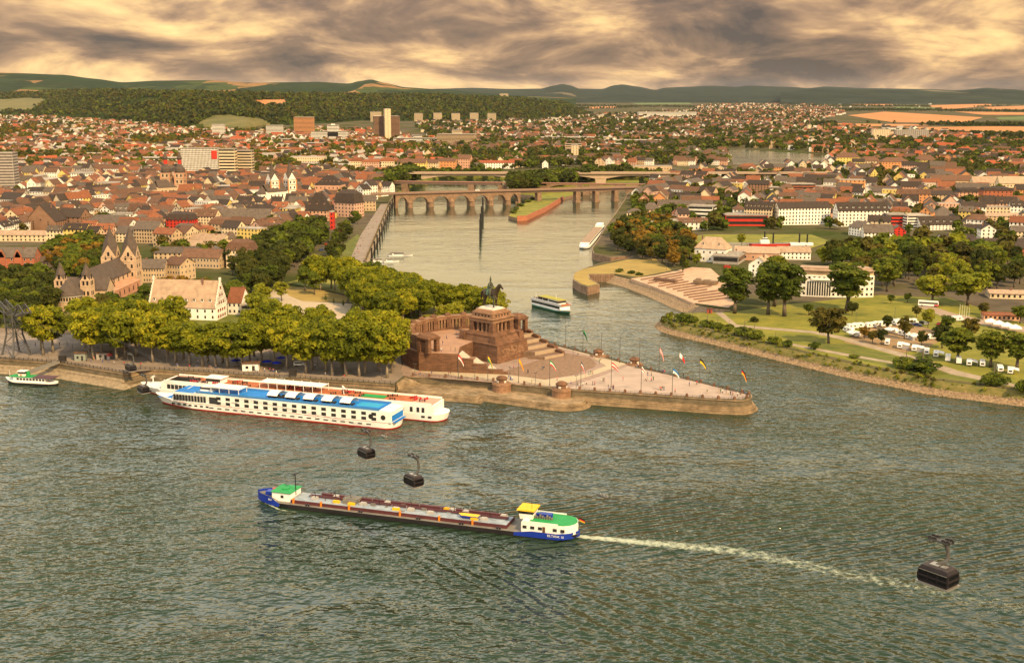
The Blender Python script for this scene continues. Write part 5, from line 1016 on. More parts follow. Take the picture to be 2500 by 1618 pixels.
# ================================================================ right bank buildings
for a,k in [((1818,1880,548,510,492,14,-22,'gable','cream','slate',5,10,'long cream apartment row bending towards the red hall'),dict(dorm=7)),((1878,1900,546,510,494,14,-10,'gable','cream','slate',5,4,'cream corner apartment house beside the white balconied block'),dict(dorm=2)),((1898,2028,549,508,493,14,8,'gable','white','slate',5,16,'long white balconied apartment block with dark roof'),{}),((2043,2168,553,514,494,14,4,'gable','white','slate',5,14,'white apartment block with dark dormered roof'),dict(dorm=8)),((1771,1873,552,526,524,22,-2,'flat','red','flat',2,8,'low bright red hall before the cream apartments'),dict(bands=True)),((1680,1738,532,504,500,20,-20,'flat','white','flat',3,4,'white modern block with dark window bands'),dict(bands=True)),
 ((1640,1728,562,543,532,13,0,'gable','white','brown',2,8,'low white house with brown roof left of the red hall'),dict(dorm=4)),((1578,1655,568,540,536,16,-3,'flat','white','flat',2,3,'white flat roofed house with terrace'),{}),((1600,1635,548,528,525,12,0,'flat','white','flat',2,3,'white upper storey house with roof terrace'),{}),((1530,1566,546,520,508,13,-8,'hip','cream','grey',3,4,'cream villa with grey hipped roof near the bridge'),{}),((1570,1612,528,512,494,14,-4,'hip','tan','grey',3,5,'tan villa with grey hipped roof near the bridge'),{}),((1560,1582,560,535,525,12,0,'gable','orange','brown',3,3,'orange house beside the moored white boat'),{}),
 ((1807,1828,474,452,440,14,-30,'gabley','white','brown',4,2,'white gable wall with red poster'),{}),((1826,1876,476,450,440,15,-10,'gable','brown','slate',5,7,'brown apartment house with dark roof on the right bank'),{}),((1868,1905,474,458,456,14,0,'flat','white','flat',3,5,'white flat roofed block on the right bank'),dict(bands=True)),((1923,1990,474,450,448,18,-3,'flat','brick','flat',4,6,'red brick banded block on the right bank'),dict(bands=True)),((1990,2036,474,456,452,18,-3,'flat','brick','flat',3,6,'lower red brick block on the right bank'),{}),((2050,2110,474,440,434,16,-8,'flat','orange','flat',5,6,'orange blank block on the right bank'),{}),
 ((2168,2214,558,525,520,20,-4,'flat','red','flat',4,6,'bright red modern block with white top floor'),dict(bands=True)),((2212,2272,560,527,521,20,10,'flat','white','flat',5,6,'white modern block with balconies beside the red one'),dict(bands=True)),((2271,2340,545,534,503,26,-12,'pyr','brown','grey',2,4,'hall with steep grey pyramid roof'),{}),((2246,2350,562,548,528,15,6,'gable','white','slate',3,12,'white apartments with long dark roof by the pyramid hall'),dict(dorm=6)),((2178,2210,581,563,550,14,-10,'gabley','red','grey',3,3,'red gabled house among park trees'),{}),((2110,2180,582,568,548,13,-4,'gable','white','grey',2,8,'white house with grey roof left of the red gable'),{}),((2095,2140,576,556,540,14,24,'gabley','white','grey',3,3,'white gabled house behind the park trees'),{}),((2120,2170,560,540,526,13,-20,'gable','cream','slate',3,5,'cream house with dark roof before the white apartments'),{}),
 ((2395,2430,585,560,546,14,-6,'gabley','white','slate',3,3,'white gabled house at the park'),{}),((2360,2398,580,562,548,14,-6,'gable','cream','slate',3,4,'cream house beside the white gable at the park'),{}),((2475,2540,588,566,552,14,-4,'gable','cream','grey',3,7,'cream block with grey roof at the right edge'),{}),((2380,2520,628,606,582,26,-4,'gable','brick','slate',1,10,'long brick hall with dark roof at the right edge'),{}),((2300,2380,600,585,572,16,-5,'gable','white','slate',2,7,'white house with dark roof in the park'),{}),((2390,2500,540,528,520,20,-3,'gable','tan','tan',2,10,'long low tan building at the right edge'),{}),
 ((2405,2486,782,774,768,9,-12,'flat','rose','rust',1,8,'low brown service building by the white marquees'),{}),((2420,2520,730,718,708,14,-10,'gable','cream','tan',1,8,'low pale roofed building behind the park trees'),{}),((2010,2075,540,520,512,14,-6,'gable','rose','slate',4,6,'rose apartment house behind the white blocks'),{}),((2195,2270,500,474,462,15,-3,'gable','orange','brown',4,8,'orange apartment house with brown roof'),dict(dorm=4)),((2270,2330,498,476,466,15,4,'gable','tan','slate',4,6,'tan apartment house with dark roof'),{}),((2400,2470,498,466,456,16,-3,'mansard','brick','slate',4,7,'red brick mansard house on the right bank'),dict(dorm=4)),((2340,2396,492,470,458,16,-3,'mansard','rose','slate',4,6,'rose mansard house on the right bank'),dict(dorm=3))]:
    B('town_house',*a,**k,cat='house')
# boatyard house
B('boatyard_house',1698,1768,640,608,578,14,-28,'hip','white','tan',2,5,'white boatyard house with steep tan hipped roof',indiv=True,dorm=2)
B('boatyard_hall',1742,1800,645,626,612,26,-22,'gable','grey','flat',1,4,'grey boatyard hall with dark canopy',bands=True); B('boatyard_hall',1795,1900,636,618,602,24,-12,'gable','rose','tan',1,6,'long boatyard hall with tan roof and roof lights',indiv=True)
B('gabled_house',1829,1872,678,646,624,14,-30,'gabley','white','tan',3,2,'white gabled house left of the big poplars',indiv=True); B('gabled_house',1901,1978,634,616,602,15,-6,'gable','white','tan',2,8,'low white house behind the curved building',indiv=True)
# curved institute
def institute():
    f=G(2040,726); Ri=75.; am=R(-97); ctr=Vector((f.x-Ri*math.cos(am),f.y-Ri*math.sin(am),ZL)); a0,a1=am-R(17.5),am+R(17.5); n=16; h=13.0; d=14
    r=thing('curved_building','white curved three storey building with pale roof and tall glazed bay','building',ctr); aa=[a0+(a1-a0)*i/n for i in range(n+1)]
    def rg(q,r0,r1,z0,z1,m=0):
        for i in range(n):
            P=[(rr*math.cos(a),rr*math.sin(a)) for a in (aa[i],aa[i+1]) for rr in (r0,r1)]
            q.add([(*P[k],z) for z in (z0,z1) for k in (0,1,3,2)],[(0,3,2,1),(4,5,6,7),(0,1,5,4),(1,2,6,5),(2,3,7,6),(3,0,4,7)],m)
    q=MB(); rg(q,Ri-d,Ri,-.3,h); q.build('wall',WM['white'],r); q=MB(); rg(q,Ri-d+1,Ri-1.2,h,h+2.6); q.build('top_storey',WM['tan'],r)
    q=MB(); rg(q,Ri-d-.5,Ri+.3,h+2.6,h+3.1); rg(q,Ri-d+2,Ri-3,h+3.1,h+4.2); q.build('roof',RM['tan'],r)
    for k in range(4):
        for i in range(n):
            if 2<=i<=6 and k<3: continue
            a=(aa[i]+aa[i+1])/2; ob('window',WIN,r,((Ri+.02)*math.cos(a),(Ri+.02)*math.sin(a),1.0+k*3.25),a+math.pi/2,(1.5,1,1.6))
    for i in range(2,7):
        for s in (.25,.75):
            a=aa[i]+(aa[i+1]-aa[i])*s; q=MB(); q.box(-.42,.42,-.12,0,.8,9.2); q.build('tall_window',GLASS,r,(Ri*math.cos(a),Ri*math.sin(a),0),a+math.pi/2)
    q=MB(); 
    for i in range(3,8):
        a=(aa[i]+aa[i+1])/2; q=MB(); q.add([(-1.6,-1.3,10.4),(1.6,-1.3,10.4),(1.6,0,11.6),(-1.6,0,11.6)],[(0,1,2,3)]); q.build('awning',TRIM,r,(Ri*math.cos(a),Ri*math.sin(a),0),a+math.pi/2)
    BLD.append((ctr.x,ctr.y-30,35))
institute()
# ================================================================ slipway
SLW=M('slipway_concrete',(.44,.29,.19),.9,.2,.25); RAIL=M('slip_rail_timber',(.17,.10,.065),.9,.3,.8)
sl=thing('slipway','sloping orange concrete slipway with parallel launching rails','slipway',G(1700,700))
o=sl.location; q=MB(); P=[G(1540,680,5.26),G(1600,701,5.26),G(1690,738.5,5.26),G(1778,751,5.26),G(1800,735,5.9),G(1775,690,6.6),G(1735,655,7.0),G(1690,652,7.0),G(1600,672,5.6)]
q.add([tuple(p-o) for p in P]+[tuple(p-o-Vector((0,0,9))) for p in P],[tuple(range(9))]+[(i,i+9,(i+1)%9+9,(i+1)%9) for i in range(9)]); q.build('slab',SLW,sl)
for i in range(13):
    t=i/12; a=G(1560,684,5.4).lerp(G(1700,737,5.4),t); b=G(1672,664,6.9).lerp(G(1795,725,6.3),t)
    s=rnd.uniform(.0,.2); e=rnd.uniform(.7,1.0); A_=a.lerp(b,s)-o+Vector((0,0,.25)); B_=a.lerp(b,e)-o+Vector((0,0,.25)); q=MB(); q.bar(A_,B_,.42); q.build('launching_rail',RAIL,sl)
for px,py,l,ang,lab in [(1625,688,17,-.75,'long rusty steel pontoon lying across the slipway rails')]:
    q=MB(); q.box(-l/2,l/2,-1.2,1.2,.3,2.2); 
    for k in range(9): q.box(-l/2+l*(k+.3)/9,-l/2+l*(k+.7)/9,-1.4,-1.2,.7,1.8)
    tag(q.build('pontoon',RAIL,None,G(px,py,5.6),ang),lab,'pontoon')
q=MB(); q.add([(-7,-2.5,.4),(6,-2.5,.4),(8,0,.6),(6,2.5,.4),(-7,2.5,.4),(-7.5,-3,2.4),(6.5,-3,2.4),(9,0,2.8),(6.5,3,2.4),(-7.5,3,2.4)],[(0,1,6,5),(1,2,7,6),(2,3,8,7),(3,4,9,8),(4,0,5,9),(5,6,7,8,9)]); q.box(-6,-3,-1.5,1.5,2.4,3.6); q.box(-1,3,-1.8,1.8,2.4,3.0)
tag(q.build('work_boat',M('rusty_hull',(.2,.14,.09),.8,.3,.5),None,G(1722,694,6.2),-.35),'dull work boat hauled out on the slipway','boat')
# ================================================================ bridges
BS=stone_mat('bridge_stone',(.30,.19,.12),(.22,.145,.095),2,.8); BG=M('girder_steel',(.13,.085,.065),.7,.2,.3); CONC=M('bridge_concrete',(.40,.29,.20),.85,.15,.1)
p0=G(945,508,0); p1=G(1530,490,0); bd=(p1-p0); BL=bd.length; bz=math.atan2(bd.y,bd.x); br=thing('stone_bridge','old stone arch bridge with round piers and a plain girder half','bridge',p0,bz)
def bs(px,py): p=G(px,py,0)-p0; return p.x*math.cos(bz)+p.y*math.sin(bz)
piers=[bs(x,506) for x in (960,998,1053,1108.6,1163,1214,1262,1296)]; dz=15.0; wb2=5.0
q=MB()
for a,b in zip(piers,piers[1:]):
    pw=2.6; l=a+pw; rr=b-pw; n=12; sp_=10.2; bot=[(l+(rr-l)*i/n, sp_-((sp_-2.8)*(1-math.sqrt(max(0,1-(2*i/n-1)**2)))) if True else 0) for i in range(n+1)]
    bot=[(x,2.8+(sp_+1.6-2.8)*math.sqrt(max(0,1-(2*i/n-1)**2))) for i,(x,_) in enumerate(bot)]
    for s in (-wb2,wb2):
        for (xa,za),(xb,zb) in zip(bot,bot[1:]):
            v=[(xa,s,za),(xb,s,zb),(xb,s,dz),(xa,s,dz)]; q.add(v,[(0,1,2,3) if s<0 else (3,2,1,0)])
        for u,v_ in ((a,l),(rr,b)): q.add([(u,s,0),(v_,s,0),(v_,s,dz),(u,s,dz)],[(0,1,2,3) if s<0 else (3,2,1,0)])
    for (xa,za),(xb,zb) in zip(bot,bot[1:]): q.add([(xa,-wb2,za),(xb,-wb2,zb),(xb,wb2,zb),(xa,wb2,za)],[(3,2,1,0)])
q.build('arches',BS,br)
for x in piers[1:-1]:
    q=MB(); q.cyl((x,-wb2+.4),3.1,3.0,-1,5.0,12); q.cyl((x,-wb2+.4),3.6,3.4,-1,1.8,12); q.lathe((x,-wb2+.4,5),[(3.3,0),(3.3,.5),(1.2,3.6),(.1,4.2)],12); q.box(x-2.6,x+2.6,-wb2,wb2+3,-1,4.5); q.build('pier',BS,br)
q=MB(); q.box(-25,BL+15,-wb2-1.2,wb2+1.2,dz,dz+.8); q.build('deck',BG,br)
for s in (-wb2-1.1,wb2+1.1): q=MB(); q.box(-25,BL+15,s-.12,s+.12,dz+.8,dz+1.9); q.build('parapet',M('bridge_parapet',(.23,.15,.11),.8,.2,.5),br)
q=MB(); q.box(piers[-1],BL+15,-wb2,wb2,dz-2.2,dz); q.build('girder',BG,br)
for px in (1296,1400,1452,1506): x=bs(px,492); q=MB(); q.box(x-2.5,x+2.5,-wb2,wb2,-1,dz-2.2); q.box(x-3.2,x+3.2,-wb2-1.5,wb2,-1,2); q.build('girder_pier',BS,br)
rb0=G(990,470,0); rb1=G(1560,478,0); v=rb1-rb0; L2=v.length; rr_=thing('railway_bridge','dark steel railway bridge behind the stone bridge','bridge',rb0,math.atan2(v.y,v.x)); c_,s_=math.cos(rr_.rotation_euler.z),math.sin(rr_.rotation_euler.z)
q=MB(); q.box(-20,L2*.42,-4,4,11.0,14.0); q.build('girder',BG,rr_); q=MB(); q.box(-20,L2+10,-4.4,4.4,14.0,14.7); q.build('deck',M('rail_deck',(.26,.12,.08),.8,.2,.3),rr_)
for f in (.0,.29,.42,.60,.78,.96): q=MB(); q.box(L2*f-4,L2*f+4,-5,5,-1,11.0); q.build('pier',BS,rr_)
q=MB()
for f0,f1 in ((.42,.60),(.60,.78),(.78,.96)):
    l,r0=L2*f0+4,L2*f1-4; n=10
    for i in range(n):
        xa,xb=l+(r0-l)*i/n,l+(r0-l)*(i+1)/n; za,zb=[5+7.5*math.sqrt(max(0,1-(2*t/n-1)**2)) for t in (i,i+1)]
        q.add([(xa,-4,za),(xb,-4,zb),(xb,-4,14),(xa,-4,14)],[(0,1,2,3)]); q.add([(xa,-4,za),(xb,-4,zb),(xb,4,zb),(xa,4,za)],[(3,2,1,0)])
q.build('arches',BS,rr_)
cb0=G(1030,456,0); cb1=G(1640,456,0); v=cb1-cb0; L3=v.length; cr_=thing('road_bridge','long pale concrete road bridge with haunched girder','bridge',cb0,0)
q=MB(); n=60; hs=[(1263-1030)/610,(1465-1030)/610]
for i in range(n):
    def zb(t): 
        dmin=min(abs(t-h_) for h_ in hs+[0,1]); return 15.2-4.2*math.exp(-(dmin/.055)**2)
    ta,tb=i/n,(i+1)/n; xa,xb=L3*ta,L3*tb; za,zbb=zb(ta),zb(tb)
    q.add([(xa,-9,za),(xb,-9,zbb),(xb,-9,18),(xa,-9,18),(xa,9,za),(xb,9,zbb),(xb,9,18),(xa,9,18)],[(0,1,2,3),(5,4,7,6),(1,0,4,5)])
q.build('girder',CONC,cr_); q=MB(); q.box(-60,L3+220,-11.5,11.5,18,18.7); q.build('deck',CONC,cr_)
for s in (-11.4,11.4): q=MB(); q.box(-60,L3+220,s-.15,s+.15,18.7,19.8); q.build('parapet',M('bridge_rail',(.3,.22,.16),.8,.1,.3),cr_)
for h_ in hs: q=MB(); q.frus((6,9),(7.5,9),-1,11.5,0,L3*h_,0); q.build('pier',CONC,cr_)
# weir works beyond
wr=G(1560,430); B('weir_house',1545,1640,428,406,400,20,-2,'flat','tan','flat',2,14,'tan weir power house beyond the concrete bridge',cat='building')
# ================================================================ island
isl=[(1241,527),(1262,532),(1284,531),(1330,510),(1374,483),(1420,470),(1560,450),(1560,428),(1330,445),(1225,462),(1228,470),(1305,478),(1288,492),(1256,513)]
w=[G(x,y,3.2) for x,y in isl]; q=MB(); q.prism([(p.x,p.y) for p in w],-1,3.2,1,0); struct(q.build('river_island',[GRASS,SHEET]),'low grassy island between the two river channels')
q=MB(); sweep(q,[G(x,y,3.2) for x,y in isl[1:5]],[(0,3.3),(.1,5.2),(.7,5.2),(.8,-.5)]); tag(q.build('island_wall',M('rust_wall',(.36,.13,.07),.85,.25,.3)),'rust red wall along the island below the girder bridge','wall')
for px,py in [(1258,514),(1272,504),(1290,494),(1300,488),(1253,521)]: tree('bush',G(px,py,3.2),3.4,LGR,'on the tip of the river island',1.6)
# mooring dolphins
for i,(px,py,h) in enumerate([(1172.5,585,17),(1173.5,562,15),(1176,545,16),(1179,528,19),(1174,572,12)]):
    q=MB(); q.cyl((0,0),.9,.8,-1,h,8); q.cyl((0,0),1.1,1.0,h,h+.6,8); tag(q.build('mooring_pile',IRON,None,G(px,py,0)),'tall dark mooring pile standing in mid river','pile','mooring piles in mid river',auto=True)
for i in range(11):
    t=i/10; a=G(898,637,0).lerp(G(952,508,0),t); q=MB(); q.cyl((0,0),.75,.65,-1,9.5,8); q.cyl((0,0),.9,.9,9.5,10,8); tag(q.build('mooring_pile',IRON,None,a+Vector((3,0,0))),'dark mooring pile along the promenade wall','pile','mooring piles along the promenade',auto=True)
# ================================================================ town fill
GRID={}
def gput(x,y,r): GRID.setdefault((int(x//60),int(y//60)),[]).append((x,y,r))
def gfree(x,y,r):
    i,j=int(x//60),int(y//60)
    for a in (-1,0,1):
        for b in (-1,0,1):
            for q in GRID.get((i+a,j+b),()):
                if (q[0]-x)**2+(q[1]-y)**2<(q[2]+r)**2: return False
    return True
for x,y,r in BLD: gput(x,y,r*.85)
for x,y,r in TREEPOS: gput(x,y,r*.6)
landw=[(p.x,p.y) for p in landpoly]; lakew=[(q.x,q.y) for q in (G(*p) for p in [(1770,362),(1900,366),(2030,378),(2015,402),(1900,416),(1780,416)])]
basw=[(q.x,q.y) for q in (G(*p) for p in [(1640,585),(1720,570),(1990,570),(2040,595),(1960,615),(1690,625)])]
FLD=[[(q.x,q.y) for q in (G(*p) for p in f[0])] for f in FIELDS]
def okland(x,y):
    if y<2300 and not inpoly(x,y,landw): return False
    if inpoly(x,y,lakew) or inpoly(x,y,basw): return False
    if y>4000:
        for f in FLD:
            if inpoly(x,y,f): return False
    return True
rt=random.Random(21)
def dirz(x,y):   # street directions change from block to block
    return R(rt.choice((0,90))+ -14+46*(vn(x/170+3,y/170)-.5)+rt.uniform(-4,4))
MH=MB(); MHM=[]; MHK={}
def mmat(m):
    if m.name not in MHK: MHK[m.name]=len(MHM); MHM.append(m)
    return MHK[m.name]
def mass_house(x,y,z,rz,w,d,h,rh,wc,rc,flat=False):
    c,s=math.cos(rz),math.sin(rz); T=lambda X,Y,Z:(x+X*c-Y*s,y+X*s+Y*c,z+Z); a,b=w/2,d/2; wm,rm=mmat(WM[wc]),mmat(RM[rc])
    v=[T(-a,-b,-1),T(a,-b,-1),T(a,b,-1),T(-a,b,-1),T(-a,-b,h),T(a,-b,h),T(a,b,h),T(-a,b,h),T(-a,0,h+rh),T(a,0,h+rh)]
    MH.add(v,[(0,1,5,4),(1,2,6,5),(2,3,7,6),(3,0,4,7)],wm)
    if flat: MH.add(v,[(4,5,6,7)],rm)
    else:
        MH.add(v,[(5,6,9),(7,4,8)],wm); o=.5; e=h-o*rh/b; v2=[T(-a-o,-b-o,e),T(a+o,-b-o,e),T(a+o,0,h+rh+.2),T(-a-o,0,h+rh+.2),T(a+o,b+o,e),T(-a-o,b+o,e)]; MH.add(v2,[(0,1,2,3),(3,2,4,5)],rm)
    g=mmat(GLASS); ns=max(1,int(h/3.2)); nc=max(2,int(w/3.2))
    for side in (-1,1):
        for k in range(ns):
            for i in range(nc):
                X=-a+w*(i+.5)/nc; Z=h*(k+.3)/ns; Y=side*(b+.06); q=[T(X-.55,Y,Z),T(X+.55,Y,Z),T(X+.55,Y,Z+1.5),T(X-.55,Y,Z+1.5)]; MH.add(q,[(0,1,2,3) if side<0 else (3,2,1,0)],g)
    for side in (-1,1):
        for k in range(ns):
            for i in (-.25,.25):
                Z=h*(k+.3)/ns; X=side*(a+.06); q=[T(X,d*i-.5,Z),T(X,d*i+.5,Z),T(X,d*i+.5,Z+1.5),T(X,d*i-.5,Z+1.5)]; MH.add(q,[(0,1,2,3) if side>0 else (3,2,1,0)],g)
NIND=[0]
WORD={'slate':'black','grey':'grey','brown':'brown','redtile':'red','tan':'tan','rust':'rust','flat':'flat'}
def district(poly,n,wr,dr,hr,rr,walls,roofs,where,kind,tfrac,tmats,maxind=0,pad=.62,treeh=(8,14),lod='B',flatp=.08,seed=1,bigp=.07,rowk=(1,2,3,4)):
    xs=[p[0] for p in poly]; ys=[p[1] for p in poly]; y0=min(ys); got=[]
    for _ in range(n):
        px,py=rt.uniform(min(xs),max(xs)),rt.uniform(min(ys),max(ys))
        if not inpoly(px,py,poly): continue
        g=G(px,py); x,y=g.x,g.y
        if not okland(x,y): continue
        cl=vn(x/220+seed*7,y/220*.6+seed)
        if rt.random()<tfrac*(.35+1.3*cl):
            h=rt.uniform(*treeh)
            if gfree(x,y,h*.28): gput(x,y,h*.28); MASS.append((x,y,ZL,h,lod,rt.choice(tmats).name))
        else:
            rz=dirz(x,y); d=rt.uniform(*dr); h0=rt.uniform(*hr); big=rt.random()<bigp; rh=rt.uniform(*rr); k=1 if big else rt.choice(rowk); c_,s_=math.cos(rz),math.sin(rz); off_=0; cand=[]
            for _k in range(k):
                w=rt.uniform(*wr)*(1.8 if big else 1); dd_=d*(1.35 if big else rt.uniform(.92,1.08)); cand.append((x+c_*(off_+w/2),y+s_*(off_+w/2),w,dd_,h0+rt.uniform(-1,1),rh*rt.uniform(.85,1.1))); off_+=w+.02
            cand=[q for q in cand if okland(q[0],q[1])]
            if not all(gfree(q[0],q[1],max(min(q[2],q[3])/2*1.05,math.hypot(q[2],q[3])/2*pad*.9)) for q in cand): continue
            for q in cand:
                gput(q[0],q[1],math.hypot(q[2],q[3])/2*pad); got.append((q[1],q[0],q[2],q[3],q[4],q[5],rt.choice(walls),rt.choice(roofs),rt.random()<(.5 if big else flatp),rz,k>1))
    got.sort()
    for i,(y,x,w,d,h,rh,wc,rc,fl,rz,row) in enumerate(got):
        turn=(not row) and rt.random()<.4
        if i<maxind:
            roof='flat' if fl else ('gable' if row and rt.random()<.8 else rt.choice(('gable','gabley','hip','mansard'))) ; st=max(2,round(h/3.1))
            building('town_house',Vector((x,y,ZL)),rz,w,d,h,rh*(1.0 if roof!='gabley' else 1.1),roof,wc,'flat' if fl else rc,st,max(2,int(w/3)),'%s %s house with %s roof %s'%(wc,{'gable':'eaved','gabley':'gabled','hip':'hipped','mansard':'mansard','flat':'flat topped'}[roof],WORD['flat' if fl else rc],where),group='houses '+where,chim=rt.choice((0,1,2)),dorm=rt.choice((0,0,2,3)) if roof in('gable','mansard') and w>11 else 0)
        else: mass_house(x,y,ZL,rz+(math.pi/2 if turn else 0),w,d,h,rh,wc,'flat' if fl else rc,fl)
oldw=['cream','cream','white','tan','pink','white','grey','cream','white','yellow','tan']; oldr=['slate','slate','brown','grey','brown','brown','rust','rust']
district([(-60,590),(-60,432),(300,428),(620,430),(760,430),(905,440),(905,460),(880,500),(820,545),(690,570),(560,600),(440,610),(330,605),(250,575),(120,600)],9000,(9,21),(9,13),(7.5,13),(4,6.5),oldw,oldr,'in the old town','town_house',.16,[LTW,LDK],maxind=125,pad=.56,treeh=(7,12),lod='A',seed=2)
district([(1540,500),(1610,440),(1800,425),(2040,405),(2300,425),(2560,470),(2560,600),(2380,600),(2280,575),(2100,570),(2040,560),(1780,562),(1640,575),(1560,545)],7000,(11,24),(10,13),(8,14),(4,6),['cream','white','white','rose','cream','pink','tan','white','yellow','orange'],['slate','slate','brown','grey','rust'],'on the right bank','town_house',.55,[LDK,LGR,LTW],maxind=70,pad=.6,treeh=(9,15),lod='A',seed=5)
district([(-60,432),(-60,284),(60,284),(214,292),(393,306),(500,322),(680,318),(900,320),(1060,345),(1060,425),(905,440),(760,430)],11000,(10,22),(9,13),(6,11),(3.5,6),['cream','white','white','tan','white','pink','cream'],['redtile','rust','rust','brown','brown','slate','flat'],'in the far town','town_house',.6,[LTW,LTW,LOR,LGR,LDK],pad=.8,treeh=(9,16),lod='B',seed=9,flatp=.2,bigp=.12,rowk=(1,1,2,3))
district([(1060,425),(1060,345),(1000,300),(1250,297),(1420,284),(1560,274),(1800,266),(1960,272),(2010,300),(1950,335),(1780,362),(1760,405),(1560,404),(1300,412)],11000,(10,20),(9,12),(6,9.5),(4,6),['white','white','cream','tan','rose'],['slate','brown','brown','grey','rust'],'in the far town','town_house',.62,[LDK,LDK,LGR,LTW,LFO],pad=.85,treeh=(10,18),lod='B',seed=12,rowk=(1,1,1,2))
district([(1770,410),(1790,352),(1960,330),(2020,305),(2140,320),(2290,332),(2560,350),(2560,470),(2300,425),(2040,404)],7000,(11,22),(10,13),(6.5,11),(4,6),['white','cream','tan','rose','orange'],['slate','brown','rust','redtile'],'in the far town','town_house',.66,[LDK,LDK,LGR,LTW],pad=.85,treeh=(10,17),lod='B',seed=15,rowk=(1,1,2))
district([(1660,300),(1700,258),(1800,252),(2020,256),(2060,276),(1990,296),(1850,300)],2600,(12,22),(10,14),(7,11),(5,7),['white','cream','rose'],['slate','brown','rust'],'in the far village','town_house',.55,[LFO,LDK],pad=1.0,treeh=(10,18),lod='C',seed=18,rowk=(1,1,2))
district([(1050,300),(1430,288),(1700,262),(2030,250),(2560,250),(2560,262),(2100,262),(2000,300),(2030,304),(2560,338),(2560,352),(2260,332),(2020,300),(1960,262),(1700,262),(1400,300)],3600,(12,22),(10,14),(6,9),(4,6),['white','cream'],['slate','brown','flat'],'on the far plain','town_house',.9,[LFO,LFO,LDK],pad=1.1,treeh=(7,12),lod='C',seed=23)
for line in ([(1990,304),(2560,308)],[(2000,268),(2560,274)],[(1900,258),(2560,262)],[(2000,272),(2300,268)],[(2000,247),(2560,247)],[(1100,248),(2000,250)],[(1300,258),(1700,262)],[(2300,330),(2560,338)],[(1250,272),(1560,262)],[(1700,244),(2560,246)],[(1000,246),(2560,241.5)]):
    for _ in range(int(abs(line[1][0]-line[0][0])*1.1)):
        t=rt.random(); px=line[0][0]+(line[1][0]-line[0][0])*t; py=line[0][1]+(line[1][1]-line[0][1])*t+rt.gauss(0,.9); g=G(px,py); 
        if okland(g.x,g.y): MASS.append((g.x,g.y,ZL,rt.uniform(9,17)*(1 if py>255 else 1.6),'C',rt.choice(['forest_leaves','forest_leaves','dark_leaves'])))
# woods on the ridge
CW=CLEAR
for _ in range(11500):
    px=rt.uniform(-60,1440); t=rt.random()**.9*1.04; df=R1.fd(px); dc=df*R1.dc; y=df+(dc-df)*t; u=(px-CX)/F/cP; x=u*y; z=R1.h(x,y); q=pj((x,y,z))
    if any(inpoly(q[0],q[1],c) for c in CW): continue
    if vn(x/260,y/260+9)>.83: continue
    MASS.append((x,y,z-2,rt.uniform(15,24),'C',rt.choice(['forest_leaves','forest_leaves','forest_leaves','dark_leaves','green_leaves','town_leaves'] if vn(x/300,y/300)<.6 else ['forest_leaves','green_leaves','town_leaves','dark_leaves'])))
for o in [MH.build('distant_houses',MHM)]: tag(o,'hundreds of small houses spreading over the far town and plain','houses',kind='stuff')
# far wood and town trees merged into one mass
LOD={}
for k,(ncl,nlf,ls,cr) in {'A':(17,15,.19,.33),'B':(9,9,.27,.42),'C':(5,6,.36,.5)}.items():
    LOD[k]=[crown_arrays(900+i,.92 if k=='C' else .72,.86,.98,ncl,nlf,ls,cr,.8) for i in range(4)]
names=['town_leaves','dark_leaves','green_leaves','forest_leaves','autumn_leaves','plane_leaves','bright_leaves']
VV=[];TT=[];MI=[]
for x,y,z,h,lod,mn in MASS:
    V,T=LOD[lod][rt.randrange(4)]; s=h/1.95; a=rt.random()*6.28; c,sn=math.cos(a),math.sin(a); w=s*rt.uniform(.85,1.15)
    P=np.empty_like(V); P[:,0]=(V[:,0]*c-V[:,1]*sn)*w+x; P[:,1]=(V[:,0]*sn+V[:,1]*c)*w+y; P[:,2]=V[:,2]*s+z; VV.append(P); TT.append(np.clip(T*.6+rt.random()*.4,0,1)); MI.append(np.full(len(V)//4,names.index(mn)))
o=ob('far_woods',quadmesh('far_woods',np.concatenate(VV),np.concatenate(TT),[MATS[n] for n in names],np.concatenate(MI))); tag(o,'mass of far town trees, hedges and ridge forest','trees',kind='stuff')
print('mass trees',len(MASS),'quads',sum(len(v) for v in VV)//4,'trees',NT,'bld',len(BLD))
# ================================================================ vessels
WHP=M('white_ship_paint',(.78,.75,.70),.4,.06,.2); REDP=M('red_ship_paint',(.42,.02,.02),.45,.1,.3); BLUD=M('blue_deck',(.012,.17,.52),.6,.12,.3); BLUP=M('blue_hull_paint',(.01,.035,.30),.4,.1,.3); RUSTD=M('rust_deck',(.36,.115,.045),.75,.2,.4); BLK=M('black_hull_paint',(.018,.016,.018),.45,.2,.3); GRND=M('green_deck',(.02,.26,.07),.65,.12,.4); MAR=M('maroon_paint',(.075,.018,.02),.55,.2,.4); YEL=M('yellow_paint',(.72,.42,.015),.55,.1,.5); LBD=M('pale_tank_deck',(.25,.29,.33),.6,.3,.5); GREYD=M('grey_deck',(.16,.145,.125),.8,.2,.4); DGR=M('dark_furniture',(.03,.025,.022),.7,.2,1); GRNP=M('green_hull_paint',(.02,.14,.07),.45,.1,.4); CANV=M('white_canvas',(.74,.70,.64),.8,.08,.5)
pw=MB(); pw.box(-.5,.5,-.02,.04,0,1); PANE=pw.mesh('ship_window',GLASS)
def halfw(t,B,bow,stern): return B/2*min(1,(max(t,0)/stern)**.45 if t<stern else 1,(max(1-t,0)/bow)**.62 if t>1-bow else 1)
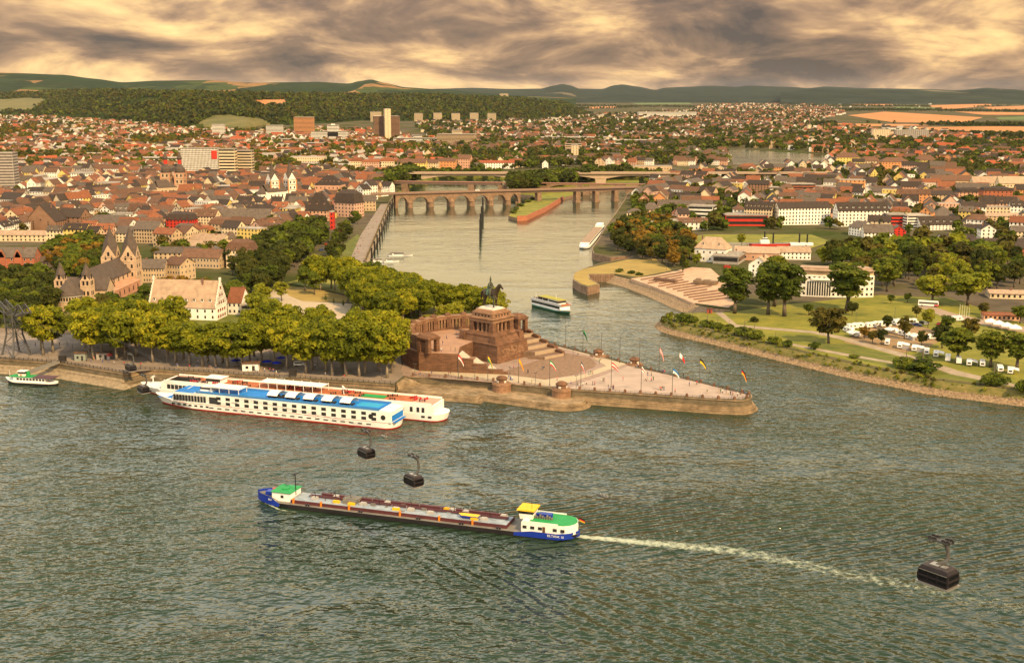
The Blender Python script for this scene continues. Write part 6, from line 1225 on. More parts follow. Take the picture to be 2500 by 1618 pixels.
def hull(L,B,levels,bow,stern,rake=.02,sheer=0,n=26):
    """levels: list of (z,mat index of band above, narrow)"""
    q=MB(); ts=[i/n for i in range(n+1)]; ts=[.5-.5*math.cos(math.pi*t) for t in ts]; rows=[]
    for z,m,nar in levels:
        zmax=levels[-1][0]; f=1-z/zmax if zmax else 0; row=[]
        for t in ts:
            x=-L/2+L*t*(1-rake*f)+L*.006*f; w_=halfw(t,B,bow*(1+.35*f),stern)*(1-nar); row.append((x,w_,z+sheer*max(0,(t-.82)/.18)**2*(z/zmax if zmax else 0)))
        rows.append(row)
    for k in range(len(levels)-1):
        for s in (1,-1):
            for a,b,c,d in zip(rows[k],rows[k][1:],rows[k+1][1:],rows[k+1]):
                v=[(p[0],s*p[1],p[2]) for p in (a,b,c,d)]; q.add(v,[(3,2,1,0) if s>0 else (0,1,2,3)],levels[k][1])
        a,d=rows[k][0],rows[k+1][0]; q.add([(a[0],-a[1],a[2]),(a[0],a[1],a[2]),(d[0],d[1],d[2]),(d[0],-d[1],d[2])],[(0,3,2,1)],levels[k][1])
    top=rows[-1]
    for a,b in zip(top,top[1:]): q.add([(a[0],-a[1],a[2]),(b[0],-b[1],b[2]),(b[0],b[1],b[2]),(a[0],a[1],a[2])],[(0,1,2,3)],levels[-1][1])
    return q
def heading(pb,ps,B,L=None):
    a,b=G(*pb,0),G(*ps,0); d=(a-b); ln=d.length; d.normalize(); left=Vector((-d.y,d.x,0)); near=left if left.y<0 else -left
    return (a+b)/2-near*(B/2),math.atan2(d.y,d.x),ln,(1 if left.y<0 else -1)
def wins(r,xs,y,z,w,h,side,mesh=None,name='window'):
    for x in xs: ob(name,mesh or PANE,r,(x,y*side,z),math.pi if side>0 else 0,(w,1,h))
def label3(txt,parent,loc,size,mat,rot,name='lettering',align='CENTER'):
    cu=bpy.data.curves.new(name,'FONT'); cu.body=txt; cu.size=size; cu.extrude=.01; cu.align_x=align; cu.materials.append(mat); t_=bpy.data.objects.new(name,cu); COL.objects.link(t_); bpy.context.view_layer.update(); me=bpy.data.meshes.new_from_object(t_.evaluated_get(bpy.context.evaluated_depsgraph_get())); bpy.data.objects.remove(t_); o=ob(name,me,parent,loc); o.rotation_euler=rot; return o
LETW=M('white_lettering',(.8,.78,.74),.6,.02,1); LETB=M('black_lettering',(.02,.02,.02),.6,.02,1)
def cruise_blue():
    B=11.4; p,rz,L,sd=heading((361,988),(965,1051),B); r=thing('cruise_ship','white river cruise ship with bright blue sun deck and white canopies','cruise ship',p,rz); Y=B/2
    hull(L,B,[(-.6,0,.05),(.45,1,.02),(2.55,0,0),(2.75,1,0)],.13,.025,.035,1.2).build('hull',[REDP,WHP],r)
    q=MB(); q.box(-L*.485,L*.30,-Y+.12,Y-.12,2.7,7.0); 
    q.add([(L*.30,-Y+.12,2.7),(L*.40,-Y+.5,2.7),(L*.385,-Y+.6,6.6),(L*.30,-Y+.12,6.6),(L*.30,Y-.12,2.7),(L*.40,Y-.5,2.7),(L*.385,Y-.6,6.6),(L*.30,Y-.12,6.6)],[(0,1,2,3),(7,6,5,4),(1,5,6,2),(3,2,6,7)]); ss=q.build('superstructure',WHP,r)
    q=MB(); q.box(-L*.44,L*.295,-Y+.3,Y-.3,7.0,7.15); q.build('sun_deck',BLUD,r); q=MB(); q.box(L*.295,L*.385,-Y+.7,Y-.7,6.62,6.8); q.build('forward_roof',BLUD,r); q=MB(); q.box(L*.40,L*.47,-Y+2.6,Y-2.6,3.1,3.25); q.build('fore_deck',BLUD,r)
    for s in (-1,1): q=MB(); q.box(-L*.44,L*.29,s*(Y-.2)-.05,s*(Y-.2)+.05,7.0,7.9); q.build('deck_rail',M('blue_rail',(.06,.2,.45),.6,.1,1),r)
    wins(ss,[L*.02-L*.44+L*.0385*i for i in range(17)],Y-.1,5.0,2.0,1.25,sd); wins(ss,[-L*.42+L*.0385*i for i in range(17)],Y-.1,3.05,2.0,1.25,sd); wins(ss,[-L*.40+L*.033*i for i in range(20)],Y+.0,1.25,1.9,.45,sd,name='porthole'); wins(ss,[L*.245+L*.024*i for i in range(7)],Y-.05,1.3,1.4,.9,sd,name='porthole')
    wins(ss,[L*.295-.0+L*.0+i*1.42-4.5 for i in range(11)],Y-.05,3.3,1.1,2.5,sd,name='lounge_window')
    q=MB(); q.box(L*.20,L*.235,sd*(Y-.1)-.06,sd*(Y-.1)+.06,3.2,5.9); q.build('atrium_window',GLASS,r)
    for k in (0,1):
        q=MB(); q.lathe((0,0,0),[(1.0,-.06),(1.0,.06),(0,.06)],14); o=q.build('round_window',GLASS,r,(-L*.455+k*5.2,sd*(Y-.1),4.6)); o.rotation_euler=(-sd*math.pi/2,0,0)
    # canopies over the deck
    for k in range(5):
        x=-L*.30+k*L*.072; q=MB(); n=8; av=[math.pi*(.16+.80*i/n) for i in range(n+1)]; pr=[(3.9*math.cos(a)*sd,7.1+2.5*math.sin(a)) for a in av]
        for (y0,z0),(y1,z1) in zip(pr,pr[1:]): q.quad((x-2.3,y0,z0),(x+2.3,y0,z0),(x+2.3,y1,z1),(x-2.3,y1,z1))
        q.build('canopy',CANV,r); q=MB()
        for i in range(4): q.box(x-3+i*1.6,x-2.2+i*1.6,.5,2.3,7.15,7.8)
        q.build('deck_chairs',DGR,r)
    q=MB(); q.box(L*.12,L*.245,-2.9,3.4,9.3,9.5); q.box(L*.125,L*.24,-2.9,3.4,9.2,9.3); aw=q.build('awning',CANV,r)
    for x in (L*.125,L*.165,L*.205,L*.24):
        for y in (-2.7,3.2): q=MB(); q.box(x-.1,x+.1,y-.1,y+.1,7.1,9.3); q.build('awning_post',WHP,aw)
    q=MB(); q.frus((3,2.3),(2.6,2.0),7.1,9.0,0,L*.265,0); wh=q.build('wheelhouse',WHP,r); q=MB(); q.frus((2.93,2.28),(2.75,2.1),7.9,8.7,0,L*.267,0); q.build('wheelhouse_windows',GLASS,wh)
    q=MB(); q.box(-L*.435,-L*.33,-3.4,3.4,7.2,7.5); po=q.build('pool_surround',BLUD,r); q=MB(); q.box(-L*.425,-L*.34,-2.7,2.7,7.5,7.56); q.build('pool_water',M('pool_water',(.05,.35,.6),.1,.1,1),po)
    q=MB(); q.box(-L*.47,-L*.44,-Y+.4,Y-.4,7.0,7.3); q.build('aft_roof',WHP,r); q=MB(); q.box(-L*.499,-L*.487,-Y+1,Y-1,2.75,2.9); q.box(-L*.486,-L*.484,-Y+.8,Y-.8,3.1,5.4); q.build('aft_terrace',BLUD,r)
    q=MB(); q.bar((L*.36,0,6.7),(L*.30,0,10.5),.18); q.build('bow_boom',WHP,r)
    q=MB(); 
    for i in range(16):
        x,y=-L*.05+rnd.uniform(-6,7),rnd.uniform(-3,3); q.box(x,x+1.1,y,y+.6,7.15,7.75)
    q.build('loungers',DGR,r); label3('CRUISES',r,(L*.13,sd*(Y-.08),4.15),.8,LETB,(math.pi/2,0,math.pi if sd>0 else 0))
cruise_blue()
def cruise_rust():
    B=11.4; p,rz,L,sd=heading((312,964),(1072,1037),B); p=p+Vector((1.5,2.5,0)); r=thing('cruise_ship','longer white cruise ship with rust red deck behind the blue one','cruise ship',p,rz); Y=B/2
    hull(L,B,[(-.6,0,.05),(.4,1,.02),(2.9,1,0)],.07,.02,.03,.8).build('hull',[REDP,WHP],r)
    q=MB(); q.box(-L*.47,L*.40,-Y+.1,Y-.1,2.9,6.4); ss=q.build('superstructure',WHP,r); q=MB(); q.box(-L*.40,L*.39,-Y+.25,Y-.25,6.4,6.55); q.build('sun_deck',RUSTD,r); q=MB(); q.box(L*.40,L*.485,-Y+1.8,Y-1.8,2.95,3.1); q.build('fore_deck',RUSTD,r)
    q=MB(); q.box(-L*.465,-L*.40,-Y+.25,Y-.25,6.4,6.5); q.build('aft_deck',M('pink_deck',(.5,.27,.2),.8,.1,.5),r)
    for s in (-1,1): q=MB(); q.box(-L*.465,L*.39,s*(Y-.15)-.05,s*(Y-.15)+.05,6.4,7.35); q.build('deck_rail',WHP,r)
    wins(ss,[L*.24+i*1.9 for i in range(11)],Y-.08,3.6,1.6,1.9,sd,name='lounge_window'); wins(ss,[-L*.44,-L*.425,-L*.405],Y-.08,3.4,1.2,2.0,sd); wins(ss,[-L*.375+i*4.6 for i in range(17)],Y-.08,3.5,2.4,1.3,sd); wins(ss,[-L*.46,-L*.44,L*.44,L*.455],Y+.02,1.4,1.5,.8,sd,name='porthole')
    q=MB(); q.frus((3.6,2.6),(3.2,2.3),6.5,8.8,0,L*.235,0); wh=q.build('wheelhouse',WHP,r); q=MB(); q.frus((3.5,2.55),(3.3,2.36),7.4,8.5,0,L*.236,.0); q.build('wheelhouse_windows',GLASS,wh); q=MB(); q.frus((4.2,3.0),(4.2,3.0),8.8,9.0,0,L*.235,0); q.build('wheelhouse_roof',CANV,wh)
    q=MB(); q.box(-L*.12,L*.08,-3.6,2.8,9.1,9.22); aw=q.build('awning',CANV,r)
    for i in range(8):
        x=-L*.12+i*L*.0285
        for y in (-3.5,2.7): q=MB(); q.box(x-.09,x+.09,y-.09,y+.09,6.5,9.6); q.build('awning_post',WHP,aw)
    for x0,n in ((L*.28,22),(L*.14,14),(-L*.05,20),(-L*.20,16),(-L*.37,12)):
        for i in range(n//2):
            x,y=x0+rnd.uniform(-8,9),rnd.uniform(-3.6,3.6); q=MB(); q.cyl((0,0),.6,.6,.7,.78,8); q.box(-.06,.06,-.06,.06,0,.7); q.box(-1.2,-.8,-.25,.25,0,.9); q.box(.8,1.2,-.25,.25,0,.9); q.build('table_set',DGR if rnd.random()<.75 else REDP,r,(x,y,6.55),rnd.random())
    q=MB(); q.box(-L*.31,-L*.24,-1.8,1.8,6.55,6.9); q.build('green_mat',GRND,r); q=MB(); q.box(L*.30,L*.385,-3.8,3.8,6.56,6.7); q.build('glass_roof',GLASS,r)
    q=MB(); q.bar((-L*.185,1,6.5),(-L*.18,1,10),.14); q.bar((-L*.18,1,10),(-L*.19,1.5,9.0),.3); q.build('flag_mast',WHP,r); q=MB(); q.box(L*.455,L*.457,-.15,.15,3.0,6.8); q.box(L*.455,L*.457,-1.5,1.5,6.2,6.4); q.box(L*.455,L*.457,-1.2,1.2,6.7,6.9); q.build('bow_mast',WHP,r)
    for i in range(7): q=MB(); q.box(-.35,.35,-.25,.25,0,.8); q.build('red_chair',REDP,r,(-L*.41+rnd.uniform(-3,3),rnd.uniform(-3,3),6.55),rnd.random())
cruise_rust()
def barge():
    B=10.6; p,rz,L,sd=heading((623,1231),(1387,1324),B); L*=1.04; r=thing('tanker_barge','long black tank barge with blue ends, yellow wheelhouse and green decks','barge',p,rz); Y=B/2
    hull(L,B,[(-.5,0,.03),(.25,0,.0),(1.35,1,0)],.085,.05,.015,0).build('hull',[BLK,GREYD],r)
    # raised blue bow and stern
    def endcap(x0,x1,z,name,fwd):
        q=MB(); n=10; pts=[]
        for i in range(n+1):
            x=x0+(x1-x0)*i/n; t=(x+L/2)/L; pts.append((x,halfw(t,B,.085,.05)+.05,1.3+(z-1.3)*min(1,(i if fwd else n-i)/3.)))
        for s in (-1,1):
            for a,b in zip(pts,pts[1:]): q.add([(a[0],s*a[1],.3),(b[0],s*b[1],.3),(b[0],s*b[1],b[2]),(a[0],s*a[1],a[2])],[(0,1,2,3)],0)
        for a,b in zip(pts,pts[1:]): q.add([(a[0],-a[1]+.2,a[2]-.7),(b[0],-b[1]+.2,b[2]-.7),(b[0],b[1]-.2,b[2]-.7),(a[0],a[1]-.2,a[2]-.7)],[(0,1,2,3)],1)
        q.build(name,[BLUP,GREYD],r)
    endcap(L*.40,L*.5,2.9,'bow_bulwark',True); endcap(-L*.5,-L*.325,2.1,'stern_bulwark',False)
    q=MB(); q.frus((L*.335,3.9),(L*.335,3.7),1.3,2.3,0,L*.035,0); q.build('tank_trunk',MAR,r); q=MB(); q.box(-L*.298,L*.368,-3.55,3.55,2.3,2.36); q.build('tank_deck',LBD,r)
    for y in (-1.6,-1.0,-.4): q=MB(); q.box(-L*.29,L*.33,y-.14,y+.14,2.6,2.85); q.build('pipe',MAR,r)
    q=MB(); q.box(-L*.28,L*.30,-2.9*sd-.5,-2.9*sd+.5,2.36,3.1); q.build('catwalk',MAR,r)
    for k in range(12):
        x=-L*.27+L*.052*k; q=MB(); q.box(-1.0,1.0,-.7,.7,0,.6); q.box(-.8,.8,-.5,.5,.6,.8); q.bar((1.3,0,0),(1.3,0,1.4),.08); q.build('hatch',M('pale_hatch',(.36,.34,.32),.6,.2,1),r,(x+rnd.uniform(-1,1),sd*rnd.choice((.9,-2.6,1.6)),2.36))
    for k,(x,y) in enumerate(((.18,2.2),(.04,2.0),(.23,1.8),(-.20,2.3),(-.10,-2.8))): q=MB(); q.box(-1.1,1.1,-.45,.45,0,.65); q.box(-.9,.9,-.35,.35,.65,.75); q.build('yellow_locker',YEL,r,(x*L,sd*y,2.36))
    for k in range(30):
        x=L*rnd.uniform(-.28,.34); y=rnd.uniform(-3,3); q=MB(); h_=rnd.uniform(.3,1.3); q.cyl((0,0),.12,.12,0,h_,6) if k%2 else q.box(-rnd.uniform(.3,1.2),.4,-.2,.2,0,h_*.6); q.build('deck_fitting',rnd.choice((BLK,MAR,GREYD,LBD)),r,(x,y,2.36))
    q=MB(); q.box(-2.2,2.2,-2.4,2.4,2.3,3.5); q.box(-2.5,2.5,-1.4,1.4,3.5,3.7); q.build('manifold_platform',GREYD,r,(L*.19,-sd*.5,0))
    for x in (.30,.245,.19,.1,0,-.13,-.24): q=MB(); q.bar((0,0,2.8),(.3,0,4.8),.1); q.bar((.3,0,4.8),(1.6,.4,4.2),.08); q.build('davit',BLK,r,(x*L,sd*rnd.uniform(-1.5,1.5),0))
    q=MB(); q.add([(-2.6,-.9,.2),(2.2,-.9,.2),(3.2,0,.3),(2.2,.9,.2),(-2.6,.9,.2),(-2.8,-1.1,1),(2.4,-1.1,1),(3.6,0,1.2),(2.4,1.1,1),(-2.8,1.1,1)],[(0,1,6,5),(1,2,7,6),(2,3,8,7),(3,4,9,8),(4,0,5,9)],0); q.add([(-2.8,-1.1,1),(2.4,-1.1,1),(3.6,0,1.2),(2.4,1.1,1),(-2.8,1.1,1)],[(0,1,2,3,4)],1); q.build('lifeboat',[BLUP,YEL],r,(-L*.185,sd*1.6,2.4))
    for x in (.36,.27,.18,.02,-.1,-.2): q=MB(); q.box(-.25,.25,-.3,.3,1.3,2.9); q.build('orange_post',M('orange_post',(.6,.2,.02),.6,.1,1),r,(x*L,sd*3.9,0))
    for x in (.31,.14,-.04,-.17,-.28): q=MB(); q.cyl((-.4,0),.28,.28,1.3,2.0,8); q.cyl((.4,0),.28,.28,1.3,2.0,8); q.build('bitts',BLK,r,(x*L,sd*4.8,0))
    # fore house
    q=MB(); q.box(-3.4,3.0,-3.4,3.4,1.3,4.1); q.build('fore_house',WHP,r,(L*.405,0,0)); q=MB(); q.box(-3.7,3.3,-3.7,3.7,4.1,4.3); q.box(-1,1,-1,1,4.3,4.6); q.build('fore_roof',GRND,r,(L*.405,0,0)); wins(r,[L*.40],3.42,2.4,1.0,.9,sd)
    q=MB(); q.bar((L*.372,0,2.7),(L*.372,0,9.5),.16); q.bar((L*.372,-1.6,9.2),(L*.372,1.6,9.2),.1); q.box(L*.372-.5,L*.372+.5,-.9,.9,9.5,9.7); q.build('fore_mast',BLK,r); q=MB(); q.box(-1.2,1.2,-1.2,1.2,2.2,3.4); q.build('windlass',BLUP,r,(L*.452,sd*.6,0)); q=MB(); q.cyl((0,0),.9,.9,2.2,3.4,8); q.build('red_winch',REDP,r,(L*.45,-sd*1.6,0))
    # aft house and wheelhouse
    q=MB(); q.box(-L*.45,-L*.345,-Y+.6,Y-.6,1.3,4.3); q.cyl((-L*.45,0),Y-.6,Y-.6,1.3,4.3,16); ah=q.build('aft_house',WHP,r); q=MB(); q.box(-L*.45,-L*.365,-Y+.8,Y-.8,4.3,4.45); q.cyl((-L*.45,0),Y-.8,Y-.8,4.3,4.44,16); q.build('aft_roof',GRND,r)
    for s in (-1,1): q=MB(); q.box(-L*.45,-L*.35,s*(Y-.65)-.08,s*(Y-.65)+.08,4.3,4.8); q.build('roof_edge',WHP,r)
    wins(ah,[-L*.355-i*2.1 for i in (0,1.1,2.2,4.3,5.4)],Y-.56,2.5,1.2,.9,sd); q=MB(); q.box(-L*.41-.4,-L*.41+.4,sd*(Y-.58)-.05,sd*(Y-.58)+.05,1.5,3.6); q.build('door',M('brown_door',(.12,.06,.03),.6,.1,1),ah)
    q=MB(); q.frus((1.9,2.2),(2.3,2.6),4.3,6.9,0,-L*.352,0); wh=q.build('wheelhouse',WHP,r); q=MB(); q.frus((2.15,2.5),(2.36,2.66),6.0,6.9,0,-L*.352,0); q.build('wheelhouse_windows',GLASS,wh); q=MB(); q.frus((2.7,3.0),(2.6,2.9),7.0,7.35,0,-L*.352,0); q.build('wheelhouse_roof',YEL,wh); q=MB(); q.bar((-L*.365,1,7.3),(-L*.365,1,10.5),.06); q.build('aerial',IRON,r)
    q=MB(); q.box(-1.9,1.9,-.9,.9,4.45,5.6); q.cyl((2.6,0),.6,.6,4.45,5.4,8); q.build('roof_gear',BLUP,r,(-L*.40,-sd*1.0,0)); q=MB()
    for i in range(9): q.box(-3+i*.7,-2.6+i*.7,-.4,.4,4.45,5.0+.3*(i%3))
    q.build('roof_clutter',GREYD,r,(-L*.395,sd*.6,0))
    q=MB(); q.bar((-L*.492,0,2),(-L*.498,0,6.2),.07); q.build('flag_staff',IRON,r)
    for k,c in enumerate(('black','red','gold')): q=MB(); q.quad((-L*.498,0,5.9-.35*k),(-L*.498,0,5.55-.35*k),(-L*.515,.5,5.1-.35*k),(-L*.515,.5,5.5-.35*k)); q.build('flag_stripe',FMt[c],r)
    label3('EILTANK 10',r,(-L*.445,sd*(Y+.12),1.1),.95,LETW,(math.pi/2,0,math.pi if sd>0 else 0)); label3('EILTANK',r,(L*.425,sd*(Y*.92),1.75),.8,LETW,(math.pi/2,0,(math.pi if sd>0 else 0)-sd*.16))
    q=MB(); q.box(-.5,.5,-.4,.4,2,3); q.build('stern_locker',BLUP,r,(-L*.478,sd*.8,0)); q=MB(); q.lathe((0,0,2.2),[(.5,0),(.8,.3),(.5,.6)],10); q.build('tyre',BLK,r,(-L*.487,-sd*.6,0))
    # wake and bow wave
    FO=bpy.data.materials.new('foam'); FO.use_nodes=True; t=FO.node_tree; b=t.nodes['Principled BSDF']; b.inputs['Roughness'].default_value=.9; b.inputs['Base Color'].default_value=(.50,.55,.42,1)
    at=node('ShaderNodeAttribute',t,attribute_name='tint'); g=node('ShaderNodeNewGeometry',t); n1=node('ShaderNodeTexNoise',t); n1.inputs['Scale'].default_value=.55; n1.inputs['Detail'].default_value=7; n1.inputs['Roughness'].default_value=.75; lk(g.outputs['Position'],n1.inputs[0],t)
    v=mth('ADD',n1.outputs[0],mth('MULTIPLY_ADD',at.outputs['Fac'],.55,t,c=-.55),t); al=ramp(v,[(.38,(0,)*3),(.62,(.75,)*3)],t); lk(al,b.inputs['Alpha'],t)
    V=[];T=[]; bow=Vector((math.cos(rz),math.sin(rz),0)); lt=Vector((-bow.y,bow.x,0))
    st=p-bow*L*.47; end=G(2560,1500,0); c1=G(1800,1345,0); nseg=60
    cp=[st.lerp(c1,t_*2) if t_<.5 else c1.lerp(end,t_*2-1) for t_ in [i/nseg for i in range(nseg+1)]]
    for i in range(nseg):
        for j in range(6):
            def PP(i_,j_):
                d=(cp[min(i_+1,nseg)]-cp[max(i_-1,0)]).normalized(); nn=Vector((-d.y,d.x,0)); f=i_/nseg; wv_=1.8+f*11; u=j_/6*2-1; return cp[i_]+nn*u*wv_+Vector((0,0,.06)),max(0,(1-u*u))*(.6*(1-f)**1.3+.74)
            for a,b_ in ((i,j),(i+1,j),(i+1,j+1),(i,j+1)): q_,tt=PP(a,b_); V.append(tuple(q_)); T.append(tt)
    def strip(path,w,f0,f1,z=.07):
        n=len(path)-1
        for i in range(n):
            d=(path[i+1]-path[i]).normalized(); nn=Vector((-d.y,d.x,0)); fa=f0+(f1-f0)*i/n; fb=f0+(f1-f0)*(i+1)/n
            for pt,tt in ((path[i]-nn*w,0),(path[i+1]-nn*w,0),(path[i+1],fb),(path[i],fa)): V.append((pt.x,pt.y,z)); T.append(tt)
            for pt,tt in ((path[i],fa),(path[i+1],fb),(path[i+1]+nn*w,0),(path[i]+nn*w,0)): V.append((pt.x,pt.y,z)); T.append(tt)
    tipb=p+bow*(L*.492)
    for s in (-1,1): strip([tipb-bow*(k*1.6)+lt*s*(.8+min(B*.62,k*.85+ .02*k*k)) for k in range(14)],1.5,1.5,.75); strip([tipb-bow*(9+k*4)+lt*s*(B*.62+1+k*1.0) for k in range(18)],.8,.75,.35)
    o=ob('wake_foam',quadmesh('wake_foam',np.array(V),np.array(T),FO)); tag(o,'pale green foam of the bow wave and wake of the barge','foam',kind='stuff')
barge()
def ferry():
    B=5.4; p,rz,L,sd=heading((4,938),(131,945),B); p=p+Vector((0,1,0)); r=thing('ferry_boat','small green and white passenger ferry moored by the gangway','ferry',p,rz); Y=B/2
    hull(L,B,[(-.4,0,.05),(.9,1,0),(1.5,1,0)],.16,.12,.05,1.1).build('hull',[BLK,WHP],r); q=MB(); q.box(-L*.30,L*.30,-Y+.5,Y-.5,1.5,3.3); q.build('cabin',WHP,r); q=MB(); q.box(-L*.08,L*.38,-Y+.3,Y-.3,3.3,3.5); q.build('cabin_roof',GRND,r); q=MB(); q.box(-L*.46,-L*.08,-Y+.3,Y-.3,3.2,3.6); q.build('aft_canopy',M('plum_canvas',(.09,.05,.06),.8,.1,1),r)
    wins(r,[-L*.28+i*1.55 for i in range(9)],Y-.45,2.0,1.1,.95,sd); q=MB(); q.frus((1.5,1.3),(1.6,1.4),3.5,5.6,0,L*.16,0); q.build('wheelhouse',WHP,r); q=MB(); q.frus((1.6,1.38),(1.64,1.44),4.6,5.3,0,L*.16,0); q.build('wheelhouse_windows',GLASS,r); q=MB(); q.frus((1.9,1.7),(1.9,1.7),5.6,5.75,0,L*.16,0); q.build('wheelhouse_roof',WHP,r); q=MB(); q.cyl((L*.06,0),.8,.75,3.5,5.4,10); q.build('funnel',GRND,r); q=MB(); q.bar((L*.42,0,2),(L*.42,0,5.5),.08); q.build('mast',WHP,r); q=MB(); q.lathe((0,0,0),[(.3,-.08),(.5,0),(.3,.08)],10); o=q.build('lifebuoy',M('orange_post'),r,(L*.16,sd*1.62,4.1)); o.rotation_euler=(math.pi/2,0,0)
ferry()
def tourboat():
    B=7.6; p,rz,L,sd=heading((1381,770),(1293,747),B); p=p+Vector((0,1,0)); r=thing('excursion_boat','white and green two deck excursion boat under way on the side river','boat',p,rz); Y=B/2
    hull(L,B,[(-.4,0,.05),(.35,1,.02),(1.2,2,0),(2.0,2,0)],.2,.05,.05,.9).build('hull',[BLK,GRNP,WHP],r); q=MB(); q.box(-L*.46,L*.34,-Y+.2,Y-.2,2.0,4.4); q.build('lower_cabin',WHP,r); q=MB(); q.box(-L*.47,L*.37,-Y+.1,Y-.1,4.4,4.6); q.build('upper_deck',RUSTD,r)
    for s in (-1,1): q=MB(); q.box(-L*.45,L*.33,s*(Y-.17)-.03,s*(Y-.17)+.03,2.5,3.9); q.build('window_band',GLASS,r); q=MB(); q.box(-L*.47,L*.37,s*(Y-.12)-.05,s*(Y-.12)+.05,4.6,5.5); q.build('bulwark',WHP,r)
    q=MB(); q.box(-L*.02,L*.26,-Y+1,Y-1,4.6,6.8); q.build('upper_cabin',WHP,r); q=MB(); q.box(0,L*.262,-Y+.95,Y-.95,5.4,6.4); q.build('upper_windows',GLASS,r); q=MB(); q.box(-L*.30,L*.28,-Y+.7,Y-.7,6.9,7.1); q.build('roof_awning',M('olive_awning',(.30,.27,.05),.8,.1,1),r)
    for x in (-.3,-.16,0): 
        for s in (-1,1): q=MB(); q.box(x*L-.08,x*L+.08,s*(Y-.9)-.08,s*(Y-.9)+.08,4.6,6.9); q.build('awning_post',WHP,r)
    q=MB()
    for i in range(40): x,y=rnd.uniform(-L*.44,-L*.05),rnd.uniform(-2.8,2.8); q.box(x-.25,x+.25,y-.25,y+.25,4.6,5.7)
    o=q.build('deck_benches',DGR,r); q=MB(); q.bar((L*.1,0,7.1),(L*.1,0,9.6),.08); q.bar((-L*.46,0,5.5),(-L*.47,0,8.2),.07); q.build('masts',WHP,r)
tourboat()
B_=9.; p,rz,L_,sd=heading((1449,604),(1488,556),B_); r=thing('moored_boat','long white excursion boat moored at the straight right bank quay','boat',G(1466,580,0)+Vector((-6,0,0)),rz+math.pi); hull(L_*1.1,B_,[(-.4,0,.05),(.5,1,0),(1.8,1,0)],.12,.04).build('hull',[BLK,WHP],r); q=MB(); q.box(-L_*.5,L_*.40,-3.9,3.9,1.8,4.4); q.build('cabin',WHP,r); q=MB(); q.box(-L_*.49,L_*.405,-3.95,3.95,2.5,3.7); q.build('windows',GLASS,r); q=MB(); q.box(-L_*.48,L_*.3,-3.8,3.8,4.4,4.6); q.build('roof',RM['tan'],r); q=MB(); q.box(L_*.3,L_*.42,-3,3,4.4,6.6); q.build('wheelhouse',WHP,r)
def smallboat(px,py,L,rz,label,mat=WHP,cab=True):
    r=thing('motor_boat',label,'boat',G(px,py,0),rz); hull(L,L*.27,[(-.3,0,.1),(1.1,1,0)],.3,.05).build('hull',[mat,GREYD],r); q=MB(); q.box(-L*.3,L*.12,-L*.1,L*.1,1.1,2.5); q.build('cabin',WHP,r); q=MB(); q.box(-L*.25,L*.125,-L*.102,L*.102,1.6,2.2); q.build('windows',GLASS,r); q=MB(); q.box(-L*.4,L*.15,-L*.11,L*.11,2.5,2.65); q.build('roof',RM['grey'],r)
smallboat(977,625,20,.05,'low white boat moored off the grove trees'); smallboat(925,640,14,.2,'small white boat half hidden by the grove trees'); smallboat(955,640,12,.1,'small pale boat beside the half hidden one')
p=G(1880,600); r=thing('harbour_vessel','bright red and white vessel in the harbour basin','ship',Vector((p.x,p.y,ZL)),0); hull(34,6.5,[(0,0,.05),(1.9,1,0)],.14,.06).build('hull',[WM['red'],GREYD],r); q=MB(); q.box(-8,-1,-2.4,2.4,1.9,4.6); q.box(-6,-2.5,-1.8,1.8,4.6,6.6); q.build('deck_house',WHP,r); q=MB(); q.box(-6.05,-2.45,-1.85,1.85,5.4,6.2); q.build('bridge_windows',GLASS,r); q=MB(); q.bar((-3,0,6.6),(-3,0,11),.12); q.build('mast',IRON,r); q=MB(); q.box(16,34,-2.5,2.5,.3,2.4); q.build('barge_cover',WHP,r)
for px,h in ((1866,11),(1887,10),(1951,10),(1970,9)): q=MB(); q.cyl((0,0),.7,.6,-.5,h,8); q.cyl((0,0),.85,.8,h,h+.4,8); tag(q.build('mooring_pile',IRON,None,G(px,600)),'dark mooring pile in the harbour basin','pile','mooring piles in the harbour basin',auto=True)
# ================================================================ cable car
pyl=thing('cable_car_pylon','grey steel lattice pylon of the cable car on the quay','pylon',G(40,866),R(-40)); STL=M('galvanised_steel',(.11,.105,.10),.45,.15,1,metal=.5)
def lat(q,A_,B_,n,r):
    for k in range(n):
        t0,t1=k/n,(k+1)/n
        for i in range(4):
            a,b=A_[i].lerp(B_[i],t0),A_[i].lerp(B_[i],t1); c,d=A_[(i+1)%4].lerp(B_[(i+1)%4],t0),A_[(i+1)%4].lerp(B_[(i+1)%4],t1); q.bar(b,d,r*.7); (q.bar(a,d,r*.6) if (k+i)%2 else q.bar(c,b,r*.6))
sq=lambda x,y,z:[Vector((i*x,j*y,z)) for i,j in ((-1,-1),(1,-1),(1,1),(-1,1))]
A_,B2_,C_=sq(5.2,4.2,0),sq(3.2,2.2,10),sq(3.6,2.4,20)
for i in range(4):
    q=MB(); q.bar(A_[i],B2_[i],.48); q.bar(B2_[i],C_[i],.42); q.bar(A_[i]-Vector((0,0,.2)),A_[i]+Vector((0,0,.5)),.9,0,6); q.build('leg',STL,pyl)
q=MB(); lat(q,A_,B2_,2,.22); lat(q,B2_,C_,3,.2); q.build('lattice',STL,pyl)
q=MB()
for y in (-1.6,1.6):
    for x0,x1,z0,z1 in ((-14,-4,21.5,19),(-4,4,19,19),(4,14,19,21.5),(-14,-9,21.5,25),(-9,0,25,21),(0,9,21,25),(9,14,25,21.5),(-9,-9,25,20.2),(9,9,25,20.2),(-4,-9,19,25),(4,9,19,25)): q.bar((x0,y,z0),(x1,y,z1),.36)
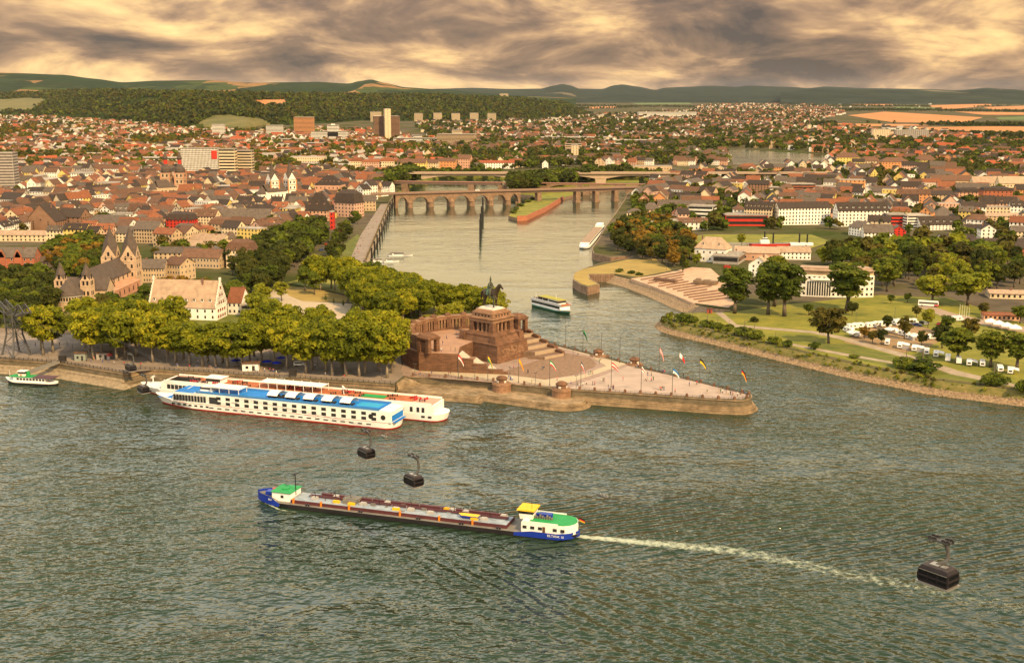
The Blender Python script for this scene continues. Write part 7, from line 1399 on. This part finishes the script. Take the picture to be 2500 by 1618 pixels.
for x in (-14,-11,-8,-4,0,4,8,11,14): q.bar((x,-1.6,21.5 if abs(x)>9 else 19.5),(x,1.6,21.5 if abs(x)>9 else 19.5),.18)
q.build('cross_arm',STL,pyl)
for x in (-12,12): q=MB(); n=6; pts=[Vector((x,-5+10*i/n,21.6-.9*((i/n-.5)*2)**2)) for i in range(n+1)]; q.tube(pts,.35); q.build('cable_saddle',STL,pyl)
S1=smoothpath([(-222,553,25.5),(-167,497.8,13.8+3.4),(-105,417,17),(-43.8,337,26.1+1.2),(20.3,247.4,37.1),(75,168,54),(130,95,78)],8); S2=smoothpath([(-238,541,25.5),(-151.9,466.8,13.5),(-90,385,18),(-26.7,302.9,29.4),(65.4,168.1,58.8),(118,92,82)],8)
for i,S in enumerate((S1,S2)):
    r=thing('cable_span',('far' if i==0 else 'near')+' pair of cable car ropes running down to the pylon','cable',S[0])
    for dx in (-.55,.55): q=MB(); q.tube([Vector((p_[0]+dx*.76,p_[1]+dx*.65,p_[2]))-S[0] for p_ in S],.055,0,3); q.build('track_rope',IRON,r)
    q=MB(); q.tube([Vector((p_[0],p_[1],p_[2]-.9))-S[0] for p_ in S],.04,0,3); q.build('haul_rope',IRON,r)
CAB=M('dark_cabin',(.022,.017,.019),.55,.2,.5,spec=.15); CABG=M('cabin_glass',(.004,.004,.005),.3,.1,1,spec=.2)
def gondola(grip,hang,label,yaw,side=1):
    g=Vector(grip); r=thing('cable_cabin',label,'cable car cabin',g-Vector((0,0,hang+3.1)),yaw,'cable car cabins'); h=3.0
    def rb(q,sx,sy,z0,z1,k0,k1,m=0): q.frus((sx*k0,sy*k0),(sx*k1,sy*k1),z0,z1,m)
    q=MB(); rb(q,2.65,1.65,0.12,.5,.90,.97); rb(q,2.65,1.65,.5,1.2,.97,1.0); rb(q,2.65,1.65,1.2,2.3,1.0,.94); rb(q,2.65,1.65,2.3,2.75,.94,.80); cbd=q.build('cabin_body',CAB,r)
    q=MB(); rb(q,2.75,1.75,-.1,.16,1.0,1.0); q.build('bumper_rail',PALEM,r)
    q=MB(); rb(q,2.65,1.65,2.75,2.9,.80,.76); q.build('roof',M('cabin_roof',(.045,.036,.036),.6,.3,1,spec=.2),r)
    q=MB(); q.box(-1.2,.2,-.7,.7,2.9,3.05); q.box(.5,1.4,-.5,.4,2.9,3.02); q.build('roof_hatches',PALEM,r)
    for s in (-1,1):
        for k in range(3): x=-1.62+k*1.62; q=MB(); q.add([(x-.72,s*1.668,.62),(x+.72,s*1.668,.62),(x+.72,s*1.60,2.1),(x-.72,s*1.60,2.1)],[(0,1,2,3) if s<0 else (3,2,1,0)]); q.build('side_window',CABG,cbd)
        q=MB(); q.add([(s*2.675,-1.35,.62),(s*2.675,1.35,.62),(s*2.56,1.28,2.1),(s*2.56,-1.28,2.1)],[(0,1,2,3) if s>0 else (3,2,1,0)]); q.build('end_window',CABG,cbd)
        q=MB(); q.box(-2.4,2.4,s*1.62-.03,s*1.62+.03,2.12,2.2); q.build('window_rail',PALEM,r)
    top=Vector((0,0,h+hang)); c=[Vector((-.4,0,2.85)),Vector((.5,side*.9,3.3)),Vector((.6,side*1.3,h+hang*.35)),Vector((.3,side*1.1,h+hang*.8)),Vector((0,0,h+hang))]
    q=MB(); sp_=smoothpath(c,4)
    for a,b in zip(sp_,sp_[1:]): q.bar(a,b,.33,0,6)
    q.build('hanger_arm',STL,r)
    q=MB(); q.box(-1.7,1.7,-.7,.7,h+hang-.1,h+hang+.2); cg=q.build('carriage',STL,r)
    for x in (-1.5,-.75,.75,1.5):
        for y in (-.55,.55): q=MB(); q.lathe((0,0,0),[(.38,-.1),(.38,.1),(.1,.1)],8); o=q.build('wheel',DGR,cg,(x,y,h+hang+.15)); o.rotation_euler=(math.pi/2,0,0)
YW=math.atan2(-.78,.62)
gondola(A(2297,1318,178),3.9,'big dark cable cabin low over the wake of the barge',YW); gondola(A(1009,1113,316),5.0,'dark cable cabin over the water above the barge',YW); gondola(A(893,1052,350),5.0,'dark cable cabin beside the stern of the blue cruise ship',YW); gondola(A(317,864,505),4.2,'small dark cable cabin before the quay trees',YW); gondola(A(348,915,478),4.2,'small dark cable cabin over the bow of the moored ships',YW)
for gp,lab in ((A(1473,1211,258),'empty rope carriage hanging over open water'),(A(937,1066,344),'empty rope carriage near the cruise ship stern')):
    r=thing('rope_carriage',lab,'carriage',gp,YW); q=MB(); q.box(-1.4,1.4,-.5,.5,-.1,.15); q.build('frame',STL,r)
    for x in (-1.1,0,1.1): q=MB(); q.lathe((0,0,0),[(.32,-.1),(.32,.1),(.1,.1)],8); o=q.build('wheel',PALEM,r,(x,0,.2)); o.rotation_euler=(math.pi/2,0,0)
# ================================================================ camping ground, vehicles
TYRE=M('tyre_rubber',(.02,.02,.02),.8,.1,1); CARAW=M('caravan_white',(.76,.73,.68),.45,.06,.5)
def wheels(r,xs,y,rad):
    for x in xs:
        for s in (-1,1): q=MB(); q.lathe((0,0,0),[(rad*.5,-.12),(rad,-.12),(rad,.12),(rad*.5,.12)],10); o=q.build('wheel',TYRE,r,(x,s*y,rad)); o.rotation_euler=(math.pi/2,0,0)
def prism_y(q,prof,y0,y1,m=0):
    n=len(prof); v=[(x,y,z) for y in (y0,y1) for x,z in prof]; q.add(v,[(i,(i+1)%n,n+(i+1)%n,n+i) for i in range(n)]+[tuple(range(n-1,-1,-1)),tuple(range(n,2*n))],m)
def caravan(px,py,rz,label,kind='caravan',awn=None,L=6.2):
    r=thing('motorhome' if kind=='motor' else 'caravan',label,'motorhome' if kind=='motor' else 'caravan',G(px,py),rz,'caravans and motorhomes on the camping ground',auto=True); q=MB()
    if kind=='motor': prism_y(q,[(-L/2,.55),(L/2,.55),(L/2,1.3),(L/2-.5,1.9),(L/2-1.2,2.1),(L/2-1.0,2.9),(-L/2,2.9)],-1.12,1.12)
    else: prism_y(q,[(-L/2+.2,.5),(L/2-.3,.5),(L/2,1.2),(L/2-.25,2.3),(L/2-.8,2.65),(-L/2+.5,2.65),(-L/2,2.2),(-L/2,.9)],-1.12,1.12)
    q.build('body',CARAW,r); 
    for s in (-1,1):
        for x in (-L*.28,L*.12): q=MB(); q.box(x-.55,x+.55,s*1.13-.02,s*1.13+.02,1.35,2.05); q.build('window',GLASS,r)
        q=MB(); q.box(-L*.4,L*.4,s*1.135-.015,s*1.135+.015,.85,1.0); q.build('stripe',M('beige_stripe',(.4,.3,.2),.5,.1,1),r)
    q=MB(); q.box(-L/2-.02,-L/2+.02,-.7,.7,1.3,2.0) if kind!='motor' else q.add([(L/2-.48,-1,1.92),(L/2-.48,1,1.92),(L/2+.02,1,1.36),(L/2+.02,-1,1.36)],[(0,1,2,3)]); q.build('end_window',GLASS,r)
    wheels(r,(0,) if kind!='motor' else (-L*.28,L*.3),1.0,.34)
    q=MB(); q.box(-1,-.3,-.3,.3,2.65 if kind!='motor' else 2.9,2.8 if kind!='motor' else 3.05); q.build('roof_hatch',PALEM,r)
    if awn:
        s=-1; q=MB(); w=3.2 if awn=='tent' else 2.4
        q.add([(-L*.45,s*1.12,2.5),(L*.4,s*1.12,2.5),(L*.4,s*(1.12+w),2.0),(-L*.45,s*(1.12+w),2.0)],[(0,1,2,3)]); q.build('awning_roof',CANV,r)
        if awn=='tent':
            q=MB(); q.box(-L*.45,L*.4,s*(1.12+w)-.03,s*(1.12+w)+.03,1.5,2.0); q.box(-L*.45-.03,-L*.45+.03,s*(1.12+w),s*1.12,.05,2.1); q.box(-L*.45,-L*.2,s*(1.12+w)-.03,s*(1.12+w)+.03,.05,1.5); q.build('awning_wall',M('grey_canvas',(.3,.28,.27),.8,.1,1),r)
        for x in (-L*.45,-L*.02,L*.4): q=MB(); q.bar((x,s*(1.1+w),0),(x,s*(1.1+w),2.0),.05); q.build('awning_pole',PALEM,r)
RW=R(-24)
row=[(2166,841,'caravan',None),(2197,849,'caravan','tent'),(2232,856,'caravan','tent'),(2262,864,'caravan',None),(2285,870,'caravan','flat'),(2314,880,'motor',None),(2340,886,'motor',None),(2366,891,'caravan','flat'),(2398,893,'caravan',None),(2441,906,'caravan',None),(2466,911,'caravan','flat')]
for px,py,k,a in row: caravan(px,py,R(70)+rnd.uniform(-.1,.1) if not a else R(68),'white %s%s in the front row beside the path'%('motorhome' if k=='motor' else 'caravan',{'tent':' with closed awning tent','flat':' with open awning',None:''}[a]),k,a)
for px,py,k,a in [(2087,821,'caravan','flat'),(2081,803,'motor',None),(2096,800,'caravan',None),(2126,800,'motor',None),(2146,796,'caravan',None),(2184,793,'motor',None),(2200,791,'caravan',None),(2179,813,'caravan','flat'),(2207,820,'caravan',None),(2226,827,'caravan','tent'),(2227,791,'motor',None),(2337,784,'motor',None),(2072,811,'caravan',None),(2162,797,'caravan',None),(2280,828,'caravan',None)]: caravan(px,py,rnd.choice((R(20),R(-60)))+rnd.uniform(-.2,.2),'white %s%s in the rear rows among small trees'%('motorhome' if k=='motor' else 'caravan',{'tent':' with closed awning tent','flat':' with open awning',None:''}[a]),k,a)
CARC={'silver':(.42,.41,.40),'black':(.02,.02,.022),'white':(.7,.68,.64),'red':(.4,.03,.02),'blue':(.03,.06,.2),'grey':(.14,.14,.14)}
CP={k:M('car_'+k,v,.3,.05,1,spec=.5) for k,v in CARC.items()}; CARM={}
def car(p,rz,col,where,van=False):
    r=thing('parked_van' if van else 'parked_car','%s %s %s'%(col,'van' if van else 'car',where),'van' if van else 'car',p,rz,'cars '+where,auto=True); k=(col,van)
    if k not in CARM:
        q=MB(); prism_y(q,[(-2.15,.35),(2.15,.35),(2.2,.75),(1.3,.95),(-1.9,1.0),(-2.2,.8)] if not van else [(-2.5,.35),(2.5,.35),(2.55,1.1),(2.1,1.3),(1.6,2.1),(-2.4,2.2),(-2.55,1.2)],-.85,.85); g=MB(); prism_y(g,[(1.25,.95),(.55,1.42),(-1.1,1.45),(-1.8,1.0)] if not van else [(2.12,1.3),(1.66,1.98),(1.2,1.98),(1.2,1.3)],-.76,.76) if not van else g.box(-2.0,1.5,-.87,.87,1.35,1.9); t=MB(); t.box(-1.0,.45,-.7,.7,1.44,1.49) if not van else t.box(-2.3,1.5,-.8,.8,2.15,2.22)
        CARM[k]=(q.mesh('body',CP[col]),g.mesh('windows',GLASS),t.mesh('roof',CP[col]))
    for n,m in zip(('body','windows','roof'),CARM[k]): ob(n,m,r)
    if p.y<900: wheels(r,(-1.4,1.4),.82,.33)
for px,py,c in [(2118,824,'silver'),(2252,790,'black'),(2262,792,'silver'),(2294,793,'red'),(2240,795,'blue'),(2285,740,'black')]: car(G(px,py),rnd.uniform(-1,1),c,'on the camping ground')
for i in range(14): t=i/13; p=G(840,590).lerp(G(880,520),t); car(p+Vector((rnd.uniform(-3,3)-6,0,0)),R(100)+rnd.uniform(-.1,.1),rnd.choice(list(CARC)),'parked by the river promenade')
for px,py in [(790,606),(798,598),(806,592),(785,612)]: car(G(px,py),R(30),rnd.choice(list(CARC)),'parked at the edge of the dark wood')
car(G(731,893),R(5),'white','parked under the quay trees',True); car(G(1775,655),.4,'red','at the boatyard',True); car(G(1668,625),.3,'red','at the boatyard'); car(G(1660,618),.3,'white','at the boatyard'); car(G(1652,632),.2,'silver','at the boatyard')
pb=p0+Vector((math.cos(bz),math.sin(bz),0))*bs(1098,480); car(Vector((pb.x,pb.y,dz+.82)),bz,'white','crossing the stone bridge',True)
r=thing('coach','white and red touring coach on the camp road','bus',G(2266,748),R(-22)); q=MB(); prism_y(q,[(-5.5,.5),(5.5,.5),(5.6,1.6),(5.3,3.3),(-5.5,3.4)],-1.25,1.25); q.build('body',CARAW,r); q=MB(); q.box(-5,5.2,-1.28,1.28,1.7,2.6); q.build('windows',GLASS,r); q=MB(); q.box(3.2,5.62,-1.27,1.27,.6,1.5); q.build('red_front',REDP,r); wheels(r,(-3.4,3.6),1.15,.5)
for i in range(4):
    p=G(2418+i*20,796+i*5.2); r=thing('marquee','white peaked marquee in a row by the service building','marquee',p,R(-16),'marquees by the service building',auto=True); q=MB(); q.frus((2.9,2.9),(2.9,2.9),2.3,2.6); q.frus((2.95,2.95),(.15,.15),2.6,4.3); q.build('roof',CANV,r)
    for a,b in ((-1,-1),(1,-1),(1,1),(-1,1)): q=MB(); q.bar((a*2.8,b*2.8,0),(a*2.8,b*2.8,2.4),.07); q.build('pole',PALEM,r)
for i in range(5): p=G(2342+i*5.6,776+i*2.2); q=MB(); q.cyl((0,0),.09,.05,0,7.5,6); q.lathe((0,0,7.5),[(.12,0),(0,.2)],6); tag(q.build('camp_pole',WHP,None,p),'white bare pole in the row of five by the camp road','flagpole','bare white poles by the camp road',auto=True)
for px,py in [(2089,795),(2184,783),(2345,710),(2150,620),(2290,625),(1718,655),(1627,660),(1625,530),(2430,640)]: q=MB(); q.cyl((0,0),.12,.07,0,7,6); q.box(-.4,.4,-.15,.15,7,7.15); tag(q.build('lamp_post',GREYM,None,G(px,py)),'slim grey lamp post on the right bank','lamp post','lamp posts on the right bank',auto=True)
r=thing('hut','small red hut on the tip of the camping spit','hut',G(1732,764)); q=MB(); q.box(-1.4,1.4,-1.1,1.1,0,2.5); q.build('wall',M('hut_red',(.3,.06,.04),.8,.2,1),r); q=MB(); q.box(-1.8,1.8,-1.5,1.5,2.5,2.75); q.build('roof',RM['brown'],r); q=MB(); q.box(-.4,.4,-1.14,-1.09,.1,1.9); q.build('door',DGR,r)
# ================================================================ promenade furniture
def parasol(p,label,mat,rad=2.3):
    r=thing('parasol',label,'parasol',p,rnd.random(),'parasols on the promenade',auto=True); q=MB(); q.cyl((0,0),.05,.05,0,2.7,6); q.cyl((0,0),.35,.35,0,.1,8); q.build('pole',PALEM,r); q=MB(); q.lathe((0,0,2.15),[(rad,0),(rad,.18),(rad*.5,.55),(.05,.8)],8); q.build('canopy',mat,r)
PBL=M('parasol_blue',(.012,.03,.42),.7,.1,1)
for px,py in [(576,891),(652,894),(676,897),(687,885)]: parasol(G(px,py),'royal blue parasol by the white kiosk',PBL)
parasol(G(268,878),'red parasol by the food stall',REDP,1.6)
for i,(px,py) in enumerate([(648,900),(660,901),(672,902),(684,901),(578,896),(692,890)]):
    r=thing('beer_table','brown table and bench set under the blue parasols','table',G(px,py),R(10),'table sets by the kiosk',auto=True); q=MB(); q.box(-1.1,1.1,-.3,.3,.7,.76); q.build('table_top',RM['brown'],r)
    for s in (-1,1): q=MB(); q.box(-1.1,1.1,s*.75-.13,s*.75+.13,.42,.47); q.build('bench',RM['brown'],r); q=MB(); q.box(s*.8-.05,s*.8+.05,-.28,.28,0,.7); q.build('leg',IRON,r)
def kiosk(px,py,w,d,h,label,wm,rz=R(4)):
    r=thing('kiosk',label,'kiosk',G(px,py),rz); q=MB(); q.box(-w/2,w/2,-d/2,d/2,0,h); q.build('wall',wm,r); q=MB(); q.box(-w/2-.4,w/2+.6,-d/2-.5,d/2+.3,h,h+.25); q.build('roof',RM['brown'],r); q=MB(); q.box(-w*.3,-w*.12,-d/2-.04,-d/2,1,2.2); q.build('window',GLASS,r); q=MB(); q.box(w*.1,w*.28,-d/2-.04,-d/2,.1,2.3); q.build('door',DGR,r); return r
kiosk(613,903,7,3.6,3.3,'white flat roofed kiosk between the blue parasols',CARAW); kiosk(198,879,5,3,3.6,'grey box kiosk on the quay left of the food stall',M('grey_green_panel',(.22,.24,.2),.7,.1,1)); kiosk(254,876,6,3,3,'open food stall with white shelves under the quay trees',WM['grey'])
for px,py,lab in ((153,883,'dark ticket box at the ferry gangway'),(715,918,'dark ticket box at the cruise ship gangway')): q=MB(); q.box(-1.5,1.5,-1,1,0,2.6); q.box(-1.6,1.6,-1.1,1.1,2.6,2.75); tag(q.build('ticket_box',DGR,None,G(px,py)),lab,'box')
def gangway(a,b,w,label):
    r=thing('gangway',label,'gangway',a,0); d=b-a; h=Vector((d.x,d.y,0)).normalized(); n=Vector((-h.y,h.x,0))*w/2; q=MB(); q.add([n*0-n,n,d+n,d-n],[(0,1,2,3)]); q.build('deck',M('gangway_deck',(.33,.30,.27),.7,.1,1),r)
    for s in (-1,1): q=MB(); q.quad(n*s,n*s+d,n*s+d+Vector((0,0,1.1)),n*s+Vector((0,0,1.1))); q.bar(n*s+Vector((0,0,1.15)),n*s+d+Vector((0,0,1.15)),.1); q.build('side_rail',PALEM,r)
gangway(G(697,921,ZL+.15),A(642,957,G(642,957,2).length*.985),2.2,'grey gangway from the quay down to the rust decked ship'); gangway(G(143,886,ZL+.15),G(64,921,1.6)+Vector((0,0,1.2)),2.2,'long lattice gangway from the quay to the green ferry')
r=thing('kilometre_sign','white kilometre board with black border on the quay wall','sign',G(613,921,ZL-1.9)+Vector((0,-1.2,-.4)),R(-3)); q=MB(); q.box(-1.65,1.65,-.1,.1,0,2.2); q.build('border',LETB,r); q=MB(); q.box(-1.45,1.45,-.13,-.1,.2,2.0); q.build('board',LETW,r); label3('592',r,(0,-.14,.45),1.75,LETB,(math.pi/2,0,0),'numerals')
# ================================================================ people
SK=M('skin',(.45,.27,.18),.7,.05,1); CL={k:M('cloth_'+k,v,.85,.1,1) for k,v in {'red':(.5,.04,.03),'white':(.7,.67,.62),'blue':(.05,.09,.28),'black':(.02,.02,.022),'grey':(.18,.17,.17),'green':(.08,.16,.06),'pink':(.55,.2,.2),'tan':(.42,.3,.18)}.items()}
PM={}
def person_mesh(top,leg,walk):
    k=(top,leg,walk)
    if k in PM: return PM[k]
    q=MB(); st=.22 if walk else .05
    for s in (-1,1): q.bar((s*st,s*.1,0),(0,s*.09,.86),.07,1,6,.1); q.box(s*st-.07,s*st+.17,s*.1-.05,s*.1+.05,0,.09,1)
    q.lathe((0,0,.82),[(.15,0),(.17,.12),(.15,.3),(.2,.52),(.17,.62),(.06,.66)],8,0,.72,1.15)
    for s in (-1,1): q.bar((0,s*.24,1.42),(-s*st*.6,s*.29,1.12),.06,0,5,.05); q.bar((-s*st*.6,s*.29,1.12),(s*-st*.4+.1,s*.27,.88),.05,2,5,.035)
    q.lathe((0,0,1.46),[(.05,0),(.06,.06),(.10,.12),(.11,.2),(.085,.28),(0,.32)],8,2); q.lathe((-.015,0,1.62),[(.118,0),(.10,.12),(.0,.175)],8,3)
    PM[k]=q.mesh('person',[CL[top],CL[leg],SK,M('dark_hair',(.04,.025,.015),.9,.2,1)]); return PM[k]
def person(p,where):
    t,l=rnd.choice(list(CL)),rnd.choice(('blue','black','grey','tan')); w=rnd.random()<.6
    o=ob('person',person_mesh(t,l,w),None,p,rnd.random()*6.28,rnd.uniform(.95,1.08)); tag(o,'person in %s top and %s trousers %s %s'%(t,l,'walking' if w else 'standing',where),'person','people '+where,auto=True)
c7=[(45,645),(190,680),(262,695),(315,700),(355,685),(420,690),(440,690),(512,660),(530,655),(545,655),(740,645),(585,730),(630,730),(640,735),(885,515),(905,500),(980,640),(990,650),(1000,590),(1040,595),(1040,650),(1060,640),(1168,570),(1180,570),(1378,600),(1520,685),(1440,700),(1628,780),(1555,810),(1750,775),(1770,775),(1790,775),(1875,795),(1890,822),(1950,805),(2015,775),(2030,780),(2040,815),(490,465),(500,430),(510,420),(432,425),(442,425),(265,390),(40,315),(52,315),(380,580),(400,580),(420,580),(1125,745),(1140,745),(1155,745),(1172,745),(1290,770),(1850,790),(1830,795),(1900,800)]
for x,y in c7: person(G(1350+.2311*x,780+.2311*y,ZL+.05),'on the court and tip')
for x,y in [(295,1180),(325,1170),(395,1175),(445,1180),(622,1180),(642,1180),(1248,1205),(1262,1190),(1270,1235),(1285,1230),(1490,1265),(1450,1160),(1595,1120),(1608,1120),(1618,1125),(1300,1110),(1972,985),(1750,915),(1760,915)]: person(G(950+.2338*x,640+.2338*y,ZL+.05),'on the court and tip')
for x,y in [(645,920),(690,930),(545,930),(600,800),(700,760),(560,860)]: person(G(950+.2338*x,640+.2338*y,13.52),'on the monument terrace')
for x,y in [(125,300),(135,300),(250,310),(440,320),(455,310),(505,315),(890,365),(905,365),(975,270),(1355,385),(1465,305),(1565,385),(1640,385),(1748,410),(910,245),(1090,370),(1115,360),(700,325),(320,300),(330,262),(1030,340),(1060,350),(975,345)]: person(G(400+.2521*x,820+.2521*y,ZL+.03),'on the quay promenade')
for x,y in [(1200,1030),(1260,1040),(1300,1010),(1390,1010),(1420,1045),(1510,1035),(1580,1075),(1950,1095),(910,1000),(490,820),(825,815),(930,800),(1720,1080)]: person(G(.1765*x,700+.1765*y,ZL+.03),'on the quay promenade')
for i in range(26): t=rnd.random(); p=G(872,640).lerp(G(938,500),t); person(p+Vector((rnd.uniform(-7,1),0,.06)),'on the river promenade')
# ================================================================ air
q=MB(); q.box(-46000,46000,-400,34000,-3.5,420); hm=bpy.data.materials.new('haze_air'); hm.use_nodes=True; t=hm.node_tree; t.nodes.remove(t.nodes['Principled BSDF']); v=node('ShaderNodeVolumePrincipled',t); v.inputs['Density'].default_value=HAZE; v.inputs['Color'].default_value=(.78,.84,.95,1); v.inputs['Anisotropy'].default_value=.0; lk(v.outputs[0],t.nodes['Material Output'].inputs['Volume'],t)
o=q.build('haze',hm); o['kind']='stuff'; o['label']='thin pale haze over the far plain and hills'
finish_labels()
